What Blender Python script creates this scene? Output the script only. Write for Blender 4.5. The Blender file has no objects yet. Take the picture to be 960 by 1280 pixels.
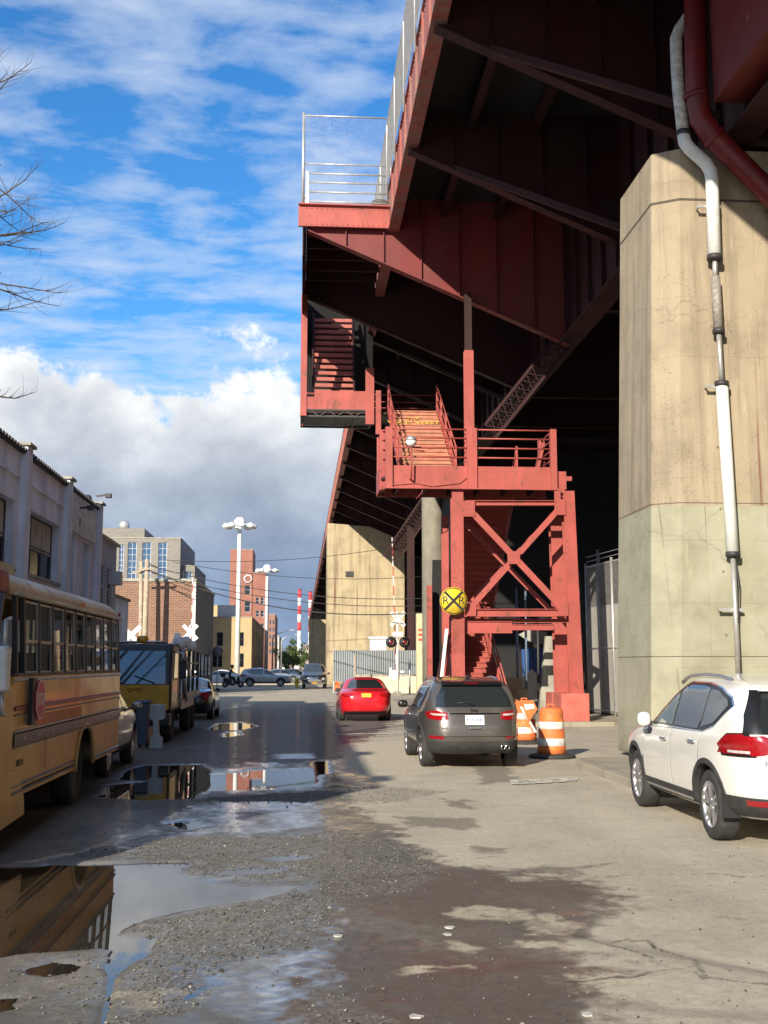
import bpy, bmesh, math, random
import numpy as np
from mathutils import Vector, Matrix
from mathutils.geometry import delaunay_2d_cdt
R = math.radians
random.seed(7)
scene = bpy.context.scene
COL = scene.collection

# ------------------------------------------------------------------ camera
F, CAMH, VU, VV = 1400.0, 1.88, 375.0, 831.0
PITCH = math.atan((VV-640)/F)
YAW = math.atan((480-VU)*math.cos(PITCH)/F)
fw = Vector((math.sin(YAW)*math.cos(PITCH), math.cos(YAW)*math.cos(PITCH), math.sin(PITCH)))
rt = Vector((math.cos(YAW), -math.sin(YAW), 0))
up = rt.cross(fw)
cam_d = bpy.data.cameras.new('camera'); cam = bpy.data.objects.new('camera', cam_d)
COL.objects.link(cam); scene.camera = cam
cam_d.sensor_fit = 'VERTICAL'; cam_d.sensor_height = 36; cam_d.lens = 36*F/1280
cam_d.clip_start = 0.1; cam_d.clip_end = 6000
cam.matrix_world = Matrix(((rt.x, up.x, -fw.x, 0), (rt.y, up.y, -fw.y, 0), (rt.z, up.z, -fw.z, CAMH), (0, 0, 0, 1)))

def ray(u, v):
    return fw + rt*((u-480)/F) + up*((640-v)/F)
def PY(u, v, y):          # point seen at photo pixel (u, v) in the plane y = const
    d = ray(u, v); t = y/d.y
    return Vector((d.x*t, y, CAMH+d.z*t))
def G(u, v, z=0.0):       # ground point
    d = ray(u, v); t = (z-CAMH)/d.z
    return Vector((d.x*t, d.y*t, z))
def px(u, v, y): return PY(u, v, y).x
def pz(u, v, y): return PY(u or 580, v, y).z

# ------------------------------------------------------------------ object bookkeeping
def link(o):
    COL.objects.link(o); return o
def tag(o, label=None, cat=None, group=None, kind=None):
    if label: o['label'] = label
    if cat: o['category'] = cat
    if group: o['group'] = group
    if kind: o['kind'] = kind
    return o
def thing(name, label, cat, loc=(0, 0, 0), group=None):
    o = link(bpy.data.objects.new(name, None)); o.location = loc
    o.empty_display_size = .3
    return tag(o, label, cat, group)
def rootloc(o):
    while o.parent: o = o.parent
    return Vector(o.location)
def copy_tree(o, parent=None):
    c = o.copy(); COL.objects.link(c)
    if parent: c.parent = parent
    for ch in list(o.children): copy_tree(ch, c)
    return c

class MB:
    def __init__(s): s.v = []; s.f = []; s.sm = []
    def face(s, idx, smooth=False): s.f.append(tuple(idx)); s.sm.append(smooth)
    def add(s, vs, fs, smooth=False):
        b = len(s.v); s.v += [tuple(p) for p in vs]
        for f in fs: s.f.append(tuple(b+i for i in f)); s.sm.append(smooth)
        return s
    def box(s, x0, x1, y0, y1, z0, z1):
        return s.add([(x0,y0,z0),(x1,y0,z0),(x1,y1,z0),(x0,y1,z0),(x0,y0,z1),(x1,y0,z1),(x1,y1,z1),(x0,y1,z1)],
                     [(0,3,2,1),(4,5,6,7),(0,1,5,4),(1,2,6,5),(2,3,7,6),(3,0,4,7)])
    def cbox(s, c, sx, sy, sz): return s.box(c[0]-sx/2,c[0]+sx/2,c[1]-sy/2,c[1]+sy/2,c[2]-sz/2,c[2]+sz/2)
    def bar(s, p, q, w, h=None, upv=(0,0,1)):
        h = h or w; p = Vector(p); q = Vector(q); d = (q-p).normalized(); u = Vector(upv)
        if abs(d.dot(u)) > .98: u = Vector((0,1,0)) if abs(d.y) < .9 else Vector((1,0,0))
        a = d.cross(u).normalized(); b = a.cross(d).normalized()
        vs = []
        for c in (p, q):
            for (i, j) in ((-1,-1),(1,-1),(1,1),(-1,1)): vs.append(c+a*(i*w/2)+b*(j*h/2))
        return s.add(vs, [(0,1,2,3),(7,6,5,4),(0,4,5,1),(1,5,6,2),(2,6,7,3),(3,7,4,0)])
    def ibeam(s, p, q, w, h, tf=.03, upv=(0,0,1)):
        p = Vector(p); q = Vector(q); d = (q-p).normalized(); u = Vector(upv)
        a = d.cross(u).normalized(); b = a.cross(d).normalized()
        s.bar(p+b*(h/2-tf/2), q+b*(h/2-tf/2), w, tf, upv); s.bar(p-b*(h/2-tf/2), q-b*(h/2-tf/2), w, tf, upv)
        return s.bar(p, q, tf, h-2*tf-.002, upv)
    def tube(s, pts, r, n=8, cap=True, closed=False):
        pts = [Vector(p) for p in pts]; m = len(pts)
        rs = r if isinstance(r, (list, tuple)) else [r]*m
        b0 = len(s.v); prev = None
        for i, p in enumerate(pts):
            if closed: d = pts[(i+1)%m]-pts[i-1]
            elif i == 0: d = pts[1]-pts[0]
            elif i == m-1: d = pts[-1]-pts[-2]
            else: d = (pts[i+1]-p).normalized()+(p-pts[i-1]).normalized()
            d.normalize()
            if prev is None:
                a = d.cross(Vector((0,0,1)))
                if a.length < .1: a = d.cross(Vector((0,1,0)))
            else: a = prev-d*prev.dot(d)
            a.normalize(); prev = a; b = d.cross(a)
            for k in range(n):
                t = 2*math.pi*k/n; s.v.append(tuple(p+(a*math.cos(t)+b*math.sin(t))*rs[i]))
        for i in range(m if closed else m-1):
            i2 = (i+1) % m
            for k in range(n):
                k2 = (k+1) % n
                s.face((b0+i*n+k, b0+i2*n+k, b0+i2*n+k2, b0+i*n+k2), True)
        if cap and not closed:
            s.face([b0+k for k in range(n)]); s.face([b0+(m-1)*n+k for k in reversed(range(n))])
        return s
    def prism(s, poly, axis, a, b):     # poly of 2D points; axis: 'x','y','z' the extrusion axis from a to b
        n = len(poly)
        def mk(p, t):
            return {'x': (t, p[0], p[1]), 'y': (p[0], t, p[1]), 'z': (p[0], p[1], t)}[axis]
        vs = [mk(p, a) for p in poly]+[mk(p, b) for p in poly]
        fs = [tuple(range(n)), tuple(range(2*n-1, n-1, -1))]+[(i, (i+1)%n, n+(i+1)%n, n+i) for i in range(n)]
        return s.add(vs, fs)
    def lathe(s, prof, c=(0,0,0), axis='z', n=24, smooth=True, cap=True):   # prof: (r, t)
        b0 = len(s.v)
        for (r, t) in prof:
            for k in range(n):
                a = 2*math.pi*k/n; q = (r*math.cos(a), r*math.sin(a))
                p = {'z': (q[0], q[1], t), 'y': (q[0], t, q[1]), 'x': (t, q[0], q[1])}[axis]
                s.v.append((p[0]+c[0], p[1]+c[1], p[2]+c[2]))
        m = len(prof)
        for i in range(m-1):
            for k in range(n):
                k2 = (k+1) % n
                s.face((b0+i*n+k, b0+i*n+k2, b0+(i+1)*n+k2, b0+(i+1)*n+k), smooth)
        if cap:
            s.face([b0+k for k in range(n)]); s.face([b0+(m-1)*n+k for k in range(n)])
        return s
    def text(s, txt, size, origin, right, upd, depth=.004, align='CENTER', squash=1.0):
        cu = bpy.data.curves.new('t', 'FONT'); cu.body = txt; cu.size = size; cu.align_x = align; cu.align_y = 'CENTER'
        cu.extrude = depth/2; cu.resolution_u = 3
        o = bpy.data.objects.new('t', cu); COL.objects.link(o)
        me = bpy.data.meshes.new_from_object(o.evaluated_get(bpy.context.evaluated_depsgraph_get()))
        r = Vector(right).normalized(); u = Vector(upd).normalized(); n = r.cross(u); og = Vector(origin)
        s.add([og+r*(p.co.x*squash)+u*p.co.y+n*p.co.z for p in me.vertices], [tuple(f.vertices) for f in me.polygons])
        bpy.data.objects.remove(o); bpy.data.curves.remove(cu); bpy.data.meshes.remove(me)
        return s
    def build(s, name, mat, parent=None, bevel=0, fixn=True, auto=None):
        me = bpy.data.meshes.new(name)
        L = rootloc(parent) if parent else Vector((0,0,0))
        me.from_pydata([(p[0]-L.x, p[1]-L.y, p[2]-L.z) for p in s.v], [], s.f)
        if fixn:
            bm = bmesh.new(); bm.from_mesh(me); bmesh.ops.recalc_face_normals(bm, faces=bm.faces); bm.to_mesh(me); bm.free()
        me.polygons.foreach_set('use_smooth', s.sm)
        if mat: me.materials.append(mat)
        o = link(bpy.data.objects.new(name, me))
        if parent: o.parent = parent
        if bevel:
            m = o.modifiers.new('b', 'BEVEL'); m.width = bevel; m.segments = 2; m.limit_method = 'ANGLE'; m.angle_limit = R(40)
        return o

# ------------------------------------------------------------------ materials
class NT:
    def __init__(s, name):
        m = bpy.data.materials.new(name); m.use_nodes = True; s.m = m
        s.t = m.node_tree; s.p = s.t.nodes['Principled BSDF']; s.out = s.t.nodes['Material Output']
        s._c = None
    def n(s, typ, **k):
        x = s.t.nodes.new('ShaderNode'+typ)
        for a, b in k.items(): setattr(x, a, b)
        return x
    def l(s, a, b): s.t.links.new(a, b)
    def coord(s):
        if s._c is None: s._c = s.n('NewGeometry').outputs['Position']
        return s._c
    def noise(s, scale, detail=4, rough=.55, vec=None, dist=0, stretch=None):
        x = s.n('TexNoise'); x.inputs['Scale'].default_value = scale; x.inputs['Detail'].default_value = detail
        x.inputs['Roughness'].default_value = rough; x.inputs['Distortion'].default_value = dist
        src = vec or s.coord()
        if stretch:
            mp = s.n('Mapping'); mp.inputs['Scale'].default_value = stretch; s.l(src, mp.inputs['Vector']); src = mp.outputs[0]
        s.l(src, x.inputs['Vector']); return x.outputs['Fac']
    def ramp(s, fac, stops):
        r = s.n('ValToRGB'); e = r.color_ramp.elements
        while len(e) < len(stops): e.new(.5)
        for i, (p, c) in enumerate(stops):
            e[i].position = p; e[i].color = (c[0], c[1], c[2], 1) if isinstance(c, (tuple, list)) else (c, c, c, 1)
        s.l(fac, r.inputs[0]); return r.outputs[0]
    def mix(s, fac, a, b, mode='MIX'):
        x = s.n('Mix', data_type='RGBA', blend_type=mode)
        for sock, val in ((x.inputs[0], fac), (x.inputs[6], a), (x.inputs[7], b)):
            if isinstance(val, (int, float)): sock.default_value = val
            elif isinstance(val, (tuple, list)): sock.default_value = (val[0], val[1], val[2], 1)
            else: s.l(val, sock)
        return x.outputs[2]
    def math(s, op, a, b=None, clamp=False):
        x = s.n('Math', operation=op, use_clamp=clamp)
        for i, val in enumerate((a, b)):
            if val is None: continue
            if isinstance(val, (int, float)): x.inputs[i].default_value = val
            else: s.l(val, x.inputs[i])
        return x.outputs[0]
    def bump(s, h, strength=.3, dist=.01):
        b = s.n('Bump'); b.inputs['Strength'].default_value = strength; b.inputs['Distance'].default_value = dist
        s.l(h, b.inputs['Height']); s.l(b.outputs[0], s.p.inputs['Normal']); return b
    def set(s, name, val):
        i = s.p.inputs[name]
        if isinstance(val, (int, float)): i.default_value = val
        elif isinstance(val, (tuple, list)): i.default_value = (val[0], val[1], val[2], 1)
        else: s.l(val, i)

def mat(name, c, rough=.6, metal=0, var=.18, scale=3, bump=0, bscale=60, dirt=None, dirtamt=.5, dscale=1.2, stretch=None, coat=0, spec=None):
    k = NT(name)
    f = k.noise(scale, 5)
    lo = tuple(x*(1-var) for x in c); hi = tuple(min(1, x*(1+var)) for x in c)
    col = k.ramp(f, [(.3, lo), (.7, hi)])
    rr = rough
    if dirt:
        d = k.noise(dscale, 8, .65, stretch=stretch or (1, 1, 1))
        m = k.ramp(d, [(.5-.12*dirtamt, 0), (.75-.15*dirtamt, dirtamt)])
        col = k.mix(m, col, dirt)
        rr = k.math('ADD', k.math('MULTIPLY', m, .3), rough, True)
    k.set('Base Color', col); k.set('Roughness', rr); k.set('Metallic', metal)
    if coat: k.set('Coat Weight', coat); k.set('Coat Roughness', .05)
    if spec is not None: k.set('Specular IOR Level', spec)
    if bump: k.bump(k.noise(bscale, 4), bump, .01)
    return k.m

M = {}
def rusty(m, amt=.6, sc=3.0):
    t = m.node_tree; p = t.nodes['Principled BSDF']; src = p.inputs['Base Color'].links[0].from_socket
    k = NT.__new__(NT); k.m = m; k.t = t; k.p = p; k.out = None; k._c = None
    n1 = k.noise(sc, 10, .72, stretch=(1,1,.55)); n2 = k.noise(sc*5, 6, .7)
    f = k.ramp(k.math('ADD', k.math('MULTIPLY', n1, .7), k.math('MULTIPLY', n2, .3)), [(.565,0),(.60,amt)])
    col = k.mix(f, src, (.13,.055,.03)); 
    ch = k.ramp(k.noise(sc*2.3, 8, .7), [(.66,0),(.69,.5)]); col = k.mix(ch, col, (.60,.30,.24))
    k.set('Base Color', col)
def brick_mat(name, c1, c2, mortar, scale=1.0, axis='XZ', rough=.85):
    k = NT(name); sp = k.n('SeparateXYZ'); k.l(k.coord(), sp.inputs[0]); cb = k.n('CombineXYZ')
    h = k.math('ADD', sp.outputs[0], sp.outputs[1])
    k.l(h, cb.inputs[0]); k.l(sp.outputs[2], cb.inputs[1])
    b = k.n('TexBrick'); b.inputs['Scale'].default_value = 1/scale
    b.inputs['Brick Width'].default_value = .22; b.inputs['Row Height'].default_value = .075; b.inputs['Mortar Size'].default_value = .009
    b.inputs['Color1'].default_value = (*c1, 1); b.inputs['Color2'].default_value = (*c2, 1); b.inputs['Mortar'].default_value = (*mortar, 1)
    k.l(cb.outputs[0], b.inputs['Vector'])
    col = k.mix(k.ramp(k.noise(.35, 6), [(.35, 0), (.75, .45)]), b.outputs['Color'], tuple(x*.55 for x in c1))
    k.set('Base Color', col); k.set('Roughness', rough); k.bump(b.outputs['Fac'], -.4, .01)
    return k.m

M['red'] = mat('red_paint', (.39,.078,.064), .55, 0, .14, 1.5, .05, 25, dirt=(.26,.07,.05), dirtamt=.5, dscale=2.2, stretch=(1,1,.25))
M['red_shaded'] = mat('viaduct_red_shaded', (.032,.0024,.0034), .6, 0, .25, .8, .04, 15, dirt=(.022,.006,.006), dirtamt=.7, dscale=.6, stretch=(1,1,.3))  # darkened copy of the stair red, under-deck shade put into the colour
M['red_half_shaded'] = mat('viaduct_red_half_shaded', (.17,.019,.018), .5, 0, .2, .8, .04, 15, dirt=(.12,.03,.025), dirtamt=.6, dscale=.8, stretch=(1,1,.3))  # half-dark copy of the same red, for the partly shaded long beam
M['red_half_shaded2'] = mat('stair_red', (.40,.10,.08), .5, 0, .15, 2, dirt=(.2,.06,.04), dirtamt=.4)
M['red_worn'] = mat('worn_red_fascia', (.33,.08,.06), .6, 0, .2, 3, .1, 30, dirt=(.22,.2,.17), dirtamt=.7, dscale=3, stretch=(1,1,.2))
M['galv'] = mat('galvanised_steel', (.55,.55,.54), .45, .6, .15, 5, dirt=(.3,.22,.16), dirtamt=.4, dscale=4)
M['white_paint'] = mat('white_paint', (.78,.78,.75), .5, 0, .06, 4, dirt=(.35,.3,.25), dirtamt=.35, dscale=3)
M['pvc'] = mat('white_conduit', (.78,.79,.76), .4, 0, .05, 6, dirt=(.45,.43,.38), dirtamt=.4, dscale=2.5)
M['dark'] = mat('dark_metal', (.035,.035,.038), .5, 0, .3, 4, dirt=(.08,.065,.05), dirtamt=.4)
M['black'] = mat('black_plastic', (.018,.018,.02), .45, 0, .2, 5)
M['rubber'] = mat('tyre_rubber', (.03,.03,.031), .8, 0, .25, 20, .2, 120, dirt=(.10,.09,.075), dirtamt=.4, dscale=8)
M['wood'] = mat('grey_pole_wood', (.46,.38,.28), .85, 0, .25, 4, .3, 40, dirt=(.2,.16,.12), dirtamt=.5, stretch=(8,8,.5))
M['yellow_sign'] = mat('yellow_sign_sheet', (.85,.60,.03), .4, 0, .05, 6, dirt=(.35,.25,.06), dirtamt=.6, dscale=5)
M['orange'] = mat('orange_plastic', (.85,.19,.04), .55, 0, .12, 5, dirt=(.25,.11,.06), dirtamt=.65, dscale=7)
M['whitestripe'] = mat('reflective_white', (.82,.82,.80), .4, 0, .05, 8, dirt=(.28,.24,.20), dirtamt=.7, dscale=9)
M['wire'] = mat('cable', (.03,.03,.032), .6)
M['chrome'] = mat('chrome', (.75,.75,.76), .12, 1, .05)
M['rim'] = mat('alloy_rim', (.62,.62,.64), .28, .85, .08, 12, dirt=(.25,.22,.2), dirtamt=.3, dscale=14)
M['lampred'] = mat('red_lens', (.30,.006,.010), .12, 0, .1, 20, coat=1)
M['lampclear'] = mat('clear_lens', (.50,.49,.48), .1, 0, .2, 30, coat=1)
rusty(M['red'], .8, 2.2); rusty(M['red_half_shaded'], .5, 1.6); rusty(M['red_worn'], .7, 2.5); rusty(M['red_half_shaded2'], .7)
M['plate'] = mat('licence_plate_white', (.75,.76,.78), .35, 0, .05)
M['plate_y'] = mat('licence_plate_yellow', (.80,.45,.06), .35, 0, .05)
M['kerb'] = mat('kerb_concrete', (.42,.37,.29), .85, 0, .2, 4, .3, 60, dirt=(.16,.13,.10), dirtamt=.5, dscale=3)
def glass(name, c=(.02,.025,.028), rough=.03, ior=1.9):
    k = NT(name); k.set('Base Color', c); k.set('Roughness', rough); k.set('IOR', ior); k.set('Coat Weight', .4 if ior > 1.6 else 0); k.set('Coat Roughness', .02)
    return k.m
M['glass'] = glass('tinted_glass'); M['glass_blue'] = glass('blue_window_glass', (.06,.12,.22)); M['glass_old'] = glass('old_window_glass', (.012,.014,.018), .12, 1.45)
M['glass_green'] = glass('greenish_glass', (.05,.07,.05))
def clearglass():
    k = NT('clear_pane'); g = k.n('BsdfGlass'); g.inputs['Roughness'].default_value = .01; g.inputs['IOR'].default_value = 1.5
    tr = k.n('BsdfTransparent'); tr.inputs[0].default_value = (.75,.78,.78,1); gl = k.n('BsdfGlossy'); gl.inputs['Roughness'].default_value = .03
    fr = k.n('Fresnel'); fr.inputs[0].default_value = 1.5
    mx = k.n('MixShader'); k.l(fr.outputs[0], mx.inputs[0]); k.l(tr.outputs[0], mx.inputs[1]); k.l(gl.outputs[0], mx.inputs[2]); k.l(mx.outputs[0], k.out.inputs[0])
    return k.m
M['pane'] = clearglass()
def concrete(name, c, c2, joint=None, form=.0):
    k = NT(name)
    base = k.ramp(k.noise(.9, 9, .62), [(.28, tuple(x*.72 for x in c)), (.5, c), (.72, tuple(min(1, x*1.12) for x in c))])
    streak = k.ramp(k.noise(1.6, 7, .65, stretch=(1.9,1.9,.09)), [(.47,0),(.70,.80)])
    col = k.mix(streak, base, tuple(x*.5 for x in c2))
    rust = k.ramp(k.noise(1.1, 5, .6, stretch=(2.4,2.4,.07)), [(.64,0),(.69,.85)])
    col = k.mix(rust, col, (.17,.06,.035))
    if joint is not None:      # newer render coat below this height
        sp = k.n('SeparateXYZ'); k.l(k.coord(), sp.inputs[0])
        low = k.math('LESS_THAN', sp.outputs[2], joint)
        coat = k.ramp(k.noise(1.3, 8, .6), [(.3,(.26,.25,.175)),(.5,(.335,.325,.235)),(.75,(.40,.39,.30))])
        coat = k.mix(k.ramp(k.noise(1.3, 6, .6, stretch=(2,2,.12)), [(.52,0),(.8,.4)]), coat, (.25,.26,.18))
        coat = k.mix(k.ramp(k.noise(1.6, 5, .6, stretch=(3.4,3.4,.08)), [(.70,0),(.74,.6)]), coat, (.22,.10,.07))
        col = k.mix(low, col, coat)
    sq = k.n('SeparateXYZ'); k.l(k.coord(), sq.inputs[0]); hs = k.math('ADD', sq.outputs[0], sq.outputs[1])
    ln = k.math('LESS_THAN', k.math('ABSOLUTE', k.math('SUBTRACT', k.math('FRACT', k.math('DIVIDE', hs, .62)), .5)), .010)
    lz = k.math('LESS_THAN', k.math('ABSOLUTE', k.math('SUBTRACT', k.math('FRACT', k.math('DIVIDE', sq.outputs[2], 1.22)), .5)), .004)
    fl = k.math('MULTIPLY', k.math('MAXIMUM', ln, lz), k.ramp(k.noise(1.4, 4, .6), [(.42,0),(.6,.5)]))
    col = k.mix(fl, col, tuple(x*.4 for x in c))
    wv = k.n('Mix', data_type='RGBA'); nz = k.n('TexNoise'); nz.inputs['Scale'].default_value = 1.6; nz.inputs['Detail'].default_value = 7; k.l(k.coord(), nz.inputs['Vector'])
    va = k.n('VectorMath', operation='MULTIPLY_ADD'); k.l(nz.outputs['Color'], va.inputs[0]); va.inputs[1].default_value = (.9,.9,.9); k.l(k.coord(), va.inputs[2])
    ck = k.n('TexVoronoi', feature='DISTANCE_TO_EDGE'); ck.inputs['Scale'].default_value = .42; k.l(va.outputs[0], ck.inputs['Vector'])
    cm_ = k.math('MULTIPLY', k.ramp(ck.outputs['Distance'], [(.0,1),(.006,0)]), k.ramp(k.noise(.5, 4, .6), [(.50,0),(.56,1)]))
    col = k.mix(k.math('MULTIPLY', cm_, .4), col, (.09,.07,.05))
    th_ = k.math('MULTIPLY', k.math('LESS_THAN', k.math('ABSOLUTE', k.math('SUBTRACT', k.math('FRACT', k.math('DIVIDE', hs, 1.24)), .5)), .016), k.math('LESS_THAN', k.math('ABSOLUTE', k.math('SUBTRACT', k.math('FRACT', k.math('DIVIDE', k.math('ADD', sq.outputs[2], .61), 1.22)), .5)), .017))
    col = k.mix(k.math('MULTIPLY', th_, .75), col, (.07,.055,.04))
    wsh = k.math('MULTIPLY', k.ramp(k.noise(2.2, 6, .7, stretch=(2.2,2.2,.3)), [(.60,0),(.72,.55)]), 1.0)
    col = k.mix(wsh, col, tuple(min(1, x*1.5) for x in c))
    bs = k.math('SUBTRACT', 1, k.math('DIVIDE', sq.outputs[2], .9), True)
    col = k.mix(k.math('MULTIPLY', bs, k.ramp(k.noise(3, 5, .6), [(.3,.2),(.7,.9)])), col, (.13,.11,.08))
    pit = k.n('TexVoronoi'); pit.inputs['Scale'].default_value = 16; k.l(k.coord(), pit.inputs['Vector'])
    pm = k.math('MULTIPLY', k.ramp(pit.outputs['Distance'], [(.12,1),(.22,0)]), k.ramp(k.noise(.8, 5, .6), [(.47,0),(.56,1)]))
    if joint is not None: pm = k.math('MULTIPLY', pm, k.math('SUBTRACT', 1, low))
    col = k.mix(k.math('MULTIPLY', pm, .7), col, (.10,.085,.065))
    k.set('Base Color', col); k.set('Roughness', .88)
    h = k.math('SUBTRACT', k.noise(30, 6, .65), k.math('MULTIPLY', pm, 1.2))
    k.bump(h, .45, .012)
    return k.m
M['pier'] = concrete('pier_concrete', (.365,.30,.21), (.36,.30,.22), 4.95)
M['pier2'] = concrete('far_pier_concrete', (.46,.37,.23), (.38,.32,.22))
M['conc'] = concrete('plain_concrete', (.40,.38,.32), (.35,.33,.28))
# ------------------------------------------------------------------ sky, sun
SUN = Vector((-1.13, -2.15, 1.0)).normalized()
EL = math.asin(SUN.z); ROT = math.atan2(SUN.x, SUN.y)
w = bpy.data.worlds.new('World'); scene.world = w; w.use_nodes = True
nt = w.node_tree; bg = nt.nodes['Background']; bg.inputs['Strength'].default_value = .078
sky = nt.nodes.new('ShaderNodeTexSky'); sky.sky_type = 'NISHITA'; sky.sun_disc = False
sky.sun_elevation = EL; sky.sun_rotation = ROT; sky.air_density = 1.1; sky.dust_density = .3; sky.ozone_density = 2.5
def wn(t, **k):
    x = nt.nodes.new('ShaderNode'+t)
    for a, b in k.items(): setattr(x, a, b)
    return x
def wm(op, a, b=None, c=None, cl=False):
    x = wn('Math', operation=op, use_clamp=cl)
    for i, q in enumerate((a, b, c)):
        if q is None: continue
        if isinstance(q, (int, float)): x.inputs[i].default_value = q
        else: nt.links.new(q, x.inputs[i])
    return x.outputs[0]
def wmix(f, a, b, mode='MIX'):
    x = wn('Mix', data_type='RGBA', blend_type=mode)
    for s_, q in ((x.inputs[0], f), (x.inputs[6], a), (x.inputs[7], b)):
        if isinstance(q, (int, float)): s_.default_value = q
        elif isinstance(q, tuple): s_.default_value = (*q, 1)
        else: nt.links.new(q, s_)
    return x.outputs[2]
def wnoise(vec, scale, detail, rough=.55, dist=0, sc=(1,1,1), loc=(0,0,0)):
    mp = wn('Mapping'); mp.inputs['Scale'].default_value = sc; mp.inputs['Location'].default_value = loc; nt.links.new(vec, mp.inputs[0])
    x = wn('TexNoise'); x.inputs['Scale'].default_value = scale; x.inputs['Detail'].default_value = detail
    x.inputs['Roughness'].default_value = rough; x.inputs['Distortion'].default_value = dist; nt.links.new(mp.outputs[0], x.inputs['Vector'])
    return x.outputs['Fac']
def wramp(f, stops, interp='LINEAR'):
    r = wn('ValToRGB'); e = r.color_ramp.elements; r.color_ramp.interpolation = interp
    while len(e) < len(stops): e.new(.5)
    for i, (p, c) in enumerate(stops):
        e[i].position = p; e[i].color = (*c, 1) if isinstance(c, tuple) else (c, c, c, 1)
    nt.links.new(f, r.inputs[0]); return r.outputs[0]
tc = wn('TexCoord'); D = tc.outputs['Generated']
sp = wn('SeparateXYZ'); nt.links.new(D, sp.inputs[0]); dx, dy, dz = sp.outputs
sat = wn('HueSaturation'); sat.inputs['Saturation'].default_value = 1.28; sat.inputs['Value'].default_value = 1.55
nt.links.new(sky.outputs[0], sat.inputs['Color'])
base = wmix(1.0, sat.outputs[0], (.66, .96, 1.16), 'MULTIPLY')
# high thin layer, projected on a level sheet
den = wm('ADD', wm('MAXIMUM', dz, .02), .06)
cp = wn('CombineXYZ'); nt.links.new(wm('DIVIDE', dx, den), cp.inputs[0]); nt.links.new(wm('DIVIDE', dy, den), cp.inputs[1])
P2 = cp.outputs[0]
n1 = wnoise(P2, 4.6, 9, .58, .2, (1.0, 1.5, 1), (3.1, 1.2, 0))
n2 = wnoise(P2, .9, 4, .5, 0, (1, 1, 1), (7.7, 2.0, 0))
hi = wramp(wm('ADD', wm('MULTIPLY', n1, .72), wm('MULTIPLY', n2, .55)), [(.53, 0), (.63, .36), (.80, .80)])
c1 = wmix(hi, base, (6.4, 7.3, 8.6))
# low cloud bank: where elevation is under a ragged edge
az = wm('ARCTAN2', dx, dy)
el = wm('ARCSINE', dz)
ce = wn('CombineXYZ'); nt.links.new(az, ce.inputs[0]); nt.links.new(el, ce.inputs[1]); PE = ce.outputs[0]
nb = wnoise(PE, 3.2, 3, .5, 0, (1, 1, 1), (1.37, .2, 0)); nf = wnoise(PE, 13, 10, .62, .15, (1, 1.25, 1), (2.0, 0, 0))
edge = wm('ADD', wm('ADD', .165, wm('MULTIPLY', nb, .17)), wm('MULTIPLY', wm('SUBTRACT', nf, .5), .16))
dd = wm('SUBTRACT', edge, el)
bank = wramp(wm('MULTIPLY_ADD', dd, 10.0, .5), [(.42, 0), (.60, 1)], 'EASE')
relief = wnoise(PE, 9, 10, .60, .12, (1, 1.25, 1), (5.0, .35, 0))
low = wramp(el, [(.0, (2.6, 3.7, 5.6)), (.08, (2.7, 3.6, 5.1)), (.15, (4.4, 5.0, 6.0)), (.21, (7.0, 7.3, 7.7)), (.27, (9.6, 9.7, 9.6))])
rl = wramp(relief, [(.30, (.66, .69, .76)), (.5, (.93, .94, .96)), (.68, (1.28, 1.26, 1.22))])
c2 = wmix(bank, c1, wmix(1.0, low, rl, 'MULTIPLY'))
nt.links.new(c2, bg.inputs['Color'])

sd = bpy.data.lights.new('sun', 'SUN'); sd.energy = 5.0; sd.angle = R(.5); sd.color = (1, .90, .74)
so = link(bpy.data.objects.new('sun', sd)); so.rotation_euler = SUN.to_track_quat('Z', 'Y').to_euler(); so.location = (-20, -30, 30)
scene.view_settings.view_transform = 'Standard'; scene.view_settings.look = 'None'
scene.view_settings.exposure = .5; scene.view_settings.gamma = 1

# ------------------------------------------------------------------ road and ground: one graded sheet
def vnoise(x, y, seed=0):
    xi = np.floor(x).astype(np.int64); yi = np.floor(y).astype(np.int64); xf = x-xi; yf = y-yi
    def h(a, b):
        n = (a*374761393+b*668265263+seed*974634777) & 0xffffffff
        n = ((n ^ (n >> 13))*1274126177) & 0xffffffff
        return ((n ^ (n >> 16)) & 0xffff)/65535.0
    u = xf*xf*(3-2*xf); v = yf*yf*(3-2*yf)
    return (h(xi,yi)*(1-u)+h(xi+1,yi)*u)*(1-v)+(h(xi,yi+1)*(1-u)+h(xi+1,yi+1)*u)*v
def fbm(x, y, s, o=5, seed=0, g=.5):
    t = 0; a = 1; n = 0
    for i in range(o): t = t+a*vnoise(x*s*2**i, y*s*2**i, seed+i*17); n += a; a *= g
    return t/n
def sdf(X, Y, poly):
    P = np.array([(p[0], p[1]) for p in poly]); d = np.full(X.shape, 1e9); ins = np.zeros(X.shape, bool)
    for i in range(len(P)):
        a = P[i]; b = P[(i+1) % len(P)]; e = b-a; wx = X-a[0]; wy = Y-a[1]
        t = np.clip((wx*e[0]+wy*e[1])/(e@e+1e-12), 0, 1)
        d = np.minimum(d, (wx-e[0]*t)**2+(wy-e[1]*t)**2)
        c = ((a[1] <= Y) != (b[1] <= Y)) & (X < (b[0]-a[0])*(Y-a[1])/((b[1]-a[1]) if b[1] != a[1] else 1e-9)+a[0]); ins ^= c
    d = np.sqrt(d); return np.where(ins, -d, d)
def line_d(X, Y, pts):
    d = np.full(X.shape, 1e9)
    for i in range(len(pts)-1):
        a = np.array(pts[i][:2]); e = np.array(pts[i+1][:2])-a; wx = X-a[0]; wy = Y-a[1]
        t = np.clip((wx*e[0]+wy*e[1])/(e@e+1e-12), 0, 1); d = np.minimum(d, (wx-e[0]*t)**2+(wy-e[1]*t)**2)
    return np.sqrt(d)
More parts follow.
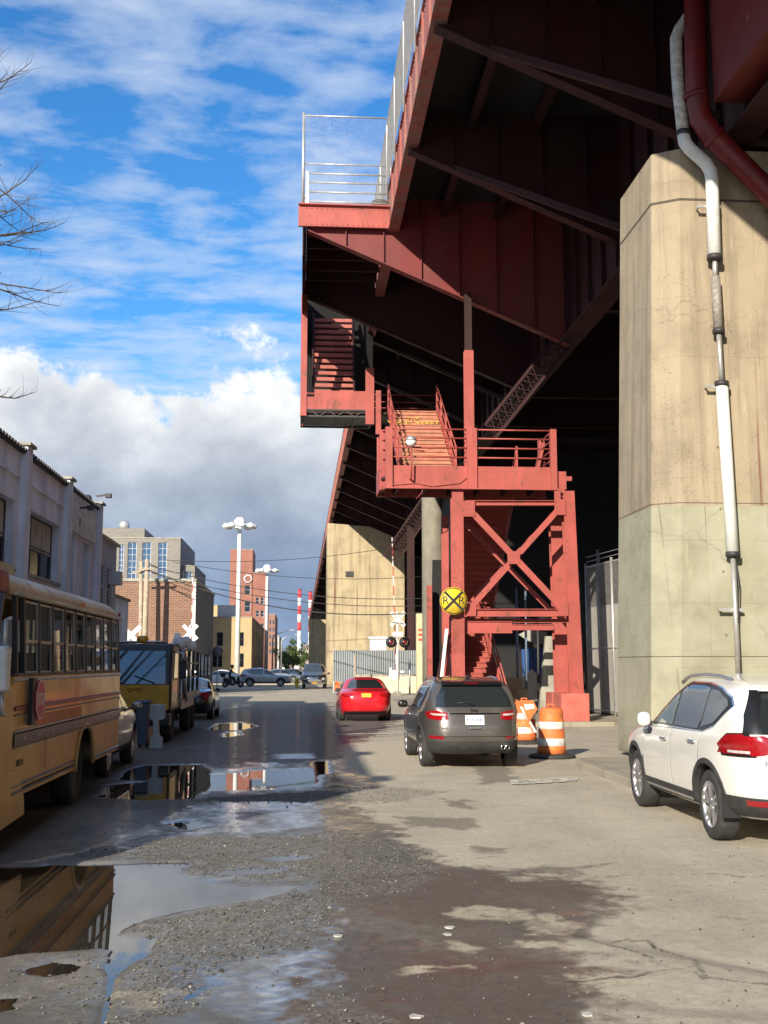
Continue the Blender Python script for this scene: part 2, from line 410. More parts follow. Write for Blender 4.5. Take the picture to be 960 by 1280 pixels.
def GP(l): return [G(u, v) for u, v in l]
# outlines of standing water (traced once on the ground, metres)
puddles = [GP(p) for p in (
  [(-70,1088),(0,1085),(60,1082),(142,1080),(200,1078),(240,1079),(228,1088),(235,1098),(262,1104),(300,1108),(378,1107),(352,1116),(300,1128),(250,1135),(215,1142),(180,1150),(152,1160),(140,1185),(60,1190),(0,1196),(-70,1200)],
  [(145,1172),(200,1170),(182,1193),(160,1213),(146,1220),(138,1200)],
  [(322,1073),(345,1069),(388,1070),(385,1075),(345,1078)],
  [(262,1092),(300,1085),(345,1084),(370,1088),(340,1092),(285,1094)],
  [(160,963),(180,957),(250,956),(262,962),(262,974),(210,977),(150,975)],
  [(120,996),(160,985),(246,984),(243,998),(180,1001)],
  [(128,982),(200,975),(270,968),(330,962),(398,960),(402,972),(398,984),(330,988),(240,990),(130,992)],
  [(205,1030),(240,1026),(260,1034),(230,1040)],
  [(272,905),(300,903),(322,908),(300,913),(262,912)],[(350,944),(385,943),(388,948),(352,949)],
  [(280,917),(296,914),(300,919),(282,922)],[(40,1212),(70,1203),(102,1206),(90,1215),(60,1219)],[(-10,1253),(20,1250),(16,1262),(-10,1268)],
  [(235,880),(300,876),(330,880),(290,886),(225,888)],[(232,1240),(258,1226),(268,1236),(246,1252),(228,1250)],
  [(392,952),(410,951),(410,968),(394,968)])]
deep = [1,.9,.8,.8,1,1,.10,.22,.6,.5,.5,1,1,.5,.3,.9]
def axis_steps(segs):
    out = []
    for a, b, st in segs:
        n = max(1, int(round((b-a)/st))); out += list(np.linspace(a, b, n, endpoint=False))
    return out+[segs[-1][1]]
xs = axis_steps([(-3000,-400,600),(-400,-60,60),(-60,-12,6),(-12,-5.5,.6),(-5.5,-3.4,.08),(-3.4,5.4,.026),(5.4,12,.2),(12,60,6),(60,400,60),(400,3000,600)])
ys = axis_steps([(-3000,-200,700),(-200,-10,20),(-10,5,1)])
ys = ys[:-1]; y = 5.0
while y < 42: ys.append(y); y += .013*(y/5)**1.75
while y < 140: ys.append(y); y += 1.0
ys += list(np.linspace(140, 600, 14))+[1200, 2500, 4500]
xs = np.array(xs); ys = np.array(ys); nx, ny = len(xs), len(ys)
X, Y = np.meshgrid(xs, ys)
near = np.clip((60-Y)/20, 0, 1)*np.clip((Y-2)/2, 0, 1)*np.clip((X+7)/1.5, 0, 1)*np.clip((12-X)/3, 0, 1)
wx = X+(fbm(X, Y, 1.3, 4, 3)-.5)*.35; wy = Y+(fbm(X, Y, 1.3, 4, 9)-.5)*.45
pd = np.full(X.shape, 9.0); pdm = np.zeros(X.shape)
H = .014+(fbm(X, Y, .5, 3, 5)-.5)*.012*near
WX = X+(fbm(X, Y, 3.5, 4, 3)-.5)*.12; WY = Y+(fbm(X, Y, 3.0, 4, 9)-.5)*.16
for poly, dp in zip(puddles, deep):
    s_ = sdf(WX, WY, poly); pd = np.minimum(pd, s_)
    k = np.clip(.5-s_/.22, 0, 1); k = k*k*(3-2*k)
    H = H*(1-k)+(-.016*dp-.0015)*k
# gravel strewn zones
def soft(poly, wdt=.25, amp=.5, sc=1.6, seed=1):
    s_ = sdf(X+(fbm(X, Y, sc, 4, seed)-.5)*amp, Y+(fbm(X, Y, sc, 4, seed+5)-.5)*amp*1.4, poly)
    m_ = np.clip(.5-s_/wdt, 0, 1)
    e_ = (fbm(X, Y, 7, 5, seed+90, .62)-.5)*(4*m_*(1-m_)+.15*(m_ > 0))*1.5
    return np.clip((m_+e_-.5)*2.2+.5, 0, 1)
grav = np.maximum.reduce([
  soft(GP([(60,1075),(230,1050),(420,1040),(560,1075),(520,1120),(420,1120),(380,1104),(280,1100),(225,1098),(250,1075)]), .3, .6, 1.6, 2),
  soft(GP([(150,1165),(260,1140),(380,1112),(450,1125),(380,1175),(300,1200),(240,1250),(160,1290),(150,1230),(200,1180)]), .3, .6, 1.6, 8),
  soft(GP([(260,1290),(420,1240),(520,1290)]), .3, .7, 1.6, 12)*.8,
  soft(GP([(240,1000),(480,985),(560,990),(500,1004),(300,1006)]), .3, .4, 1.6, 14)*.7,
  soft(GP([(0,1200),(110,1190),(150,1280),(0,1290)]), .3, .6, 1.6, 15)*.45])
grav *= near
micro = (fbm(X, Y, 16, 3, 21, .6)-.5)
H += near*np.exp(-(pd/.16)**2)*(fbm(X, Y, 7, 4, 23, .6)-.5)*.016
H += near*(micro*(.006+.012*grav))
# wear: broken asphalt ridge, tyre ruts
rut = line_d(X, Y, GP([(650,1150),(700,1163),(760,1180),(850,1195),(965,1215)])); H -= .010*np.exp(-(rut/.10)**2)*near
tr = line_d(X, Y, GP([(0,1083),(60,1081),(140,1079),(240,1076)])); H += .012*np.exp(-(tr/.06)**2)
cut = line_d(X, Y, GP([(145,1200),(138,1230),(128,1290)])); H -= .02*np.exp(-(cut/.03)**2)
# damp left lane; its darkening also paints in the mid-street shade
wet_shade = soft(GP([(-700,900),(270,872),(420,880),(500,900),(440,935),(415,965),(430,1000),(470,1040),(545,1080),(640,1100),(745,1118),(710,1160),(690,1215),(780,1300),(-700,1500)]), .5, .9, .9, 31)
wet = wet_shade*(.66+.7*(fbm(X, Y, .8, 5, 33)-.35))
film = np.maximum.reduce([soft(GP([(150,1290),(230,1225),(300,1190),(420,1130),(520,1160),(500,1200),(440,1240),(430,1290)]), .8, 1.0, 1.0, 41),
  soft(GP([(150,1045),(260,1004),(430,1003),(470,1030),(400,1047),(200,1052)]), .3, .4, 1.4, 42)*1.4,
  soft(GP([(110,990),(300,955),(430,950),(470,985),(300,995)]), .6, .7, 1, 43)])
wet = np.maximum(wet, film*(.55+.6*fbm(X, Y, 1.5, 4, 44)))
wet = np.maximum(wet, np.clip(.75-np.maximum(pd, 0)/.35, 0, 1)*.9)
sand_lit = np.maximum.reduce([soft(GP([(20,1080),(100,1065),(185,1032),(205,1040),(130,1060),(60,1078)]), .15, .15, 2, 51), soft(GP([(120,1255),(190,1245),(240,1250),(180,1268)]), .3, .4, 2, 55)*.7,  # first outline paints the sunlit strip past the bus shadow as pale ground
  soft(GP([(430,930),(560,925),(600,950),(470,985),(440,1000),(420,960)]), .4, .8, 1.5, 57)*.8])
stain = soft(GP([(470,1110),(540,1080),(640,1092),(748,1108),(740,1135),(690,1180),(770,1220),(730,1290),(440,1290),(470,1220),(520,1180)]), 1.0, 1.2, 1.1, 61)*np.clip(.35+1.1*fbm(X, Y, 1.0, 5, 62), 0, 1)
redd = soft(GP([(500,1200),(600,1190),(690,1215),(700,1290),(430,1290)]), 1.0, 1.0, 1.1, 63)*np.clip(2.4*(fbm(X, Y, 2.2, 4, 64)-.42), 0, 1)
patchd = np.maximum.reduce([soft(GP(p), .22, .45, 2.4, 70+i) for i, p in enumerate([
  [(555,999),(590,1002),(598,1014),(575,1012)],[(590,960),(632,958),(645,976),(600,979)],[(605,974),(650,972),(652,979),(608,981)],[(500,1020),(585,1026),(590,1040),(520,1036)],
  [(640,1088),(760,1082),(700,1096)],[(600,1060),(640,1066),(610,1072)],[(540,955),(600,950),(640,952),(600,958)]])])
crack = np.minimum.reduce([line_d(X+(fbm(X,Y,5,3,81)-.5)*.12, Y+(fbm(X,Y,5,3,82)-.5)*.2, GP(l)) for l in ([(540,1093),(640,1090),(760,1098),(860,1094),(965,1098)],[(700,1165),(790,1190),(850,1215),(880,1225),(965,1235)],
  [(440,1102),(540,1093)],[(760,1180),(800,1176),(868,1203),(880,1222)],[(500,1075),(560,1078),(640,1070)],[(700,1230),(800,1222),(868,1210)],[(520,1000),(430,1010),(380,1012)],[(900,1150),(965,1157)])])
trk = np.minimum(line_d(X, Y, GP([(640,1148),(700,1163),(760,1180),(850,1197),(965,1222)])), line_d(X, Y, GP([(780,1262),(850,1270),(965,1275)])))
verts = np.stack([X, Y, H], -1).reshape(-1, 3)
me = bpy.data.meshes.new('road')
i = np.arange(ny-1)[:, None]*nx+np.arange(nx-1)[None, :]
q = np.stack([i, i+1, i+nx+1, i+nx], -1).reshape(-1, 4)
me.vertices.add(nx*ny); me.vertices.foreach_set('co', verts.astype(np.float32).ravel())
me.loops.add(q.size); me.loops.foreach_set('vertex_index', q.ravel().astype(np.int32))
me.polygons.add(len(q)); me.polygons.foreach_set('loop_start', np.arange(0, q.size, 4, dtype=np.int32)); me.polygons.foreach_set('loop_total', np.full(len(q), 4, dtype=np.int32))
me.update(); me.polygons.foreach_set('use_smooth', np.ones(len(q), bool))
def attr(n, a):
    t = me.attributes.new(n, 'FLOAT', 'POINT'); t.data.foreach_set('value', np.clip(a, 0, 4).astype(np.float32).ravel())
ell = lambda u, v, a, b: GP([(u+a*math.cos(t_), v+b*math.sin(t_)) for t_ in np.linspace(0, 6.283, 13)[:-1]])
for i_, (u, v, a, b) in enumerate([(592,1190,34,6),(612,1141,52,9),(690,1160,44,9),(556,1214,46,5),(700,1190,60,5),(770,1232,70,7)]):
    sand_lit = np.maximum(sand_lit, soft(ell(u, v, a, b), .22, .42, 3.2, 200+i_*3)*(.85 if i_ > 2 else .7))
fore = np.clip((17.5-Y)/4, 0, 1)
gloss = wet_shade*fore*.62*np.clip(.35+1.1*(fbm(X, Y, 2.2, 5, 47)-.15), 0, 1)
gloss = np.maximum(gloss, wet_shade*.14)
gloss = np.maximum(gloss, film*np.clip(2.4*(fbm(X, Y*.6, 1.7, 6, 44, .6)-.28), 0, 1))
gloss = np.maximum(gloss, np.clip(.8-np.maximum(pd, 0)/.30, 0, 1)*.95)
wet = np.clip(wet*1.15+.25*wet_shade*(1-fore), 0, 1)  # extra darkness up the street stands for the building shade
attr('gloss', gloss*near); attr('wet', wet*near); attr('grav', grav); attr('sand_lit', sand_lit*near); attr('stain', stain*near); attr('redd', redd*near); attr('patchd', patchd*near)
attr('crack', np.exp(-(crack/.013)**2)*np.clip(fbm(X,Y,3,3,85)*2.6-.6,0,1.2)*near); attr('trk', np.exp(-(trk/.09)**4)*near)
road = tag(link(bpy.data.objects.new('road', me)), kind='structure')
k = NT('worn_asphalt')
def A(n):
    x = k.n('Attribute', attribute_name=n); return x.outputs['Fac']
g1 = k.noise(140, 3, .7); g2 = k.noise(1.1, 8, .6); g3 = k.noise(.25, 5, .5)
col = k.ramp(g2, [(.25, (.40,.355,.27)), (.5, (.48,.43,.335)), (.75, (.55,.495,.39))])
far = k.ramp(k.noise(.6, 6, .6, stretch=(1.2,.25,1)), [(.4,0),(.7,.5)])
col = k.mix(far, col, (.33,.29,.225))
wet_shade_f = k.math('MULTIPLY', A('wet'), 1, True)
col = k.mix(k.math('MULTIPLY', wet_shade_f, .88), col, (.075,.070,.062))  # dark tint for damp asphalt and for the painted mid-street shade
col = k.mix(k.math('MULTIPLY', A('stain'), k.ramp(k.noise(3.5, 8, .72), [(.30,.35),(.52,.80)]), True), col, (.105,.070,.054))
col = k.mix(k.math('MULTIPLY', A('redd'), .7, True), col, (.13,.042,.032))
col = k.mix(k.math('MULTIPLY', A('patchd'), .6, True), col, (.09,.078,.064))
col = k.mix(k.math('MULTIPLY', A('sand_lit'), k.ramp(k.noise(6, 6, .7), [(.32,.1),(.5,1)])), col, (.54,.47,.35))
vo = k.n('TexVoronoi'); vo.inputs['Scale'].default_value = 55; k.l(k.coord(), vo.inputs['Vector'])
peb = k.ramp(vo.outputs['Color'], [(0,(.035,.034,.032)),(.5,(.125,.118,.105)),(.85,(.27,.25,.215)),(1,(.62,.58,.50))])
col = k.mix(k.math('MULTIPLY', A('grav'), .55, True), col, peb)
col = k.mix(k.math('MULTIPLY', A('crack'), .9, True), col, (.03,.026,.022))
tw = k.n('TexWave'); tw.inputs['Scale'].default_value = 17; tw.bands_direction = 'X'; k.l(k.coord(), tw.inputs['Vector'])
col = k.mix(k.math('MULTIPLY', k.math('MULTIPLY', A('trk'), tw.outputs['Fac']), .5), col, (.06,.05,.042))
grain = k.mix(1.0, k.ramp(g1, [(.3,.58),(.5,1.0),(.72,1.5)]), k.ramp(k.noise(11, 8, .72), [(.3,.80),(.5,1.0),(.7,1.13)]), 'MULTIPLY')
col = k.mix(1.0, col, grain, 'MULTIPLY')
sp_ = k.n('TexVoronoi'); sp_.inputs['Scale'].default_value = 90; k.l(k.coord(), sp_.inputs['Vector']); col = k.mix(k.ramp(sp_.outputs['Distance'], [(.10,.35),(.22,0)]), col, (.5,.47,.40)); col = k.mix(k.ramp(k.noise(24, 6, .75), [(.30,.45),(.44,0)]), col, (.05,.045,.038))
k.set('Base Color', col)
glf = A('gloss')
rg = k.math('SUBTRACT', .92, k.math('MULTIPLY', k.math('SUBTRACT', glf, k.math('ADD', k.math('MULTIPLY', A('grav'), .35), k.math('MULTIPLY', A('stain'), .75))), .80), True)
rg = k.math('MAXIMUM', rg, .10)
k.set('Roughness', k.math('ADD', rg, k.math('MULTIPLY', k.math('SUBTRACT', k.noise(9, 5, .6), .5), .25)))
hh = k.math('ADD', k.math('MULTIPLY', g1, .5), k.math('MULTIPLY', k.noise(420, 2), .35))
bst = k.math('SUBTRACT', .60, k.math('MULTIPLY', glf, .48))
b = k.bump(hh, .5, .008); k.l(bst, b.inputs['Strength'])
k.set('Coat Weight', k.math('MULTIPLY', k.math('SUBTRACT', glf, k.math('ADD', A('stain'), k.math('MULTIPLY', A('grav'), .25)), True), k.ramp(k.noise(5, 7, .7), [(.38,.15),(.58,1)]))); k.set('Coat Roughness', .10); k.set('Coat IOR', 1.6)
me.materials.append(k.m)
# water: one level sheet per puddle, the road surface rises out of it
k = NT('puddle_water'); k.set('Base Color', k.ramp(k.noise(1.2, 4), [(.35,(.022,.018,.012)),(.7,(.045,.036,.025))])); k.set('Roughness', .015); k.set('IOR', 1.6)
k.bump(k.noise(3, 2), .012, .02); M['water'] = k.m
def hull_grow(poly, g):
    c = Vector((sum(p[0] for p in poly)/len(poly), sum(p[1] for p in poly)/len(poly)))
    x0 = min(p[0] for p in poly)-g; x1 = max(p[0] for p in poly)+g; y0 = min(p[1] for p in poly)-g; y1 = max(p[1] for p in poly)+g
    return x0, x1, y0, y1
o = MB().add([(-6.5,4,0),(3.2,4,0),(3.2,48,0),(-6.5,48,0)], [(0,1,2,3)]).build('puddle', M['water'], fixn=False); tag(o, kind='structure')
# loose stones: one scatter
rng = np.random.default_rng(5)
stv = []; stf = []
cand = rng.uniform(size=(90000, 2))
yy = 5.2+(cand[:, 0]**1.7)*13; xx = -3.3+cand[:, 1]*8.4
ix = np.clip(np.searchsorted(xs, xx), 0, nx-1); iy = np.clip(np.searchsorted(ys, yy), 0, ny-1)
gd = grav[iy, ix]; hd = H[iy, ix]; st = stain[iy, ix]
pr = rng.uniform(size=len(xx)); keep = (pr < (gd*.5+.012+.03*st)) & (hd > -.004)
idx = np.nonzero(keep)[0][:16000]
oct_ = np.array([(1,0,0),(0,1,0),(-1,0,0),(0,-1,0),(0,0,1),(0,0,-1)], float); of = [(0,1,4),(1,2,4),(2,3,4),(3,0,4),(1,0,5),(2,1,5),(3,2,5),(0,3,5)]
for j in idx:
    r = .004+.010*rng.uniform()**2.2
    if rng.uniform() < .02: r *= 1.8
    a = rng.uniform()*6.28; ca, sa = math.cos(a), math.sin(a); p = oct_*(r*rng.uniform(.7,1.3,3))*np.array([1,1,.6])+rng.normal(size=(6,3))*r*.18
    b0 = len(stv)
    for v_ in p: stv.append((xx[j]+v_[0]*ca-v_[1]*sa, yy[j]+v_[0]*sa+v_[1]*ca, hd[j]+r*.3+v_[2]))
    stf += [tuple(b0+t for t in f) for f in of]
mb = MB(); mb.v = stv; mb.f = stf; mb.sm = [False]*len(stf)
k = NT('gravel_stone'); oi = k.n('TexVoronoi'); oi.inputs['Scale'].default_value = 40; k.l(k.coord(), oi.inputs['Vector'])
k.set('Base Color', k.ramp(oi.outputs['Color'], [(0,(.04,.038,.035)),(.45,(.10,.095,.085)),(.8,(.20,.19,.165)),(1,(.45,.42,.37))])); k.set('Roughness', .6)
tag(mb.build('gravel', k.m, fixn=False), 'loose gravel scattered round the puddles on the broken road', kind='stuff')
# pavements
mb = MB()
pav = [(5.05,16.0),(5.05,20.6),(5.25,21.1),(5.7,21.35),(9.6,21.35),(9.6,34.2),(4.6,34.2),(4.6,58),(30,58),(30,-20),(7.0,-20),(7.0,16.0)]
mb.prism(pav, 'z', -.3, .15)
k = NT('pavement_concrete'); sp2 = k.n('SeparateXYZ'); k.l(k.coord(), sp2.inputs[0])
def stripes(o_, per, wd):
    return k.math('LESS_THAN', k.math('ABSOLUTE', k.math('SUBTRACT', k.math('FRACT', k.math('DIVIDE', o_, per)), .5)), wd/per)
jt = k.math('MAXIMUM', stripes(sp2.outputs[0], 1.5, .012), stripes(sp2.outputs[1], 1.5, .012))
c_ = k.ramp(k.noise(1.5, 8, .6), [(.3,(.27,.24,.185)),(.7,(.37,.33,.26))]); c_ = k.mix(k.math('MULTIPLY', jt, .6), c_, (.1,.09,.07)); k.set('Base Color', c_); k.set('Roughness', .9); k.bump(k.noise(60, 4), .3, .01)
M['pav'] = k.m
tag(mb.build('pavement', M['pav'], bevel=.02), kind='structure')
mb = MB().prism([(-7.2,-30),(-5.55,-30),(-5.55,66),(-7.2,66)], 'z', -.3, .14)
tag(mb.build('pavement', M['pav'], bevel=.02), kind='structure')
mb = MB().prism([(-40,108),(-.5,108),(-.5,400),(-40,400)], 'z', -.3, .14)
tag(mb.build('pavement', M['pav']), kind='structure')
# road paint
k = NT('worn_road_paint'); n_ = k.ramp(k.noise(7, 7, .7), [(.42,0),(.5,1)])
k.set('Base Color', (.62,.60,.52)); k.set('Roughness', .7); tr_ = k.n('BsdfTransparent'); mx = k.n('MixShader'); k.l(n_, mx.inputs[0]); k.l(tr_.outputs[0], mx.inputs[1]); k.l(k.p.outputs[0], mx.inputs[2]); k.l(mx.outputs[0], k.out.inputs[0])
M['paint'] = k.m
mb = MB()
def sheet(pts, z=.030): 
    n = len(pts); mb.add([(p[0], p[1], z) for p in pts], [tuple(range(n))])
sheet(GP([(637,977),(722,974),(722,979),(640,983)]))
sheet([(1.2,45.0),(3.6,45.0),(3.6,45.5),(1.2,45.5)])
for x_ in np.arange(-6, 1.5, 1.3): sheet([(x_,87.5),(x_+.6,87.5),(x_+.6,91.0),(x_,91.0)], .035)
sheet([(-4.2,80),(-1,80),(-1,80.6),(-4.2,80.6)], .035); sheet([(.9,30.5),(3.4,30.9),(3.4,31.3),(.9,30.9)])
tag(mb.build('road_marking', M['paint'], fixn=False), kind='structure')
# ------------------------------------------------------------------ elevated viaduct
XE, ZB, ZT = 2.82, 16.17, 17.27
VX1 = 30.0; Y0, Y1 = -26.0, 420.0
vd = thing('viaduct', 'dark red steel underside of the elevated highway carrying riveted fascia, cross beams and deep girders', 'viaduct', (8, 20, 0))
k = NT('deck_concrete'); k.set('Base Color', k.ramp(k.noise(.7, 6), [(.3,(.018,.016,.016)),(.7,(.035,.03,.03))])); k.set('Roughness', .9); M['deck'] = k.m
MB().box(XE+.02, VX1, Y0, Y1, ZT+.01, ZT+.35).build('deck', M['deck'], vd)
mb = MB(); mb.box(XE, XE+.03, Y0, Y1, ZB, ZT+.25); mb.box(XE-.05, XE+.32, Y0, Y1, ZB-.04, ZB)
mb.box(XE-.06, XE+.2, Y0, Y1, ZT+.25, ZT+.32)
for y in np.arange(Y0, 130, 1.5): mb.box(XE-.055, XE, y, y+.06, ZB, ZT+.25)
for y in np.arange(18, 60, .25):      # rivet heads
    for z in (ZB+.08, ZT+.1): mb.cbox((XE-.012, y, z), .024, .04, .04)
fas = mb.build('fascia_girder', M['red_worn'], vd)
# floor beams every 6.1 m: tapering cantilever brackets, then full depth between the main girders
XG = 8.8
beam_y = [17.2+6.1*i for i in range(-6, 20)]+[17.2+6.1*20+12.2*i for i in range(12)]
for y in beam_y:
    if abs(y-41.6) < .3: continue
    y = y if abs(y-35.5) > .2 else 35.5
    long = abs(y-35.5) < .3
    x0 = .12 if long else XE+.05; z0 = ZB-.12 if not long else ZB-.1
    z1 = z0-(XG-x0)*.425
    mb = MB(); mb.prism([(x0, ZT if not long else ZB+.02), (x0, z0), (XG-.02, z1), (XG-.02, ZT if not long else ZB+.02)], 'y', y-.012, y+.012)
    if long: mb.prism([(XE+.06, ZB+.03),(XG-.02, ZB+.03),(XG-.02, ZT),(XE+.06, ZT)], 'y', y-.012, y+.012)
    d = Vector((XG-x0, 0, z1-z0)).normalized()
    mb.bar((x0, y, z0-.015), (XG-.02, y, z1-.015), .34, .03)
    if y < 120:
        for xx_ in np.arange(x0+1.25, XG-.3, 1.25):
            zz = z0-(xx_-x0)*.425
            mb.box(xx_-.012, xx_+.012, y-.13, y-.013, zz+.02, ZT-.02 if xx_ > XE+.1 else ZB); mb.box(xx_-.012, xx_+.012, y+.013, y+.13, zz+.02, ZT-.02 if xx_ > XE+.1 else ZB)
    mb.build('floor_beam', M['red_half_shaded'] if long else M['red_shaded'], vd)
    mb = MB(); mb.box(XG+.06, 21.9, y-.012, y+.012, 13.6, ZT); mb.box(XG+.3, 21.9, y-.15, y+.15, 13.57, 13.6); mb.build('floor_beam', M['red_shaded'], vd)
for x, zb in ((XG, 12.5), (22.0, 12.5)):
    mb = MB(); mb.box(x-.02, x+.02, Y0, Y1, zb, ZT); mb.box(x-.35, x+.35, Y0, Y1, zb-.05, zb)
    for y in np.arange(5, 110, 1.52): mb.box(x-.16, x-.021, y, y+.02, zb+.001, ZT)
    mb.build('main_girder', M['red_shaded'], vd)
mb = MB()
for x in (4.6, 6.4, 11.5, 14, 16.5, 19):  # stringers
    mb.box(x-.01, x+.01, Y0, Y1, ZT-.55, ZT-.03); mb.box(x-.12, x+.12, Y0, Y1, ZT-.57, ZT-.55)
mb.build('stringer', M['red_shaded'], vd)
for y in beam_y[3:16]:
    if abs(y-35.3) < .6 or abs(y-41.6) < .6: continue
    mb = MB(); mb.bar((XE+1.3, y-.05, ZB-.6), (XG-.4, y-2.4, 12.9), .16, .16); mb.build('sway_brace', M['red_shaded'], vd)
def lattice(p, q, name, h=.55, seg=26):
    p = Vector(p); q = Vector(q); d = (q-p); L = d.length; d.normalize(); b = Vector((-d.z, 0, d.x))
    mb = MB()
    for s in (-1, 1):
        for yy in (-.19, .19): mb.bar(p+b*(s*h/2)+Vector((0,yy,0)), q+b*(s*h/2)+Vector((0,yy,0)), .09, .09, upv=(0,1,0))
    for i in range(seg):
        a = p+d*(L*i/seg); c = p+d*(L*(i+1)/seg); s = 1 if i % 2 else -1
        for yy in (-.2, .2):
            mb.bar(a+b*(s*h/2)+Vector((0,yy,0)), c-b*(s*h/2)+Vector((0,yy,0)), .02, .06, upv=(0,1,0)); mb.bar(a-b*(s*h/2)+Vector((0,yy,0)), c+b*(s*h/2)+Vector((0,yy,0)), .02, .06, upv=(0,1,0))
    mb.build(name, M['red_shaded'], vd)
a = PY(612, 540, 36.2); c = PY(800, 305, 36.2); lattice(a, c, 'knee_brace')
a = PY(487, 700, 66); c = PY(560, 590, 66); lattice(a, c, 'knee_brace', .9)
# red columns of the bent behind the stair
for (u, vt, y) in ((513, 600, 80),):
    x = px(u, vt, y); MB().ibeam((x, y, .1), (x, y, 13), .5, .5, .04, upv=(0,1,0)).build('steel_column', M['red_shaded'], vd)
# bearings above the near pier
for x in (7.9, 10.6):
    mb = MB(); mb.box(x-.45, x+.45, 21.3, 23.0, 12.28, 12.34); mb.box(x-.3, x+.3, 21.5, 22.8, 12.34, 12.42); mb.build('bearing', M['red_shaded'], vd)
# big red drain pipe bending over the pier
pts = [PY(868,-60,20.55), PY(869,0,20.55), PY(871,120,20.55), PY(876,150,20.55), PY(892,172,20.55), PY(960,240,20.55), PY(1060,340,20.55)]
mb = MB().tube(pts, .225, 20)
for i in (2, 4): mb.tube([pts[i]-(pts[i+1]-pts[i]).normalized()*.04, pts[i]+(pts[i+1]-pts[i]).normalized()*.05], .255, 20)
tag(mb.build('drain_pipe', mat('pipe_red', (.15,.012,.014), .4, 0, .2, 2, dirt=(.05,.012,.01), dirtamt=.5)), 'thick dark red pipe bending down across the top of the near pier', 'pipe')
# solid red box girder top right
mb = MB(); mb.box(8.05, 9.4, 14, 20.3, 12.9, 15.6); mb.build('box_girder', M['red_half_shaded'], vd)

# chain link on the viaduct edge
def chainlink(mb, a, b, z0, z1, sp=.075, t=.0045):
    a = Vector(a); b = Vector(b); L = (b-a).length; d = (b-a).normalized(); h = z1-z0; n = int(L/sp)
    for i in range(-int(h/sp), n):
        for s in (0, 1):
            s0 = i*sp; s1 = s0+h; lo, hi_ = max(s0, 0), min(s1, L)
            if hi_-lo < .02: continue
            za, zb_ = (z0+(lo-s0), z0+(hi_-s0)) if s == 0 else (z1-(lo-s0), z1-(hi_-s0))
            p = a+d*lo; q = b-b+a+d*hi_
            mb.bar((p.x, p.y, za), (q.x, q.y, zb_), t, t)
fence = thing('edge_fence', 'chain link safety fence standing along the edge of the elevated highway', 'fence', (XE-.02, 40, ZT+.3))
mb = MB(); x = XE-.1
for y in np.arange(20, 56, 3.05): mb.tube([(x, y, ZB+.9), (x, y, ZT+2.55), (x+.12, y, ZT+2.8)], .035, 8)
mb.tube([(x, 19, ZT+2.5), (x, 56, ZT+2.5)], .025, 8); mb.build('post', M['galv'], fence)
mb = MB(); chainlink(mb, (x, 20, 0), (x, 46, 0), ZT+.35, ZT+2.5, .11, .008); mb.build('wire_mesh', M['galv'], fence)

# ------------------------------------------------------------------ piers
p1 = thing('concrete_pier', 'huge weathered concrete pier in the right foreground with a smoother repainted lower half', 'pier', (9, 22, 0))
def pier_ring(x0, x1, y0, y1, c, z, sh=0):
    return [(x0+sh, y0+c*.6, z), (x0+sh+c, y0, z), (x1-c, y0, z), (x1, y0+c*.6, z), (x1, y1, z), (x0+sh, y1, z)]
mb = MB(); n = 6; zs_ = [.1, 2.04, 2.06, 4.98, 5.02, 11.16, 11.22, 12.28]; ins_ = [.02, .08, .08, .18, .18, .39, .39, .43]
rings = []
for j, (z, sh) in enumerate(zip(zs_, ins_)): rings += pier_ring(6.66, 12.6, 21.0+sh*.1, 23.6, .5, z, sh)
mb.add(rings, [(j*n+a_, j*n+(a_+1) % n, (j+1)*n+(a_+1) % n, (j+1)*n+a_) for j in range(len(zs_)-1) for a_ in range(n)]+[tuple(range(n-1,-1,-1)), tuple((len(zs_)-1)*n+a_ for a_ in range(n))])
mb.build('shaft', M['pier'], p1, bevel=.03)
M['joint'] = mat('dark_joint', (.09,.075,.055), .9)  # plain dark colour of the joint lines
mb = MB()
def jointring(z, sh, t=.012, dz=.02, c=.5):
    r_ = pier_ring(6.66-t, 12.6, 21.0+sh*.1-t, 23.6+t, c, z, sh); r2 = [(p_[0], p_[1], z+dz) for p_ in r_]
    mb.add(r_+r2, [(a_, (a_+1) % 6, 6+(a_+1) % 6, 6+a_) for a_ in range(6)]+[(0,1,2,3,4,5),(6,7,8,9,10,11)])
jointring(11.165, .39, .004, .05); jointring(2.03, .08, .003, .014); jointring(4.99, .18, .003, .015)
mb.build('joint_line', M['joint'], p1)
p2 = thing('concrete_pier', 'tan concrete wall pier far along the street behind the crossing gate', 'pier', (6, 105, 0))
x0, x1 = px(409, 700, 103), px(506, 700, 103)
mb = MB(); mb.prism([(x0,.0),(x1,.0),(x1,14.4),(x0,14.9)], 'y', 103, 106.5); mb.build('shaft', M['pier2'], p2, bevel=.1)
MB().box(px(432,718,102.9), px(442,718,102.9), 102.93, 103, pz(0,722,102.9), pz(0,715,102.9)).build('drain_opening', M['dark'], p2)
p3 = thing('concrete_pier', 'farthest tan concrete pier seen as a small wedge beside the black parked vehicle', 'pier', (8, 260, 0))
MB().box(px(386,800,260), px(430,800,260), 260, 264, 0, pz(0,775,260)).build('shaft', M['pier2'], p3)
cc = thing('concrete_column', 'slim round grey concrete column standing directly behind the red stair tower', 'column', (px(541,850,45),45,0))
x = px(541, 800, 45)
MB().lathe([(.43,.1),(.42,8.9)], (x,45,0), n=24).build('shaft', mat('grimy_concrete', (.26,.24,.19), .9, 0, .2, 2, .2, 40, dirt=(.12,.11,.09), dirtamt=.6, stretch=(1,1,.2)), cc)
MB().box(x-.5, x+.5, 44.5, 45.5, 8.9, 9.2).build('cap', M['conc'], cc)

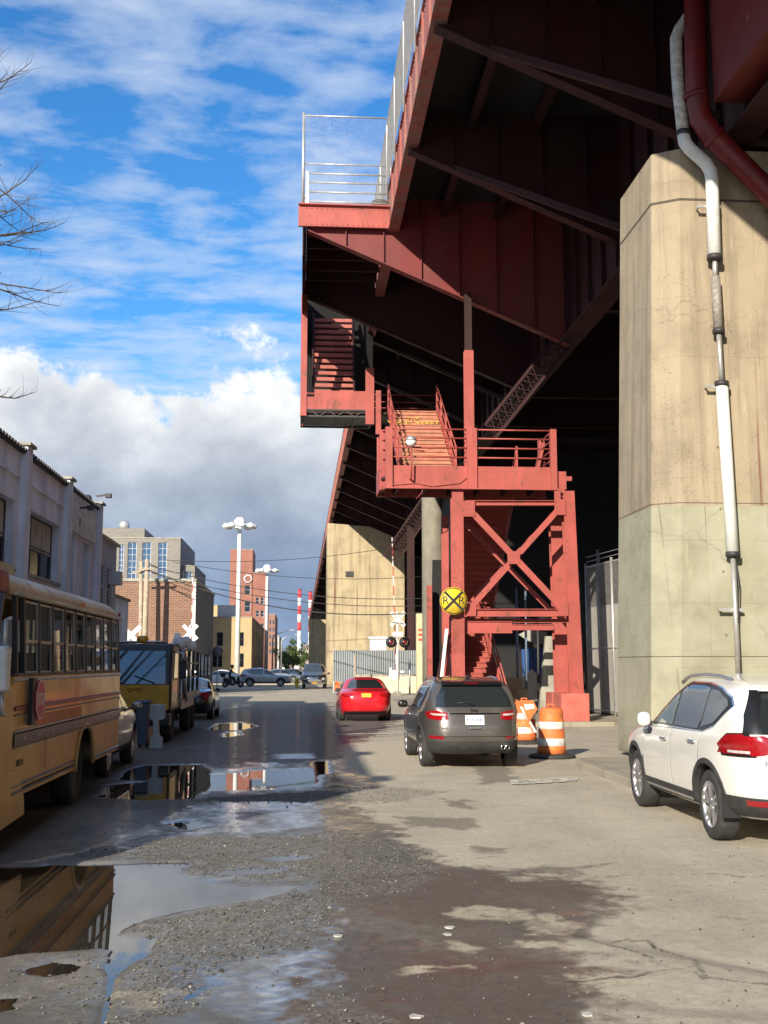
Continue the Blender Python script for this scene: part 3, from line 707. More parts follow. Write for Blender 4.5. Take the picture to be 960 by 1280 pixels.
# white conduit down the near pier
cd = thing('conduit', 'pale jointed conduit pipe running down the face of the near concrete pier', 'conduit', PY(920,835,20.7))
Yc = 20.82
def ct(pix, r, name, m, n=14, dy=0):
    MB().tube([PY(u, v, Yc+dy) for u, v in pix], r, n).build(name, m, cd)
ct([(885,-40),(873,0),(866,14),(850,36),(845,48),(846,80),(848,110),(854,168)], .125, 'wrapped_pipe', mat('peeling_wrap', (.62,.62,.60), .6, 0, .2, 6, .4, 18, dirt=(.14,.12,.11), dirtamt=.6, dscale=7))
ct([(854,166),(856,178),(862,186),(882,204),(888,214),(890,226),(893,322)], .132, 'upper_pipe', M['pvc'])
ct([(893.3,320),(894,350)], .05, 'thin_pipe', M['galv']); ct([(894,346),(898,412)], .095, 'coupling_sleeve', mat('corroded_sleeve', (.32,.29,.25), .7, .3, .35, 18, .4, 60))
ct([(898,410),(902,480)], .05, 'thin_pipe', M['galv']); ct([(902,478),(916,694)], .118, 'lower_pipe', M['pvc'])
ct([(916,692),(923,845)], .05, 'thin_pipe', M['galv']); ct([(918,692),(924,730),(922,790),(926,845)], .012, 'cable', M['wire'], 6, -.03)
mb = MB()
for (u, v, r) in ((893.2,322,.15),(898.3,414,.12),(902,480,.14),(916.2,693,.14),(854.5,167,.145)):
    a = PY(u, v-3, Yc); b_ = PY(u, v+3, Yc); mb.tube([a, b_], r, 16)
mb.build('collar', M['dark'], cd)
mb = MB()
for (u, v) in ((891,258),(902,483),(919,762)):
    a = PY(u, v, Yc); mb.box(a.x-.32, a.x+.16, Yc+.0, Yc+.03, a.z-.03, a.z+.03); mb.tube([(a.x-.26,Yc+.02,a.z),(a.x-.26,21.02,a.z)], .02, 6); mb.tube([(a.x+.12,Yc+.02,a.z),(a.x+.12,21.02,a.z)], .02, 6)
mb.build('pipe_clamp', M['galv'], cd)

# ------------------------------------------------------------------ stair tower
T = thing('stair_tower', 'salmon red steel pedestrian stair tower with switchback flights up to the elevated highway', 'staircase', (6.6, 36, 0))
YF = 35.0
red = M['red']
def hcol(u0, u1, vt, vb, y, zb=.15):
    a = PY((u0+u1)/2, vt, y); b_ = PY((u0+u1)/2, vb, y); w_ = (u1-u0)*y/1400
    return a, b_, w_
def ibcol(name, x0, z0, x1, z1, y, w_, d_=.36, face=True):
    mb = MB(); mb.ibeam((x0, y, z0), (x1, y, z1), w_, d_, .025, upv=(0,1,0)); 
    return mb.build(name, red, T)
# front posts (left pair, right splayed)
zp = pz(0, 612, YF)
xa0, xa1 = px(572, 612, YF), px(574, 860, YF)
ibcol('column', xa1, .5, xa0, zp, YF+.2, .37)
xb0, xb1 = px(711, 612, YF), px(723, 870, YF)
ibcol('column', xb1, .9, xb0, zp, YF+.2, .37)
ibcol('column', px(556,700,37.2), .3, px(556,640,37.2), pz(0,646,37.2), 37.2, .2)
ibcol('column', px(702,860,37.0), .8, px(694,640,37.0), pz(0,640,37.0), 37.0, .42)
ibcol('column', px(569,700,42.5), .3, px(569,640,42.5), 9.6, 42.5, .34); ibcol('column', px(700,700,42.5), .3, px(700,640,42.5), 9.0, 42.5, .34)
plinth = mat('painted_plinth', (.50,.13,.10), .85, 0, .15, 3, .2, 50, dirt=(.25,.12,.09), dirtamt=.4)
MB().box(px(702,880,YF-.45), px(737,880,YF-.45), YF-.45, YF+.75, .1, pz(0,867,YF-.45)).build('plinth', plinth, T, bevel=.02)
MB().box(px(553,880,YF-.4), px(592,880,YF-.4), YF-.4, YF+.8, .1, .55).build('plinth', plinth, T, bevel=.02)
MB().box(px(690,862,36.6), px(714,862,36.6), 36.6, 37.6, .1, pz(0,866,36.6)).build('plinth', plinth, T, bevel=.02)
# cross beams + bracing
def hb(u0, u1, v, y, w_, h, name='cross_beam', vr=None):
    a = PY(u0, v, y); b_ = PY(u1, vr or v, y); return MB().ibeam(a, b_, w_, h, .02).build(name, red, T)
hb(582, 702, 629, YF+.1, .2, .16); hb(584, 706, 766, YF+.1, .2, .24)
hb(584, 706, 776, YF+.4, .1, .12)
for (p_, q_, w_) in (((582,632),(706,764),.22),((704,630),(584,764),.2)):
    a = PY(*p_, YF+(.05 if p_[0] < 600 else .22)); b_ = PY(*q_, YF+(.05 if p_[0] < 600 else .22))
    MB().bar(a, b_, .07, w_*.9, upv=(0,0,1)).build('cross_brace', red, T)
a = PY(582,655,37.1); b_ = PY(700,775,37.1); MB().bar(a, b_, .06, .16).build('cross_brace', red, T)
a = PY(690,645,37.4); b_ = PY(590,752,37.4); MB().bar(a, b_, .1, .16).build('cross_brace', red, T)
mb = MB()  # gussets
def gus(u, v, w_, h, y=YF-.0): 
    c = PY(u, v, y); mb.box(c.x-w_/2, c.x+w_/2, y-.03, y-.01, c.z-h/2, c.z+h/2)
gus(586, 636, .38, .5, YF+.0); gus(700, 634, .36, .5); gus(588, 762, .35, .4); gus(703, 762, .35, .4); gus(642, 697, .4, .4, YF+.03)
for (u, v, w_, h, y) in ((586,636,.38,.5,YF),(700,634,.36,.5,YF),(588,762,.35,.4,YF),(703,762,.35,.4,YF),(642,697,.4,.4,YF+.03)):
    c = PY(u, v, y)
    for i in (-1,0,1):
        for j in (-1,0,1): mb.cbox((c.x+i*w_*.33, y-.036, c.z+j*h*.33), .03, .014, .03)
mb.build('gusset_plate', red, T)
mb = MB()
for x0b, x1b in ((xa0, xa1), (xb0, xb1)):
    for z in np.arange(1.3, zp-.2, .32):
        t_ = (zp-z)/zp; xc2 = x0b+(x1b-x0b)*t_
        for s in (-.13, .13): mb.cbox((xc2+s, YF-.012+.2-.18, z), .028, .02, .028)
mb.tube([PY(478,607,YF-.07),PY(520,604,YF-.07),PY(540,608,YF-.08),PY(575,604,YF-.07),PY(584,597,YF-.07)], .012, 5)
mb.tube([PY(530,608,YF-.07),PY(527,616,YF-.05),PY(520,624,YF+.1)], .014, 5)
mb.build('bolts_and_cable', M['red_half_shaded2'], T)
hb(582, 640, 784, YF+.3, .12, .38, 'hanger_beam'); hb(640, 700, 784, 37.0, .1, .2, 'hanger_beam')
# lower platform
zt = pz(0, 583, YF); zb_ = pz(0, 612, YF)
xL, xR = px(475, 600, YF), px(708, 600, YF)
yB = YF+1.75
mb = MB(); mb.box(xL+.25, px(697,600,YF), YF-.04, YF-.01, zb_, zt); mb.box(xL+.25, px(697,600,YF), YF-.14, YF-.0401, zb_-.001, zb_+.04); mb.box(px(697,600,YF)+.002, xR, YF+.02, YF+.05, zb_+.05, zt-.12); mb.box(px(708,600,YF), px(715,600,YF), YF, YF+.2, zt-.42, zt-.28)
mb.box(xL+.25, px(697,600,YF), yB, yB+.03, zb_, zt)
mb.build('edge_beam', red, T)
mb = MB(); mb.prism([(xL+.25, YF-.04),(xL, YF+.30),(xL, yB),(xL+.03,yB),(xL+.03,YF+.31),(xL+.27,YF-.0)], 'z', zb_, zt); mb.build('end_plate', red, T)
MB().box(xL+.05, xR-.3, YF+.001, yB-.001, zb_+.3, zb_+.38).build('platform_deck', M['red_shaded'], T)
mb = MB()
for x in np.arange(xL+.6, xR-.4, .9): mb.box(x-.03, x+.03, YF+.0, yB, zb_+.05, zb_+.29)
mb.build('joist', M['red_shaded'], T)
def railing(posts, v_list, y, name='railing', r=.028, pw=.1, ztop=None, parent=T, m=red, flat=False):
    mb = MB()
    zs2 = [pz(0, v, y) for v in v_list]
    for x in posts: mb.box(x-pw/2, x+pw/2, y-pw/2, y+pw/2, zb_ if ztop is None else ztop[0], zs2[0]+.04)
    for z in zs2: mb.tube([(posts[0], y, z), (posts[-1], y, z)], r, 8)
    return mb.build(name, m, parent)
railing([px(486,560,YF), px(587,560,YF)+.0], (537,548,560,572), YF-.02, pw=.22)
railing([px(587,560,YF)+.12, px(691,560,YF)], (537,548,560,572), YF-.02, pw=.2)
# side rails going back
mb = MB()
for z in [pz(0, v, YF) for v in (537,548,560,572)]:
    mb.tube([(px(691,560,YF), YF+.1, z), (px(691,560,YF), yB, z)], .028, 8)
    mb.tube([(px(486,560,YF), YF+.1, z), (xL+.1, YF+.5, z), (xL+.1, yB, z)], .028, 8)
mb.box(px(691,560,YF)-.1, px(691,560,YF)+.1, yB-.1, yB+.1, zb_, zt+1.25); mb.box(xL+.02, xL+.2, YF+.45, YF+.63, zb_, zt+1.25); mb.box(xL+.02, xL+.2, yB-.1, yB+.1, zb_, zt+1.25)
mb.build('side_railing', red, T)
# cut stringer seen at right behind railing
MB().bar((px(668,584,36.6),36.6,zt-.1),(px(678,530,36.6),36.6,zt+1.1),.35,.1).build('stair_stub', red, T)
# tall hanger
xh = px(587, 520, YF); MB().ibeam((xh, YF+.12, zb_), (xh, YF+.12, 12.0), .3, .22, .02, upv=(0,1,0)).build('hanger_post', red, T)
MB().ibeam((xh, YF+.14, 12.003), (xh, YF+.14, ZB-2.2), .22, .16, .02, upv=(0,1,0)).build('hanger_post', M['red_shaded'], T)  # upper length takes the darkened red, its shade is in the colour
# globe lamp on bracket
lp = PY(514, 551, YF-.35); mb = MB(); mb.tube([(lp.x, YF-.05, pz(0,600,YF)), (lp.x, YF-.3, pz(0,600,YF)), (lp.x, YF-.35, lp.z-.2)], .03, 8); mb.tube([(lp.x, YF-.32, lp.z-.28), (lp.x+.45, YF-.1, lp.z-.28)], .02, 6)
lamp = thing('platform_lamp', 'small white globe lamp on a red bracket at the front of the lower stair platform', 'lamp', (lp.x, YF-.3, lp.z-.5))
mb.build('bracket', red, lamp)
sh_ = MB().lathe([(.02,.17),(.10,.15),(.17,.06),(.18,-.0)], lp, n=20).build('shade', M['galv'], lamp)
MB().lathe([(.17,-.001),(.165,-.08),(.11,-.16),(.02,-.19)], lp, n=20).build('globe', M['white_paint'], lamp)
# flights
def flight(name, xa, xb, p, q, n, closed=True, backs=None, th=.04, stringer=True, mcol=red, rails=True):
    """p=(y,z) bottom, q=(y,z) top"""
    mb = MB(); dy = (q[0]-p[0])/n; dz = (q[1]-p[1])/n
    for i in range(n):
        y0, z0 = p[0]+dy*i, p[1]+dz*i
        ya, yb = sorted((y0, y0+dy))
        mb.box(xa, xb, ya-(.035 if dy > 0 else 0), yb+(.035 if dy < 0 else 0), z0+dz-th, z0+dz)
        if closed: mb.box(xa, xb, y0+.004, y0+.016, z0+.001, z0+dz-.041)
    f = mb.build(name, backs or mcol, T)
    if stringer:
        d = Vector((0, q[0]-p[0], q[1]-p[1])); o_ = Vector((0, -d.z, d.y)).normalized()*(.02 if d.y > 0 else -.02)
        for x in (xa-.05, xb+.05):
            mb = MB(); mb.bar((x, p[0], p[1]+.08), (x, q[0], q[1]+.08), .03, .36); mb.bar((x, p[0], p[1]+.27), (x, q[0], q[1]+.27), .1, .02)
            mb.build('stringer', mcol, f)
            if rails:
                mb = MB()
                for h in (.45, .75, 1.1): mb.tube([(x, p[0], p[1]+h), (x, q[0], q[1]+h)], .025, 8)
                for t in np.linspace(0, 1, 5):
                    yy_ = p[0]+(q[0]-p[0])*t; zz_ = p[1]+(q[1]-p[1])*t; mb.box(x-.03, x+.03, yy_-.03, yy_+.03, zz_, zz_+1.1)
                mb.build('handrail', mcol, f)
    return f
worn = mat('worn_riser', (.46,.17,.10), .6, 0, .3, 3, .1, 30, dirt=(.30,.2,.13), dirtamt=.6, dscale=4, stretch=(.4,1,1))
xs1, xs2 = px(497,560,38.5), px(560,560,38.5)
zM = 11.5
f1 = flight('middle_flight', xs1, xs2, (36.9, zt-.05), (42.0, zM), 17, mcol=red, backs=worn)
mb = MB(); gy = 38.35
sd_ = Vector((0,5.1,zM-zt+.05)).normalized(); sn_ = Vector((0,-sd_.z,sd_.y)); gp_ = lambda y_: Vector((xs1+.78, y_, zt-.05+(y_-36.9)*sd_.z/sd_.y))+sn_*.21
mb.text('THE', .27, gp_(41.05), (1,0,0), sd_, .006); mb.text('WILD WEST', .36, gp_(40.68), (1,0,0), sd_, .006)
mb.build('graffiti', mat('yellow_spray', (.75,.55,.08), .6), f1)
# mid landing
xm0, xm1 = -.05, px(560, 500, 42)
mb = MB(); mb.box(xm0, xm1, 42.0, 43.9, zM-.08, zM); mb.build('middle_landing', M['red_shaded'], T)
mb = MB(); mb.box(px(393,500,42)-.0, px(462,500,42), 41.96, 41.99, pz(430,512,42), pz(430,489,42)); mb.box(px(384,500,42), px(393,500,42)-.002, 41.96, 41.99, pz(430,512,42), pz(430,497,42)); mb.build('kick_plate', red, T)
mb = MB(); za, zc = pz(430,513,42), pz(430,521,42)
mb.bar((xm0,42,za),(px(466,0,42),42,za),.1,.06); mb.bar((xm0,42,zc),(px(466,0,42),42,zc),.08,.05)
xx2 = np.linspace(xm0, px(466,0,42), 9)
for i in range(8): mb.bar((xx2[i],42,za if i%2 else zc),(xx2[i+1],42,zc if i%2 else za),.04,.04)
for x in xx2[::2]: mb.bar((x,42,zc),(x,43.9,zc),.06,.06)
mb.bar((xm0,43.9,zc),(px(466,0,42),43.9,zc),.08,.08); mb.box(xm0+.06, px(465,0,42), 42.06, 43.8, zc+.03, zc+.07); mb.build('landing_truss', M['dark'], T)
mb = MB(); mb.box(xm0-.04, xm0+.2, 41.9, 42.1, zc, ZB-.1); mb.build('hanger_post', red, T)
mb = MB(); mb.box(xm0-.02, xm0+.12, 43.8, 43.95, zc, ZB-.1); mb.build('hanger_post', red, T)
mb = MB(); mb.box(px(458,0,42), px(468,0,42), 41.9, 42.1, zM-.5, 13.2); mb.box(px(470,0,42), px(476,0,42), 41.8, 41.98, zM-.9, 12.3); mb.build('hanger_post', red, T)
# rails of mid landing
mb = MB()
for h in (.3,.6,.85,1.15): mb.tube([(xm0,43.9,zM+h),(xm1,43.9,zM+h)], .025, 8)
for h in (.3,.6,.85,1.15): mb.tube([(xm0+.05,42.1,zM+h),(xm0+.05,43.9,zM+h)], .025, 8)
mb.build('landing_railing', red, T)
# upper flight rises back towards the viewer, its riser backs face the street
flight('upper_flight', .47, 2.05, (43.95, zM), (46.3, ZB+.30), 17, closed=False, th=.14, mcol=M['red_shaded'], backs=M['red_half_shaded2'], rails=False)
zl1s = pz(430,257,35.3)-.002
mb = MB(); mb.box(-.1, 3.0, 46.9, 46.95, 12.6, ZT+.3); mb.box(-.035, -.005, 42.0, 46.89, ZB-.87, ZT+.3); mb.build('shade_panel', mat('shade_panel_black', (.006,.005,.005), .9), T)  # added black backing painting the dark behind the treads, plus a shadow-casting side sheet
MB().box(-.06, -.031, 35.62, 41.98, ZB-.87, ZT-.3).build('shadow_side_plate', M['red_shaded'], T)  # added edge-on plate that throws the slanting shadow on the upper flight
# upper landing between the two long beams
MB().box(.075, XE-.06, 35.62, 41.98, ZB+.36, ZB+.44).build('upper_landing', M['red_shaded'], T)
mb = MB(); mb.box(-.03, .07, 35.62, 41.98, ZB-.1, zl1s); mb.box(.02, XE-.06, 42.0, 42.05, ZB-.08, ZB+.5)
for y in np.arange(36.2, 42, 1.1): mb.box(.08, XE-.07, y, y+.08, ZB+.02, ZB+.355)
mb.build('landing_frame', M['red_shaded'], T)
mb = MB(); mb.prism([(XE+.06,ZB+.302),(XG-.03,ZB+.302),(XG-.03,ZT),(XE+.06,ZT)], 'y', 42.08, 42.11); mb.prism([(.15,ZB+.3),(.15,ZB-.15),(XG-.03,ZB-.15-(XG-.15)*.425),(XG-.03,ZB+.3)], 'y', 42.08, 42.11); mb.bar((.15,42.1,ZB-.17),(XG-.03,42.1,ZB-.17-(XG-.15)*.425),.3,.03); mb.build('cantilever_beam', M['red_shaded'], T)
zl0, zl1 = pz(430,285,35.3), pz(430,257,35.3)
mb = MB(); mb.box(px(373,270,35.3), px(487,270,35.3), 35.28, 35.31, zl0, zl1); mb.box(px(373,270,35.3), px(487,270,35.3), 35.16, 35.279, zl1-.04, zl1-.001); mb.box(px(373,270,35.3), px(487,270,35.3), 35.2, 35.279, zl0+.001, zl0+.03)
for x in np.arange(.06, 2.85, .17):
    for z in (zl0+.1, zl1-.12): mb.cbox((x, 35.27, z), .035, .03, .035)
mb.build('landing_edge_plate', red, T, )
# upper rail and mesh screen
zr = [pz(430, v, 35.35) for v in (206,218,229,241,253)]
mb = MB(); x0_, x1_ = px(380,230,35.35), px(489,230,35.35)
for i, z in enumerate(zr): mb.tube([(x0_ if i == 0 else x0_+.15,35.35,z),(x1_,35.35,z)], .032 if i else .028, 8)
mb.box(x0_+.06, x0_+.16, 35.3, 35.4, zl1, zr[1]+.05); mb.build('upper_railing', M['galv'], T)
mb = MB(); ztp = pz(430,147,35.35)
mb.tube([(x0_-.03,35.3,zl1),(x0_-.03,35.3,ztp+.1)], .05, 10); mb.tube([(x1_-.02,35.3,zl1),(x1_-.02,35.3,ztp+.1)], .045, 10); mb.tube([(x0_,35.3,ztp),(x1_,35.3,ztp)], .03, 8)
mb.tube([(x0_+.06,41.9,zl1),(x0_+.06,41.9,ztp+.1)], .045, 10); mb.tube([(x0_-.03,35.3,ztp),(x0_-.03,41.9,ztp)], .03, 8)
mb.build('screen_frame', M['galv'], T)
mb = MB(); chainlink(mb, (x0_,35.3,0), (x1_,35.3,0), zl1, ztp, .07, .003); chainlink(mb, (x0_-.03,35.3,0), (x0_-.03,41.9,0), zl1, ztp, .1, .0035); mb.build('screen_mesh', M['galv'], T)
# barrel on landing
bp = Vector((px(475,240,36.4), 36.4, zl1))
mb = MB().lathe([(.28,0),(.30,.05),(.28,.1),(.28,.32),(.31,.36),(.28,.4),(.28,.62),(.31,.66),(.29,.72),(.2,.74)], bp+Vector((0,0,-.1)), n=20)
tag(mb.build('storage_drum', M['dark']), 'grey drum standing on the top landing behind its railing', 'drum')
# lower flights inside the tower
xq = px(590,800,37)
flight('ground_flight', 5.3, 6.6, (36.2, .15), (42.0, 4.0), 21, mcol=red)
MB().box(5.2, 8.9, 42.0, 43.6, 3.92, 4.0).build('lower_landing', M['red_shaded'], T)
flight('lower_flight', 5.6, 7.2, (42.0, 4.0), (36.9, zt-.05), 21, mcol=red)
MB().box(5.3, 5.36, 37.3, 42, .2, 3.6).build('side_panel', M['red_shaded'], T)
# ------------------------------------------------------------------ buildings
def wall_open(mb, P, U, W, Hh, ops, depth, N):
    """front face of a wall with rectangular openings; P origin, U unit along, N outward normal; ops (u0,u1,z0,z1)"""
    P = Vector(P); U = Vector(U); N = Vector(N); Z = Vector((0,0,1))
    us = sorted({0, W, *[o[0] for o in ops], *[o[1] for o in ops]}); zs = sorted({0, Hh, *[o[2] for o in ops], *[o[3] for o in ops]})
    for i in range(len(us)-1):
        for j in range(len(zs)-1):
            cu, cz = (us[i]+us[i+1])/2, (zs[j]+zs[j+1])/2
            if any(o[0] < cu < o[1] and o[2] < cz < o[3] for o in ops): continue
            mb.add([P+U*us[i]+Z*zs[j], P+U*us[i+1]+Z*zs[j], P+U*us[i+1]+Z*zs[j+1], P+U*us[i]+Z*zs[j+1]], [(0,1,2,3)])
    for o in ops:
        c = [P+U*o[0]+Z*o[2], P+U*o[1]+Z*o[2], P+U*o[1]+Z*o[3], P+U*o[0]+Z*o[3]]; d = [q-N*depth for q in c]
        for a in range(4):
            b = (a+1) % 4; mb.add([c[a], c[b], d[b], d[a]], [(0,1,2,3)])
def win(parent, P, U, N, o, depth, frame, pane, mull=(1,1), name='window', fr=.06, blind=None):
    P = Vector(P); U = Vector(U); N = Vector(N); Z = Vector((0,0,1)); dd = depth-.04
    f = lambda u, z, t: P+U*u+Z*z-N*t
    mb = MB(); a, b_, c, d = o
    for (u0, u1, z0, z1) in ((a,a+fr,c,d),(b_-fr,b_,c,d),(a+fr+.001,b_-fr-.001,c,c+fr),(a+fr+.001,b_-fr-.001,d-fr,d)):
        q = [f(u0,z0,dd),f(u1,z0,dd),f(u1,z1,dd),f(u0,z1,dd),f(u0,z0,dd-.05),f(u1,z0,dd-.05),f(u1,z1,dd-.05),f(u0,z1,dd-.05)]
        mb.add(q, [(0,3,2,1),(4,5,6,7),(0,1,5,4),(1,2,6,5),(2,3,7,6),(3,0,4,7)])
    for i in range(1, mull[0]):
        u = a+(b_-a)*i/mull[0]; mb.bar(f(u,c+fr,dd-.02), f(u,d-fr,dd-.02), .04, .04)
    for i in range(1, mull[1]):
        z = c+(d-c)*i/mull[1]; mb.bar(f(a+fr,z,dd-.024), f(b_-fr,z,dd-.024), .04, .04)
    w_ = mb.build(name, frame, parent)
    MB().add([f(a+.01,c+.01,dd),f(b_-.01,c+.01,dd),f(b_-.01,d-.01,dd),f(a+.01,d-.01,dd)], [(0,1,2,3)]).build('pane', pane, w_, fixn=False)
    if blind:
        zz = c+(d-c)*blind[0]; n = max(4, int((b_-a)/.12)); bm_ = MB(); vs = []
        for i in range(n+1):
            u = a+.07+(b_-a-.14)*i/n; vs += [f(u,zz,dd-.012-.03*(i%2)), f(u,d-.07,dd-.012-.03*(i%2))]
        bm_.add(vs, [(2*i,2*i+2,2*i+3,2*i+1) for i in range(n)]); bm_.build('curtain', blind[1], w_, fixn=False)
    return w_
X_ = Vector((1,0,0)); Y_ = Vector((0,1,0))
# painted industrial building on the left
wpaint = mat('painted_grey_white_brick', (.80,.84,.92), .8, 0, .10, 1.2, .25, 40, dirt=(.36,.38,.44), dirtamt=.55, dscale=1.1, stretch=(1,1,.22))
curtain = mat('old_curtain', (.50,.47,.40), .8, 0, .15, 3, dirt=(.2,.18,.15), dirtamt=.4)
FX = -7.25
b1 = thing('industrial_building', 'white painted two storey industrial building with capped pilasters beside the yellow bus', 'building', (-12, 25, 0))
by0, by1 = 1.6, 40.4; zpar = 7.30
pil = [40.15-5.35*i for i in range(8)]
ops = []
for i in range(7):
    y1_, y0_ = pil[i], pil[i+1]
    if i == 0: ops += [(y0_+.95-by0, y0_+1.55-by0, 4.1, 6.0, 0), (y0_+3.1-by0, y0_+4.1-by0, 4.1, 5.95, 0)]
    else: ops += [(y0_+.75-by0, y1_-.75-by0, 4.3, 6.0, 1)]
    ops += [(y0_+.8-by0, y1_-.8-by0, .9, 3.2, 2)]
mb = MB(); wall_open(mb, (FX, by0, 0), Y_, by1-by0, zpar, [o[:4] for o in ops], .3, X_)
mb.add([(FX,by1,0),(-24,by1,0),(-24,by1,zpar),(FX,by1,zpar),(-24,by0,0),(-24,by0,zpar),(FX,by0,0),(FX,by0,zpar)], [(0,1,2,3),(1,4,5,2),(4,6,7,5)])
mb.add([(FX-.35,by0,zpar-.5),(FX-.35,by1,zpar-.5),(-24,by1,zpar-.5),(-24,by0,zpar-.5)], [(0,1,2,3)])
mb.add([(FX-.35,by0,zpar-.5),(FX-.35,by1,zpar-.5),(FX-.35,by1,zpar),(FX-.35,by0,zpar)], [(0,1,2,3)])
mb.build('wall', wpaint, b1, fixn=False)
mb = MB(); mb.box(FX-.4, FX+.10, by0, by1, zpar+.002, zpar+.09)
for y in np.arange(by0, by1, .28): mb.box(FX-.1, FX+.14, y, y+.16, zpar+.05, zpar+.13)
mb.build('coping', M['dark'], b1)
for y in pil:
    mb = MB(); mb.box(FX, FX+.16, y-.28, y+.28, 0, zpar+.22); mb.box(FX-.35, FX+.155, y-.275, y+.275, zpar+.1, zpar+.221); p_ = mb.build('pilaster', wpaint, b1)
    MB().box(FX-.42, FX+.24, y-.36, y+.36, zpar+.223, zpar+.30).build('cap', M['conc'], p_)
for y0_ in pil[1:]:
    mb = MB(); mb.box(FX, FX+.05, y0_+.4, y0_+4.95, 6.62, 6.70); mb.box(FX, FX+.08, y0_+.3, y0_+5.05, 3.72, 3.85); mb.build('string_course', wpaint, b1)
fr_d = mat('dark_window_frame', (.07,.08,.10), .5); fr_w = mat('white_window_frame', (.6,.62,.66), .5, dirt=(.2,.2,.2), dirtamt=.3)
for o in ops:
    if o[4] == 1:
        if by0+o[0] > 8: win(b1, (FX,by0,0), Y_, X_, o[:4], .3, fr_d, M['glass_old'], (3,2), blind=(.45, curtain)); MB().box(FX, FX+.09, by0+o[0]-.1, by0+o[1]+.1, o[2]-.1, o[2]-.01).build('sill', M['conc'], b1)
        else: win(b1, (FX,by0,0), Y_, X_, o[:4], .3, fr_d, M['glass_old'], (3,2))
    else: win(b1, (FX,by0,0), Y_, X_, o[:4], .3, fr_d, M['glass_old'], (1 if o[4]==0 else 4, 1 if o[4]==0 else 3))
MB().box(FX+.02, FX+.09, 35.35, 39.6, 6.05, 7.27).build('blank_sign_board', mat('white_board', (.72,.72,.70), .5, dirt=(.35,.33,.3), dirtamt=.5, dscale=2), b1)
mb = MB(); mb.text('LI', .42, (FX+.095, 36.6, 6.45), (0,1,0), (0,0,1), .004); mb.build('sign_lettering', M['dark'], b1)
aw = mat('blue_grey_awning', (.36,.42,.52), .5, dirt=(.2,.22,.25), dirtamt=.4)
for a_, c_ in ((28.2, 33.6), (34.6, 40.0)):
    mb = MB(); mb.prism([(FX+.17,4.02),(FX+.62,3.7),(FX+.62,3.3),(FX+.17,3.3)], 'y', a_, c_); mb.build('awning', aw, b1)
MB().box(FX+.1, FX+.2, 26.0, 28.2, 3.9, 4.3).build('small_sign_panel', mat('yellow_panel', (.62,.52,.3), .5), b1)  # yellow sign board standing in for a small yellowish window
for (y, z) in ((36.6,6.9),(39.9,7.8)):
    mb = MB(); mb.bar((FX,y,z),(FX+.35,y,z+.05),.06); mb.cbox((FX+.42,y,z+.02),.2,.25,.14); mb.build('security_lamp', M['dark'], b1)
mb = MB(); mb.lathe([(.02,-.03),(.11,-.02),(.15,.03)], (FX-.2, 39.3, zpar+.32), 'y', 18); mb.bar((FX-.2,39.3,zpar),(FX-.2,39.3,zpar+.3),.03); mb.build('satellite_dish', M['dark'], b1)
# grey siding annexe
b2 = thing('siding_annexe', 'lower grey siding annexe joined to the far end of the white industrial building', 'building', (-12, 44, 0))
k = NT('grey_siding'); sp3 = k.n('SeparateXYZ'); k.l(k.coord(), sp3.inputs[0]); fz = k.math('FRACT', k.math('DIVIDE', sp3.outputs[2], .13))
k.set('Base Color', k.mix(k.math('MULTIPLY', k.math('LESS_THAN', fz, .18), .6), k.ramp(k.noise(1,5), [(.3,(.44,.48,.56)),(.7,(.56,.60,.68))]), (.1,.1,.12))); k.set('Roughness', .7); k.bump(fz, .6, .02); sid = k.m
o2 = [(1.0,1.8,3.9,5.55),(2.4,3.2,3.9,5.55)]
mb = MB(); wall_open(mb, (FX-.05,40.62,0), Y_, 4.3, 6.5, o2, .12, X_); mb.add([(FX-.05,44.92,0),(-24,44.92,0),(-24,44.92,6.5),(FX-.05,44.92,6.5),(-24,40.62,0),(-24,40.62,6.5)], [(0,1,2,3),(1,4,5,2)]); mb.add([(FX-.05,40.62,6.5),(FX-.05,44.92,6.5),(-24,44.92,6.5),(-24,40.62,6.5)], [(0,1,2,3)]); mb.build('wall', sid, b2, fixn=False)
MB().box(-24, FX+.06, 40.62, 45.0, 6.503, 6.62).build('coping', mat('tan_coping', (.5,.42,.3), .7), b2)
for o in o2: win(b2, (FX-.05,40.62,0), Y_, X_, o, .12, fr_w, M['glass_old'], (1,2))
MB().box(FX-.03, FX+.4, 43.05, 43.75, 4.9, 5.4).build('air_conditioner', M['galv'], b2)
# low workshop row that follows (mostly hidden by vehicles)
b2b = thing('low_workshop', 'low painted workshop wall half hidden behind the tow truck', 'building', (-13, 50, 0))
MB().box(-24, -8.6, 45.3, 57.0, 0, 5.0).build('wall', wpaint, b2b); MB().box(-24, -8.5, 45.3, 57.1, 5.003, 5.12).build('coping', M['dark'], b2b)
# brick warehouse
bm1 = brick_mat('orange_brown_brick', (.27,.135,.085), (.20,.09,.055), (.36,.29,.22), 1.6); bm2 = brick_mat('dark_brick', (.34,.10,.065), (.26,.07,.045), (.4,.3,.24), 1.5)
b3 = thing('brick_warehouse', 'orange brick warehouse with a dark side wall, behind the pale utility poles', 'building', (-16, 80, 0))
Yb = 74.0; xr_ = px(243,740,Yb); zt3 = pz(200,727,Yb)
MB().box(-34, xr_, Yb, 90, 0, zt3).build('wall', bm1, b3)
MB().box(-34, xr_+.12, Yb-.12, 90.1, zt3+.003, zt3+.2).build('coping', M['conc'], b3)
MB().box(xr_+.005, xr_+.05, Yb+.3, 90, 0, zt3-.0).build('side_panel', mat('dark_blue_side', (.07,.085,.12), .6, 0, .2, 1), b3)
MB().box(xr_-.12, xr_+.10, Yb-.06, Yb-.002, 0, zt3).build('corner_strip', M['white_paint'], b3)
mb = MB(); 
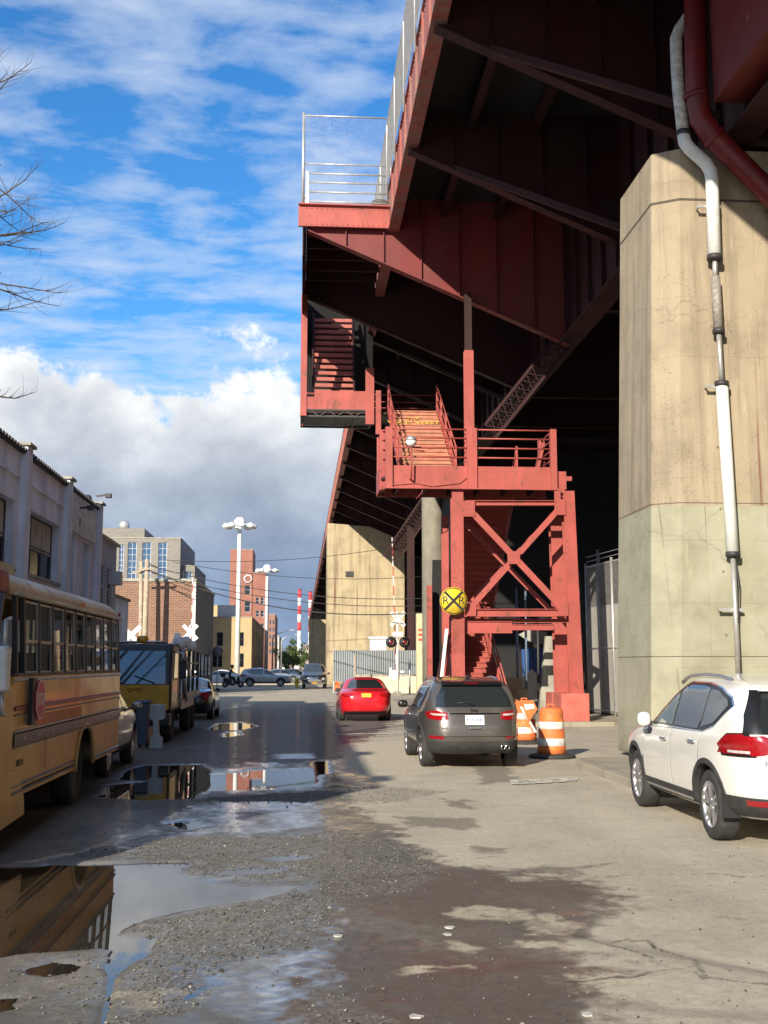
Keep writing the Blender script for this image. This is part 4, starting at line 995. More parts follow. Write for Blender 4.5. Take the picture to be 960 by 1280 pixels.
for y in (76,79,82,85): mb.box(xr_+.052, xr_+.12, y, y+1.8, 1, 2.6)
mb.build('side_window', M['glass_old'], b3)
# tan office, brick tower, modern block, further blocks
def block(name, label, u0, u1, vt, y, depth, m, wins=(), frame=None, pane=None, parapet=.35, side=None, cat='building', mull=(1,2)):
    a, c = px(u0, vt, y), px(u1, vt, y); h = pz((u0+u1)/2, vt, y)
    t = thing(name, label, cat, ((a+c)/2, y+depth/2, 0))
    ops = []
    for (wu0, wu1, wv0, wv1) in wins: ops.append((px(wu0,wv0,y)-a, px(wu1,wv0,y)-a, pz(0,wv1,y), pz(0,wv0,y)))
    sops = [tuple(s_) for s_ in (side or [])]
    mb = MB(); wall_open(mb, (a,y,0), X_, c-a, h, ops, .2, -Y_)
    wall_open(mb, (c,y,0), Y_, depth, h, sops, .2, X_)
    mb.add([(c,y+depth,0),(a,y+depth,0),(a,y+depth,h),(c,y+depth,h),(a,y,0),(a,y,h)], [(0,1,2,3),(1,4,5,2)])
    mb.add([(a,y,h-parapet),(c,y,h-parapet),(c,y+depth,h-parapet),(a,y+depth,h-parapet)], [(0,1,2,3)])
    mb.build('wall', m, t, fixn=False)
    mb = MB(); mb.box(a-.05,c+.05,y-.05,y+.25,h+.003,h+.12); mb.box(c-.25,c+.05,y+.255,y+depth,h+.003,h+.12); mb.build('coping', M['conc'], t)
    for o in ops: win(t, (a,y,0), X_, -Y_, o, .2, frame or fr_d, pane or M['glass_old'], mull)
    for o in sops: win(t, (c,y,0), Y_, X_, o, .2, frame or fr_d, pane or M['glass_old'], (1,2))
    return t, a, c, h
tan = mat('tan_brick_render', (.50,.37,.20), .85, 0, .12, .6, .1, 20, dirt=(.35,.25,.15), dirtamt=.3)
t, a, c, h = block('tan_office', 'tan two storey office on the corner below the tall brick tower', 262, 315, 772, 130, 44, tan,
   [(271,279,791,808),(300,305,791,808),(300,305,817,834),(263,278,818,834)], side=[(6+7*i,8.4+7*i,4.2,6) for i in range(5)]+[(6+7*i,8.4+7*i,1.2,3) for i in range(5)])
MB().box(a+.8, a+3.2, 131, 136, h-.3, h+1.5).build('rooftop_shed', M['galv'], t)
t, a, c, h = block('tan_rear_block', 'beige block with a flat grey top behind the tan corner office', 258, 292, 757, 178, 20, tan)
t, a, c, h = block('brick_tower', 'tall plain red brick tower behind the first high mast light', 288, 316, 687, 225, 14, bm2,
   [(306,313,733,744),(306,313,752,766)], frame=fr_w, pane=M['glass'])
MB().lathe([(.75,-.06),(.9,0),(.75,.06),(.6,0)], (px(310,725,224.9), 224.85, pz(0,725,224.9)), 'y', 20, cap=False).build('round_vent', fr_w, t)
block('brick_apartments', 'red brick apartment block with small windows right of the tall brick tower', 316.2, 332, 716, 224, 25, bm2,
   [(320,324,748+16*i,756+16*i) for i in range(4)]+[(326,330,748+16*i,756+16*i) for i in range(4)], frame=fr_w, pane=M['glass'])
block('brown_block', 'brown block with rows of small windows down the far street', 331, 344, 768, 268, 30, mat('brown_block', (.30,.16,.12), .8),
   [(333+4*i,335+4*i,776+9*j,781+9*j) for i in range(3) for j in range(5)], pane=M['glass_blue'])
block('pale_shopfront_block', 'low pale block with dark windows at the end of the street', 340, 349, 795, 330, 40, mat('pale_block', (.5,.47,.42), .8), [(342,344,802,808),(345,347,802,808),(342,344,813,819)])
gm = brick_mat('grey_brick', (.28,.26,.225), (.22,.20,.175), (.3,.29,.26), 2.0)
t, a, c, h = block('modern_block', 'grey brick modern block with three tall blue window strips above the brick warehouse', 120, 226, 673, 122, 16, gm,
   [(160,171,681,727),(178,189,681,727),(198,209,681,727),(149,155,684,722)], frame=fr_w, pane=M['glass_blue'], mull=(2,6))
MB().box(px(140,0,124), px(200,0,124), 124, 134, h-.3, pz(0,664,124)).build('penthouse', gm, t)
MB().box(c+.004, c+.05, 122.2, 138, 0, h-.05).build('dark_side_cladding', mat('dark_cladding', (.05,.06,.09), .5), t)
mb = MB(); mb.lathe([(.02,-.1),(.5,0),(.6,.2)], (px(154,662,124), 124.4, pz(0,660,124)), 'y', 14); mb.bar((px(154,662,124),124.6,pz(0,664,124)-.2),(px(154,662,124),124.6,pz(0,660,124)),.12); mb.build('roof_dish', M['galv'], t)
block('grey_wing', 'lower grey wing right of the modern block with one blue window', 226.3, 243.5, 708, 123, 14, gm, [(229,240,716,726)], frame=fr_w, pane=M['glass_blue'], mull=(3,1))
# skyline filler: small distant blocks
rr = random.Random(3)
for i, (u0, u1, vt, y, cc_) in enumerate([(344,352,806,420,(.45,.35,.28)),(350,357,812,520,(.5,.5,.5)),(357,366,816,600,(.35,.25,.2)),(365,373,808,560,(.55,.52,.48)),(372,381,812,640,(.42,.40,.38)),(379,388,806,480,(.4,.33,.28))]):
    lab = ['reddish block at the far end of the street, beside the pale shopfront block','small grey block far down the street behind the street lamp','low brown block far away behind the green tree','pale far block just right of the green tree','distant grey block under the striped chimneys','brownish far block tucked beside the farthest concrete pier'][i]
    block('distant_block', lab, u0, u1, vt, y, 20, mat('far_block', cc_, .8), [(u0+1.5,u0+3,vt+4,vt+7),(u0+4.5,u0+6,vt+4,vt+7)])
# blocks far behind on both sides, closing the horizon
for i, (x0_, x1_, y_, h_, lab) in enumerate([(-70,-24,100,8,'long low block on the cross street hidden behind the brick warehouse'),(-160,-75,140,11,'wide dull block far left beyond the warehouse')]):
    t = thing('rear_block', lab, 'building', ((x0_+x1_)/2, y_, 0)); MB().box(x0_, x1_, y_, y_+20, 0, h_).build('wall', tan if i else bm1, t); MB().box(x0_-.1, x1_+.1, y_-.1, y_+20.1, h_+.003, h_+.2).build('coping', M['conc'], t)
# dark storage sheds under the viaduct
shed = mat('shade_black_sheet', (.016,.015,.016), .9, 0, .3, .6, .2, 15)  # near-black colour stands in for the deep shade under the viaduct
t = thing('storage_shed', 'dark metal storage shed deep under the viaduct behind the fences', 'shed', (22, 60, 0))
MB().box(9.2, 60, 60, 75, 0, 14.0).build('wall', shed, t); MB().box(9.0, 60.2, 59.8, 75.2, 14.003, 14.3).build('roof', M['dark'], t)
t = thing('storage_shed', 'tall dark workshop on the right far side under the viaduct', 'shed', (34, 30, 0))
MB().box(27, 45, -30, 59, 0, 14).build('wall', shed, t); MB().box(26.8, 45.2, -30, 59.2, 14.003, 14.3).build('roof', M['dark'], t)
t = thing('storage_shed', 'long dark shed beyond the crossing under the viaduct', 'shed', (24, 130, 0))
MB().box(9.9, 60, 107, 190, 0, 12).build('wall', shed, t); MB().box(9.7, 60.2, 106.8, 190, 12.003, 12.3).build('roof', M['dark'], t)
# striped chimneys
def chimney(u, vt, y, lab, wpx=4.6):
    x = px(u, vt, y); h = pz(u, vt, y); r = wpx*y/1400/2
    t = thing('chimney', lab, 'chimney', (x, y, 0), 'striped power station chimneys on the horizon')
    n = 7; seg = h/ (n*1.7)
    MB().lathe([(r*1.25,0),(r,h*.36)], (x,y,0), n=16).build('shaft', M['white_paint'], t)
    z = h*.36; bands = [.10,.12,.12,.10,.1,.1]
    for i in range(6):
        z2 = z+h*.64/6
        MB().lathe([(r-.01*i,z+.01),(r-.01*(i+1),z2)], (x,y,0), n=16).build('band', M['lampred'] if False else (mat('chimney_red', (.60,.05,.06), .6) if i%2 else M['white_paint']), t); z = z2
    MB().lathe([(r*1.06,h),(r*1.06,h+.5)], (x,y,0), n=16).build('rim', M['dark'], t)
chimney(374.5, 737, 900, 'taller striped red and white chimney left of the other on the horizon')
chimney(388, 740, 900, 'striped red and white chimney partly hidden by the viaduct edge')
# high mast lights
def mast(u, vt, y, lab, r=.19):
    x = px(u, vt+40, y); h = pz(u, vt, y)
    t = thing('high_mast_light', lab, 'light mast', (x, y, 0), 'high mast lights along the cross street')
    MB().lathe([(r*1.35,0),(r,h-.4)], (x,y,0), n=14).build('pole', M['white_paint'], t)
    mb = MB(); mb.lathe([(.25,h-.6),(.55,h-.3),(.6,h-.1),(.3,h+.25)], (x,y,0), n=16); mb.tube([(x+1.15*math.cos(a_),y+1.15*math.sin(a_),h-.55) for a_ in np.linspace(0,6.283,17)[:-1]], .05, 6, closed=True); mb.build('ring', M['white_paint'], t)
    for i in range(8):
        a_ = i*math.pi/4+.2; cx, cy = x+1.35*math.cos(a_), y+1.35*math.sin(a_)
        mb = MB(); mb.bar((x+.4*math.cos(a_),y+.4*math.sin(a_),h-.45),(cx,cy,h-.5),.08); mb.lathe([(.12,h-.35),(.36,h-.55),(.38,h-.75),(.3,h-.85)], (cx,cy,0), n=12); mb.build('lamp_head', M['white_paint'], t)
mast(299, 650, 112, 'taller high mast light with a ring of lamps in front of the brick tower')
mast(333.5, 708, 160, 'shorter looking farther high mast light right of the brick tower')
MB_ = None
# utility poles
def upole(u, vt, y, lab, lean=0, r=.17):
    x = px(u, vt, y); h = pz(u, vt, y); x0 = px(u-lean, 831, y)
    t = thing('utility_pole', lab, 'pole', (x0, y, 0), 'wooden utility poles in front of the brick warehouse')
    MB().tube([(x0,y,0),(x,y,h)], [r*1.2, r*.8], 12).build('shaft', M['wood'], t)
    MB().bar((x-.5,y-.2,h-.7),(x+.5,y-.2,h-.6),.1).build('crossarm', M['wood'], t); return t, x, h
t, xu, hu = upole(184, 699, 72.0, 'leaning pale wooden utility pole, the right one of the close pair', 4)
upole(176.5, 702, 72.3, 'straight wooden utility pole, the left one of the close pair', 0, .14)
for i, (u0, v0, y0_, u1, v1, y1_, lab) in enumerate([(184,706,72,532,748,66,'upper overhead cable running from the utility pole to the viaduct'),(184,712,72,534,765,66,'thick sagging overhead cable crossing low over the street'),
    (190,716,72,534,757,70,'thin overhead cable just above the thick sagging one'),(206,700,90,534,676,90,'highest overhead cable rising to the right across the viaduct'),
    (215,702,90,534,720,90,'long level overhead cable crossing in front of the far pier'),(184,703,72,242,716,74,'short service cable from the utility pole to the brick warehouse')]):
    a_ = PY(u0,v0,y0_); c_ = PY(u1,v1,y1_); n = 14; sag = 1.1 if i in (1,) else .7
    if i == 5: sag = .25
    pts = [a_.lerp(c_, t_)-Vector((0,0,sag*4*t_*(1-t_))) for t_ in np.linspace(0,1,n)]
    tag(MB().tube(pts, .035 if i == 1 else .024, 5).build('overhead_cable', M['wire']), lab, 'cable', 'overhead cables crossing the street')
# round sign seen from behind
x = px(272, 818, 88); t = thing('round_sign', 'round grey back of a traffic sign on a thin post at the corner', 'road sign', (x, 88, 0))
MB().tube([(x,88,0),(x,88,3.4)], .04, 8).build('post', M['galv'], t); MB().lathe([(.0,-.01),(.42,-.01),(.42,.01),(0,.01)], (x,87.93,pz(0,815,88)), 'y', 24, cap=False).build('plate', mat('sign_back', (.22,.23,.24), .5, .4), t)
# cobra street lamps
for (u, vt, y, lab, dr) in ((352, 797, 190, 'curved arm street lamp far down the street beside the green tree', 1), (341, 792, 150, 'street lamp with a long arm pointing right near the crossing cars', 1)):
    x = px(u, vt, y); h = pz(u, vt, y); t = thing('street_lamp', lab, 'street lamp', (x, y, 0), 'curved street lamps down the road')
    MB().tube([(x,y,0),(x,y,h-.6),(x+dr*.3,y,h-.1),(x+dr*2.2,y,h+.45)], [.12,.09,.07,.05], 8).build('pole', M['galv'], t); MB().cbox((x+dr*2.5,y,h+.46), .7,.25,.14).build('lamp_head', M['galv'], t, bevel=.04)
# railroad crossing signals
M['dimred'] = mat('unlit_red_lens', (.13,.012,.014), .2, 0, .1, coat=.6)
def crossbuck(mb, c, L=1.22, w_=.23, y=0, back=False):
    for s in (1,-1):
        d = Vector((math.cos(R(45)),0,s*math.sin(R(45)))); mb.bar(Vector((c[0],y-(0 if s>0 else .03),c[2]))-d*L/2, Vector((c[0],y-(0 if s>0 else .03),c[2]))+d*L/2, .02, w_, upv=(-d.z,0,d.x))
def signal(name, lab, u, y, vx, gate, lights=True, txt=True):
    x = px(u, 831, y); t = thing(name, lab, 'crossing signal', (x, y, 0), 'railroad crossing signals'); zc_ = pz(0, vx, y)
    MB().lathe([(.085,0),(.07,zc_+.45)], (x,y,0), n=12).build('mast', M['white_paint'], t)
    mb = MB(); c_ = Vector((x, y-.12, zc_)); crossbuck(mb, c_, y=y-.12); cb_ = mb.build('crossbuck', M['white_paint'], t)
    if txt:
        mb = MB()
        for (s, w1, w2) in ((1,'RAIL','ROAD'),(-1,'CROSS','ING')):
            d = Vector((math.cos(R(45)),0,s*math.sin(R(45)))); n = Vector((-d.z,0,d.x)) if s > 0 else Vector((-d.z,0,d.x))
            yy_ = -.012 if s > 0 else -.042
            for wd, k_ in ((w1,-.36),(w2,.36)): mb.text(wd, .17, c_+d*k_+Vector((0,yy_-.002,0)), d, n, .004)
        mb.build('lettering', M['black'], cb_)
    if lights:
        zl = zc_-1.45
        MB().bar((x-.4,y-.1,zl),(x+.4,y-.1,zl),.07).build('light_arm', M['white_paint'], t)
        MB().box(x-.32,x+.32,y-.14,y-.115,zc_-1.08,zc_-.8).build('track_plate', M['white_paint'], t)
        for s in (-.42,.42):
            o_ = MB().lathe([(.0,-.005),(.34,-.005),(.34,.0),(0,0)], (x+s,y-.19,zl), 'y', 22, cap=False).build('light_backplate', M['black'], t)
            MB().lathe([(0,-.06),(.1,-.055),(.155,-.02),(.16,0)], (x+s,y-.2,zl), 'y', 18, cap=False).build('lens', M['dimred'], o_)
            MB().lathe([(.18,-.0),(.19,-.16)], (x+s,y-.2,zl), 'y', 18, cap=False).build('hood', M['galv'], o_, fixn=False)
    if gate:
        zg = 1.2; mb = MB(); mb.box(x-.35,x+.12,y+.1,y+.5,zg-.25,zg+.35); mb.box(x-.5,x-.36,y+.12,y+.3,zg-.1,zg+.5); mb.box(x+.13,x+.42,y+.1,y+.4,zg+.2,zg+.32); mb.build('gate_mechanism', M['white_paint'], t)
        MB().box(x-.25,x+.2,y-.2,y+.2,0,.25).build('base', M['conc'], t)
        top = PY(gate[0], gate[1], y+.3); bot = Vector((x+gate[2],y+.3,1.3)); d = (top-bot); n = 14
        for i in range(n):
            p_, q_ = bot+d*(i/n), bot+d*((i+1)/n); MB().bar(p_+d*.0004, q_, .05, .16-.05*i/n).build('gate_arm_stripe', M['white_paint'] if i%2 else mat('gate_red', (.45,.04,.04), .5), t)
    return t
signal('crossing_signal', 'railroad crossing signal with raised striped gate, crossbuck and twin red lights before the corrugated fence', 497, 70, 774, (490,672,-.05))
signal('crossing_signal', 'railroad crossbuck with raised gate at the corner of the brick warehouse', 237, 70, 791, (241,722,.05), lights=False, txt=False)
xx4 = px(164,795,66); t = thing('crossbuck_sign', 'plain white crossbuck sign showing above the yellow truck cab', 'road sign', (xx4,66,0))
MB().tube([(xx4,66,0),(xx4,66,pz(0,795,66)+.3)], .06, 8).build('post', M['galv'], t); mb = MB(); crossbuck(mb, (xx4,0,pz(0,795,66)), 1.5, .26, 65.9); mb.build('crossbuck', M['white_paint'], t)
# R x R advance sign fixed to the stair tower
yr = 34.72; c_ = PY(567,751,yr); t = thing('railroad_sign', 'round yellow railroad advance sign with a black X on the stair tower', 'road sign', c_); rr_ = 17.3*yr/1400
MB().lathe([(0,0),(rr_,0),(rr_,.02),(0,.02)], c_, 'y', 40, cap=False).build('plate', M['yellow_sign'], t)
mb = MB(); mb.lathe([(rr_*.90,-.002),(rr_*.96,-.002),(rr_*.96,-.006),(rr_*.90,-.006)], c_, 'y', 40, cap=False); mb.build('border', M['black'], t)
mb = MB()
for s in (1,-1):
    d = Vector((math.cos(R(45)),0,s*math.sin(R(45)))); o_ = Vector((0,-.004-.003*(s+1),0)); mb.bar(c_-d*rr_*.9+o_, c_+d*rr_*.9+o_, .004, .075, upv=(-d.z,0,d.x))
mb.build('cross', M['black'], t)
mb = MB(); mb.text('R', .36, c_+Vector((-rr_*.58,-.006,0)), (1,0,0), (0,0,1)); mb.text('R', .36, c_+Vector((rr_*.58,-.006,0)), (1,0,0), (0,0,1)); mb.build('lettering', M['black'], t)
# corrugated fence + low wall + boxes beyond the crossing
Yw = 76.0; ca, cb2 = px(417,830,Yw), px(529,830,Yw); z0_, z1_ = pz(0,846,Yw), pz(0,813,Yw)
t = thing('corrugated_fence', 'grey corrugated metal fence standing behind the crossing signal', 'fence', ((ca+cb2)/2,Yw,0))
n = 40; vs = []
for i in range(n*2+1):
    x = ca+(cb2-ca)*i/(2*n); y = Yw+(.07 if i%2 else -.07); vs += [(x,y,z0_-.3),(x,y,z1_)]
mb = MB().add(vs, [(2*i,2*i+2,2*i+3,2*i+1) for i in range(2*n)]); mb.build('sheet', mat('grey_corrugated', (.34,.37,.39), .5, .0, .12, .8, dirt=(.3,.3,.3), dirtamt=.5, dscale=1, stretch=(1,1,.2)), t, fixn=False)
mb = MB()
for x in np.linspace(ca, cb2, 5): mb.box(x-.04,x+.04,Yw+.06,Yw+.14,0,z1_+.1)
mb.build('post', M['galv'], t)
t = thing('low_wall', 'long low cream wall at the foot of the corrugated fence', 'wall', ((ca+cb2)/2+1,Yw-.6,0)); MB().box(px(445,850,75.3), px(560,850,75.3), 75.3, 75.7, 0, pz(0,845,75.3)).build('wall', mat('cream_wall', (.62,.57,.42), .8, dirt=(.35,.3,.22), dirtamt=.4), t); MB().box(px(445,850,75.3)-.05, px(560,850,75.3)+.05, 75.25, 75.75, pz(0,845,75.3)+.003, pz(0,845,75.3)+.1).build('coping', M['conc'], t)
xw0, xw1 = px(463,800,78), px(483,800,78)
t = thing('signal_cabinet', 'white metal cabinet showing above the corrugated fence', 'cabinet', ((xw0+xw1)/2,78,0)); MB().box(xw0,xw1,78,79,0,pz(0,799,78)).build('body', M['white_paint'], t, bevel=.03); MB().box(xw0-.1,xw1+.1,77.9,79.1,pz(0,799,78)+.003,pz(0,796,78)).build('roof', M['white_paint'], t)
xw0, xw1 = px(521,800,60), px(530,800,60)
t = thing('striped_post_box', 'tall cream and red marked post box beside the round concrete column', 'cabinet', ((xw0+xw1)/2,60,0)); MB().box(xw0,xw1,60,60.5,0,pz(0,767,60)).build('body', mat('cream_box', (.62,.52,.32), .7), t); 
mb = MB()
for v in (786,792,798): mb.box(xw0+.08,xw1-.08,59.97,59.998,pz(0,v+3,60),pz(0,v,60))
mb.build('marking', mat('box_red', (.5,.1,.07), .6), t)
for (u, v0, y, lab) in ((444,818,73,'short tan post before the corrugated fence, nearer the far pier'),(512,818,73,'thin grey post before the low cream wall')):
    x = px(u,v0,y); tag(MB().tube([(x,y,0),(x,y,pz(0,v0,y))], .06, 8).build('fence_post', M['wood'] if u < 500 else M['galv']), lab, 'post')
xo = px(421,850,84); tag(MB().prism([(xo-.2,0),(xo+.25,0),(xo+.1,1.0),(xo-.05,1.0)], 'y', 84, 84.3).build('traffic_cone', M['orange']), 'faded orange cone at the foot of the far pier', 'cone')

# tall chain link fence to the right of the tower
fa, fb_ = Vector((px(736,860,40.5),40.5,0)), Vector((px(790,860,35.5)+.4,35.5,0))
t = thing('chain_link_fence', 'tall grey chain link fence with slats between the stair tower and the near pier', 'fence', (fa+fb_)/2)
mb = MB(); hf = pz(0,707,40.5)
for s in (0,.25,.5,.75,1): p_ = fa.lerp(fb_, s); mb.tube([(p_.x,p_.y,0),(p_.x,p_.y,hf+(.5 if s==.25 else .1))], .05, 8)
for z in (.3, hf*.45, hf-.05): mb.tube([fa+Vector((0,0,z)), fb_+Vector((0,0,z))], .03, 6)
for z in (hf+.15, hf+.32): mb.tube([fa+Vector((0,-.1,z)), fb_+Vector((0,-.1,z))], .012, 5)
mb.build('frame', M['galv'], t)
mb = MB(); chainlink(mb, fa, fb_, .2, hf, .09, .007); mb.build('wire_mesh', M['galv'], t)
mb = MB(); dfl = (fb_-fa)
for i in range(9):
    p_ = fa+dfl*(i/9+.006); q_ = fa+dfl*((i+1)/9-.006); mb.bar(p_+Vector((0,.16,2.1)), q_+Vector((0,.16,2.1)), .03, 3.7)
mb.build('grey_panel', mat('grey_panel', (.40,.39,.35), .8, 0, .15, 1, dirt=(.22,.2,.17), dirtamt=.5, stretch=(1,1,.2)), t)
# clutter behind the tower
def clutter(name, lab, cat, mb, m, **k_): return tag(mb.build(name, m, **k_), lab, cat)
def slab(u0, u1, v0, v1, y, d=.15, lean=0): 
    mb = MB(); a_, c_ = px(u0,v0,y), px(u1,v0,y); z0_, z1_ = max(.15, pz(0,v1,y)), pz(0,v0,y); mb.prism([(a_,z0_),(c_,z0_),(c_+lean,z1_),(a_+lean,z1_)], 'y', y, y+d); return mb
clutter('concrete_slab', 'tall grey concrete slab leaning behind the right leg of the stair tower', 'slab', slab(672,694,795,893,39,.25,.3), M['conc'], bevel=.02)
clutter('metal_sheet', 'dark sheet metal panel leaning left of the stair tower', 'panel', slab(537,551,700,870,38.2,.05,.1), shed)
clutter('timber_post', 'red painted post standing left of the stair tower by the concrete column', 'post', slab(534,540,732,870,37.6,.2), red)
clutter('timber_plank', 'pale plank leaning between the red posts left of the tower', 'plank', slab(547,551,786,870,36.6,.05,.25), M['white_paint'])
clutter('timber_plank', 'dark red plank leaning against the left tower column', 'plank', slab(541,545,790,870,36.8,.05,.4), M['red_shaded'])
clutter('blue_tarpaulin', 'crumpled blue tarpaulin hanging in the dark behind the tower bracing', 'tarpaulin', MB().prism([(px(652,810,43),pz(0,812,43)),(px(680,810,43),pz(0,808,43)),(px(677,810,43),pz(0,850,43)),(px(665,840,43),pz(0,836,43)),(px(654,850,43),pz(0,846,43))], 'y', 43, 43.06), mat('blue_tarp', (.03,.09,.30), .5, 0, .3, 6))
clutter('white_debris_sheet', 'torn whitish sheet caught behind the tower bracing above the blue tarpaulin', 'debris', MB().prism([(px(648,790,43.3),pz(0,793,43.3)),(px(662,790,43.3),pz(0,786,43.3)),(px(684,790,43.3),pz(0,790,43.3)),(px(680,808,43.3),pz(0,806,43.3)),(px(660,806,43.3),pz(0,801,43.3))], 'y', 43.3, 43.34), mat('torn_sheet', (.42,.42,.38), .8, 0, .4, 5))
for (u, lab) in ((646,'slim blue grey pipe standing left of the blue tarpaulin'),(657,'slim blue grey pipe standing in front of the blue tarpaulin'),(672,'dark pipe standing right of the blue tarpaulin')):
    x = px(u,800,41); clutter('scaffold_pipe', lab, 'pipe', MB().tube([(x,41,.15),(x+.02,41,pz(0,735 if u<670 else 760,41))], .045, 8), mat('blue_pipe', (.16,.22,.32), .5) if u < 670 else M['dark'])
for i, (u, v0, ln, lab) in enumerate([(731,715,-.3,'dark steel plate leaning beside the right tower leg, nearest it'),(738,720,.2,'dark steel plate leaning just left of the chain link fence'),(728,790,.1,'short dark panel standing low behind the right tower plinth')]):
    clutter('steel_plate', lab, 'panel', slab(u,u+5,v0,893,40.9+.25*i,.05,ln), [M['dark'], M['conc'], shed][i])
clutter('wooden_crate_stack', 'low dark heap of boards behind the open base of the tower', 'boards', MB().box(7.0,8.3,40.8,41.8,.15,1.0).box(7.1,8.2,40.9,41.7,1.003,1.4), M['wood'])
# traffic drums
def drum(p, lab, bend=False, grp='orange traffic drums by the grey car'):
    t = thing('traffic_drum', lab, 'traffic drum', p, grp)
    pr = [(.29,.0),(.285,.16),(.275,.175),(.275,.33),(.265,.34),(.265,.50),(.255,.51),(.255,.66),(.245,.67),(.24,.82),(.225,.90),(.19,.935)]
    MB().lathe([(r_,z_+.07) for r_, z_ in pr], p, n=32).build('body', M['orange'], t)
    for z0_, z1_, r0_, r1_ in ((.18,.325,.279,.279),(.515,.655,.259,.259)): MB().lathe([(r0_-.003,z0_+.07),(r0_,z0_+.075),(r1_,z1_+.065),(r1_-.003,z1_+.07)], p, n=32, cap=False).build('white_band', M['whitestripe'], t)
    MB().lathe([(.20,0.005),(.46,.005),(.48,.03),(.46,.06),(.34,.09),(.29,.095)], p, n=28).build('rubber_base', M['rubber'], t)
    mb = MB(); mb.tube([Vector(p)+Vector(q_) for q_ in ((-.07,0,1.0),(-.06,0,1.07),(.06,0,1.07),(.07,0,1.0))], .018, 6); mb.build('handle', M['orange'], t); return t
g1_ = G(690,948); drum((g1_.x,g1_.y,.012), 'orange and white traffic drum standing clear right of the grey car')
g2_ = Vector((px(656,930,27.0),27.0,.012)); drum(g2_, 'dented orange traffic drum half hidden behind the grey car')
mb = MB(); a_ = PY(644,880,26.5); mb.prism([(a_.x,a_.z+.12),(a_.x+.12,a_.z+.05),(a_.x+.46,a_.z-.62),(a_.x+.42,a_.z-.70)], 'y', 26.48, 26.5)
mb.prism([(a_.x+.1,a_.z+.1),(a_.x+.42,a_.z+.08),(a_.x+.52,a_.z-.12),(a_.x+.30,a_.z-.42)], 'y', 26.44, 26.46)
bt = tag(mb.build('broken_barricade_board', M['orange']), 'broken orange and white barricade board slumped on the dented drum', 'barricade')
mb = MB(); mb.prism([(a_.x+.2,a_.z+.0),(a_.x+.42,a_.z+.0),(a_.x+.46,a_.z-.10),(a_.x+.22,a_.z-.14)], 'y', 26.43, 26.436); mb.prism([(a_.x+.10,a_.z-.06),(a_.x+.17,a_.z-.06),(a_.x+.5,a_.z-.66),(a_.x+.44,a_.z-.66)], 'y', 26.466, 26.474); mb.build('white_stripe', M['whitestripe'], bt)
# litter
M['litter'] = mat('dirty_paper', (.50,.49,.45), .8, 0, .3, 20)
for i, (u, v, lab) in enumerate([(562,1163,'flattened white cup lying in the damp patch'),(560,1172,'crumpled white wrapper beside the flattened cup'),(520,1285,'pale can lid at the very bottom edge of the road'),(733,1273,'white torn paper at the bottom right of the damp patch'),(424,1174,'white paper scrap on the wet gravel')]):
    g_ = G(u, min(v,1276)); r2 = random.Random(i); pts = [(g_.x+.036*math.cos(a_)*r2.uniform(.6,1.3), g_.y+.04*math.sin(a_)*r2.uniform(.6,1.3)) for a_ in np.linspace(0,6.28,8)[:-1]]
    tag(MB().prism(pts, 'z', .018, .026).build('litter', M['litter']), lab, 'litter')
# trees
leafm = mat('far_leaves', (.07,.11,.025), .6, 0, .4, 2)
bark = mat('bark', (.10,.075,.055), .9, 0, .25, 8, .4, 60)
def leafy(x, y, h, r, lab, seed):
    rg2 = random.Random(seed); t = thing('leafy_tree', lab, 'tree', (x,y,0))
    mb = MB(); mb.tube([(x,y,0),(x+.1,y,h*.35),(x-.1,y,h*.7)], [.22,.16,.06], 8)
    for i in range(7):
        a_ = rg2.uniform(0,6.28); mb.tube([(x,y,h*.3+i*.3),(x+r*.5*math.cos(a_),y+r*.5*math.sin(a_),h*.55+i*.3)], [.09,.03], 6)
    mb.build('trunk', bark, t); mb = MB()
    cl = [(x+rg2.gauss(0,r*.45),y+rg2.gauss(0,r*.45),h*.62+rg2.gauss(0,h*.17),rg2.uniform(.35,.8)*r*.5) for _ in range(34)]
    for (cx,cy,cz,cr) in cl:
        for _ in range(70):
            v_ = Vector((rg2.gauss(0,1),rg2.gauss(0,1),rg2.gauss(0,1))).normalized()*cr*rg2.uniform(.5,1.05); p_ = Vector((cx,cy,cz))+v_
            a_ = Vector((rg2.gauss(0,1),rg2.gauss(0,1),rg2.gauss(0,1))).normalized()*.17; b_ = a_.cross(Vector((rg2.gauss(0,1),rg2.gauss(0,1),rg2.gauss(0,1)))).normalized()*.13
            mb.add([p_-a_,p_-b_,p_+a_,p_+b_], [(0,1,2,3)])
    mb.build('crown', leafm, t, fixn=False)
leafy(px(366,820,210), 210, 6.4, 2.6, 'small green leafy tree far down the street below the chimneys', 1)
leafy(px(357,825,300), 300, 6.0, 3.0, 'distant green tree behind the curved street lamp', 2)
leafy(px(376,828,330), 330, 5.5, 3.0, 'faint far tree right of the small green tree', 4)
tr0 = thing('bare_tree', 'leafless tree whose thin dark twigs reach in from the left edge of the sky', 'tree', (-6.35, 17.0, 0))
rg2 = random.Random(12); limbs = MB(); twigs = MB()
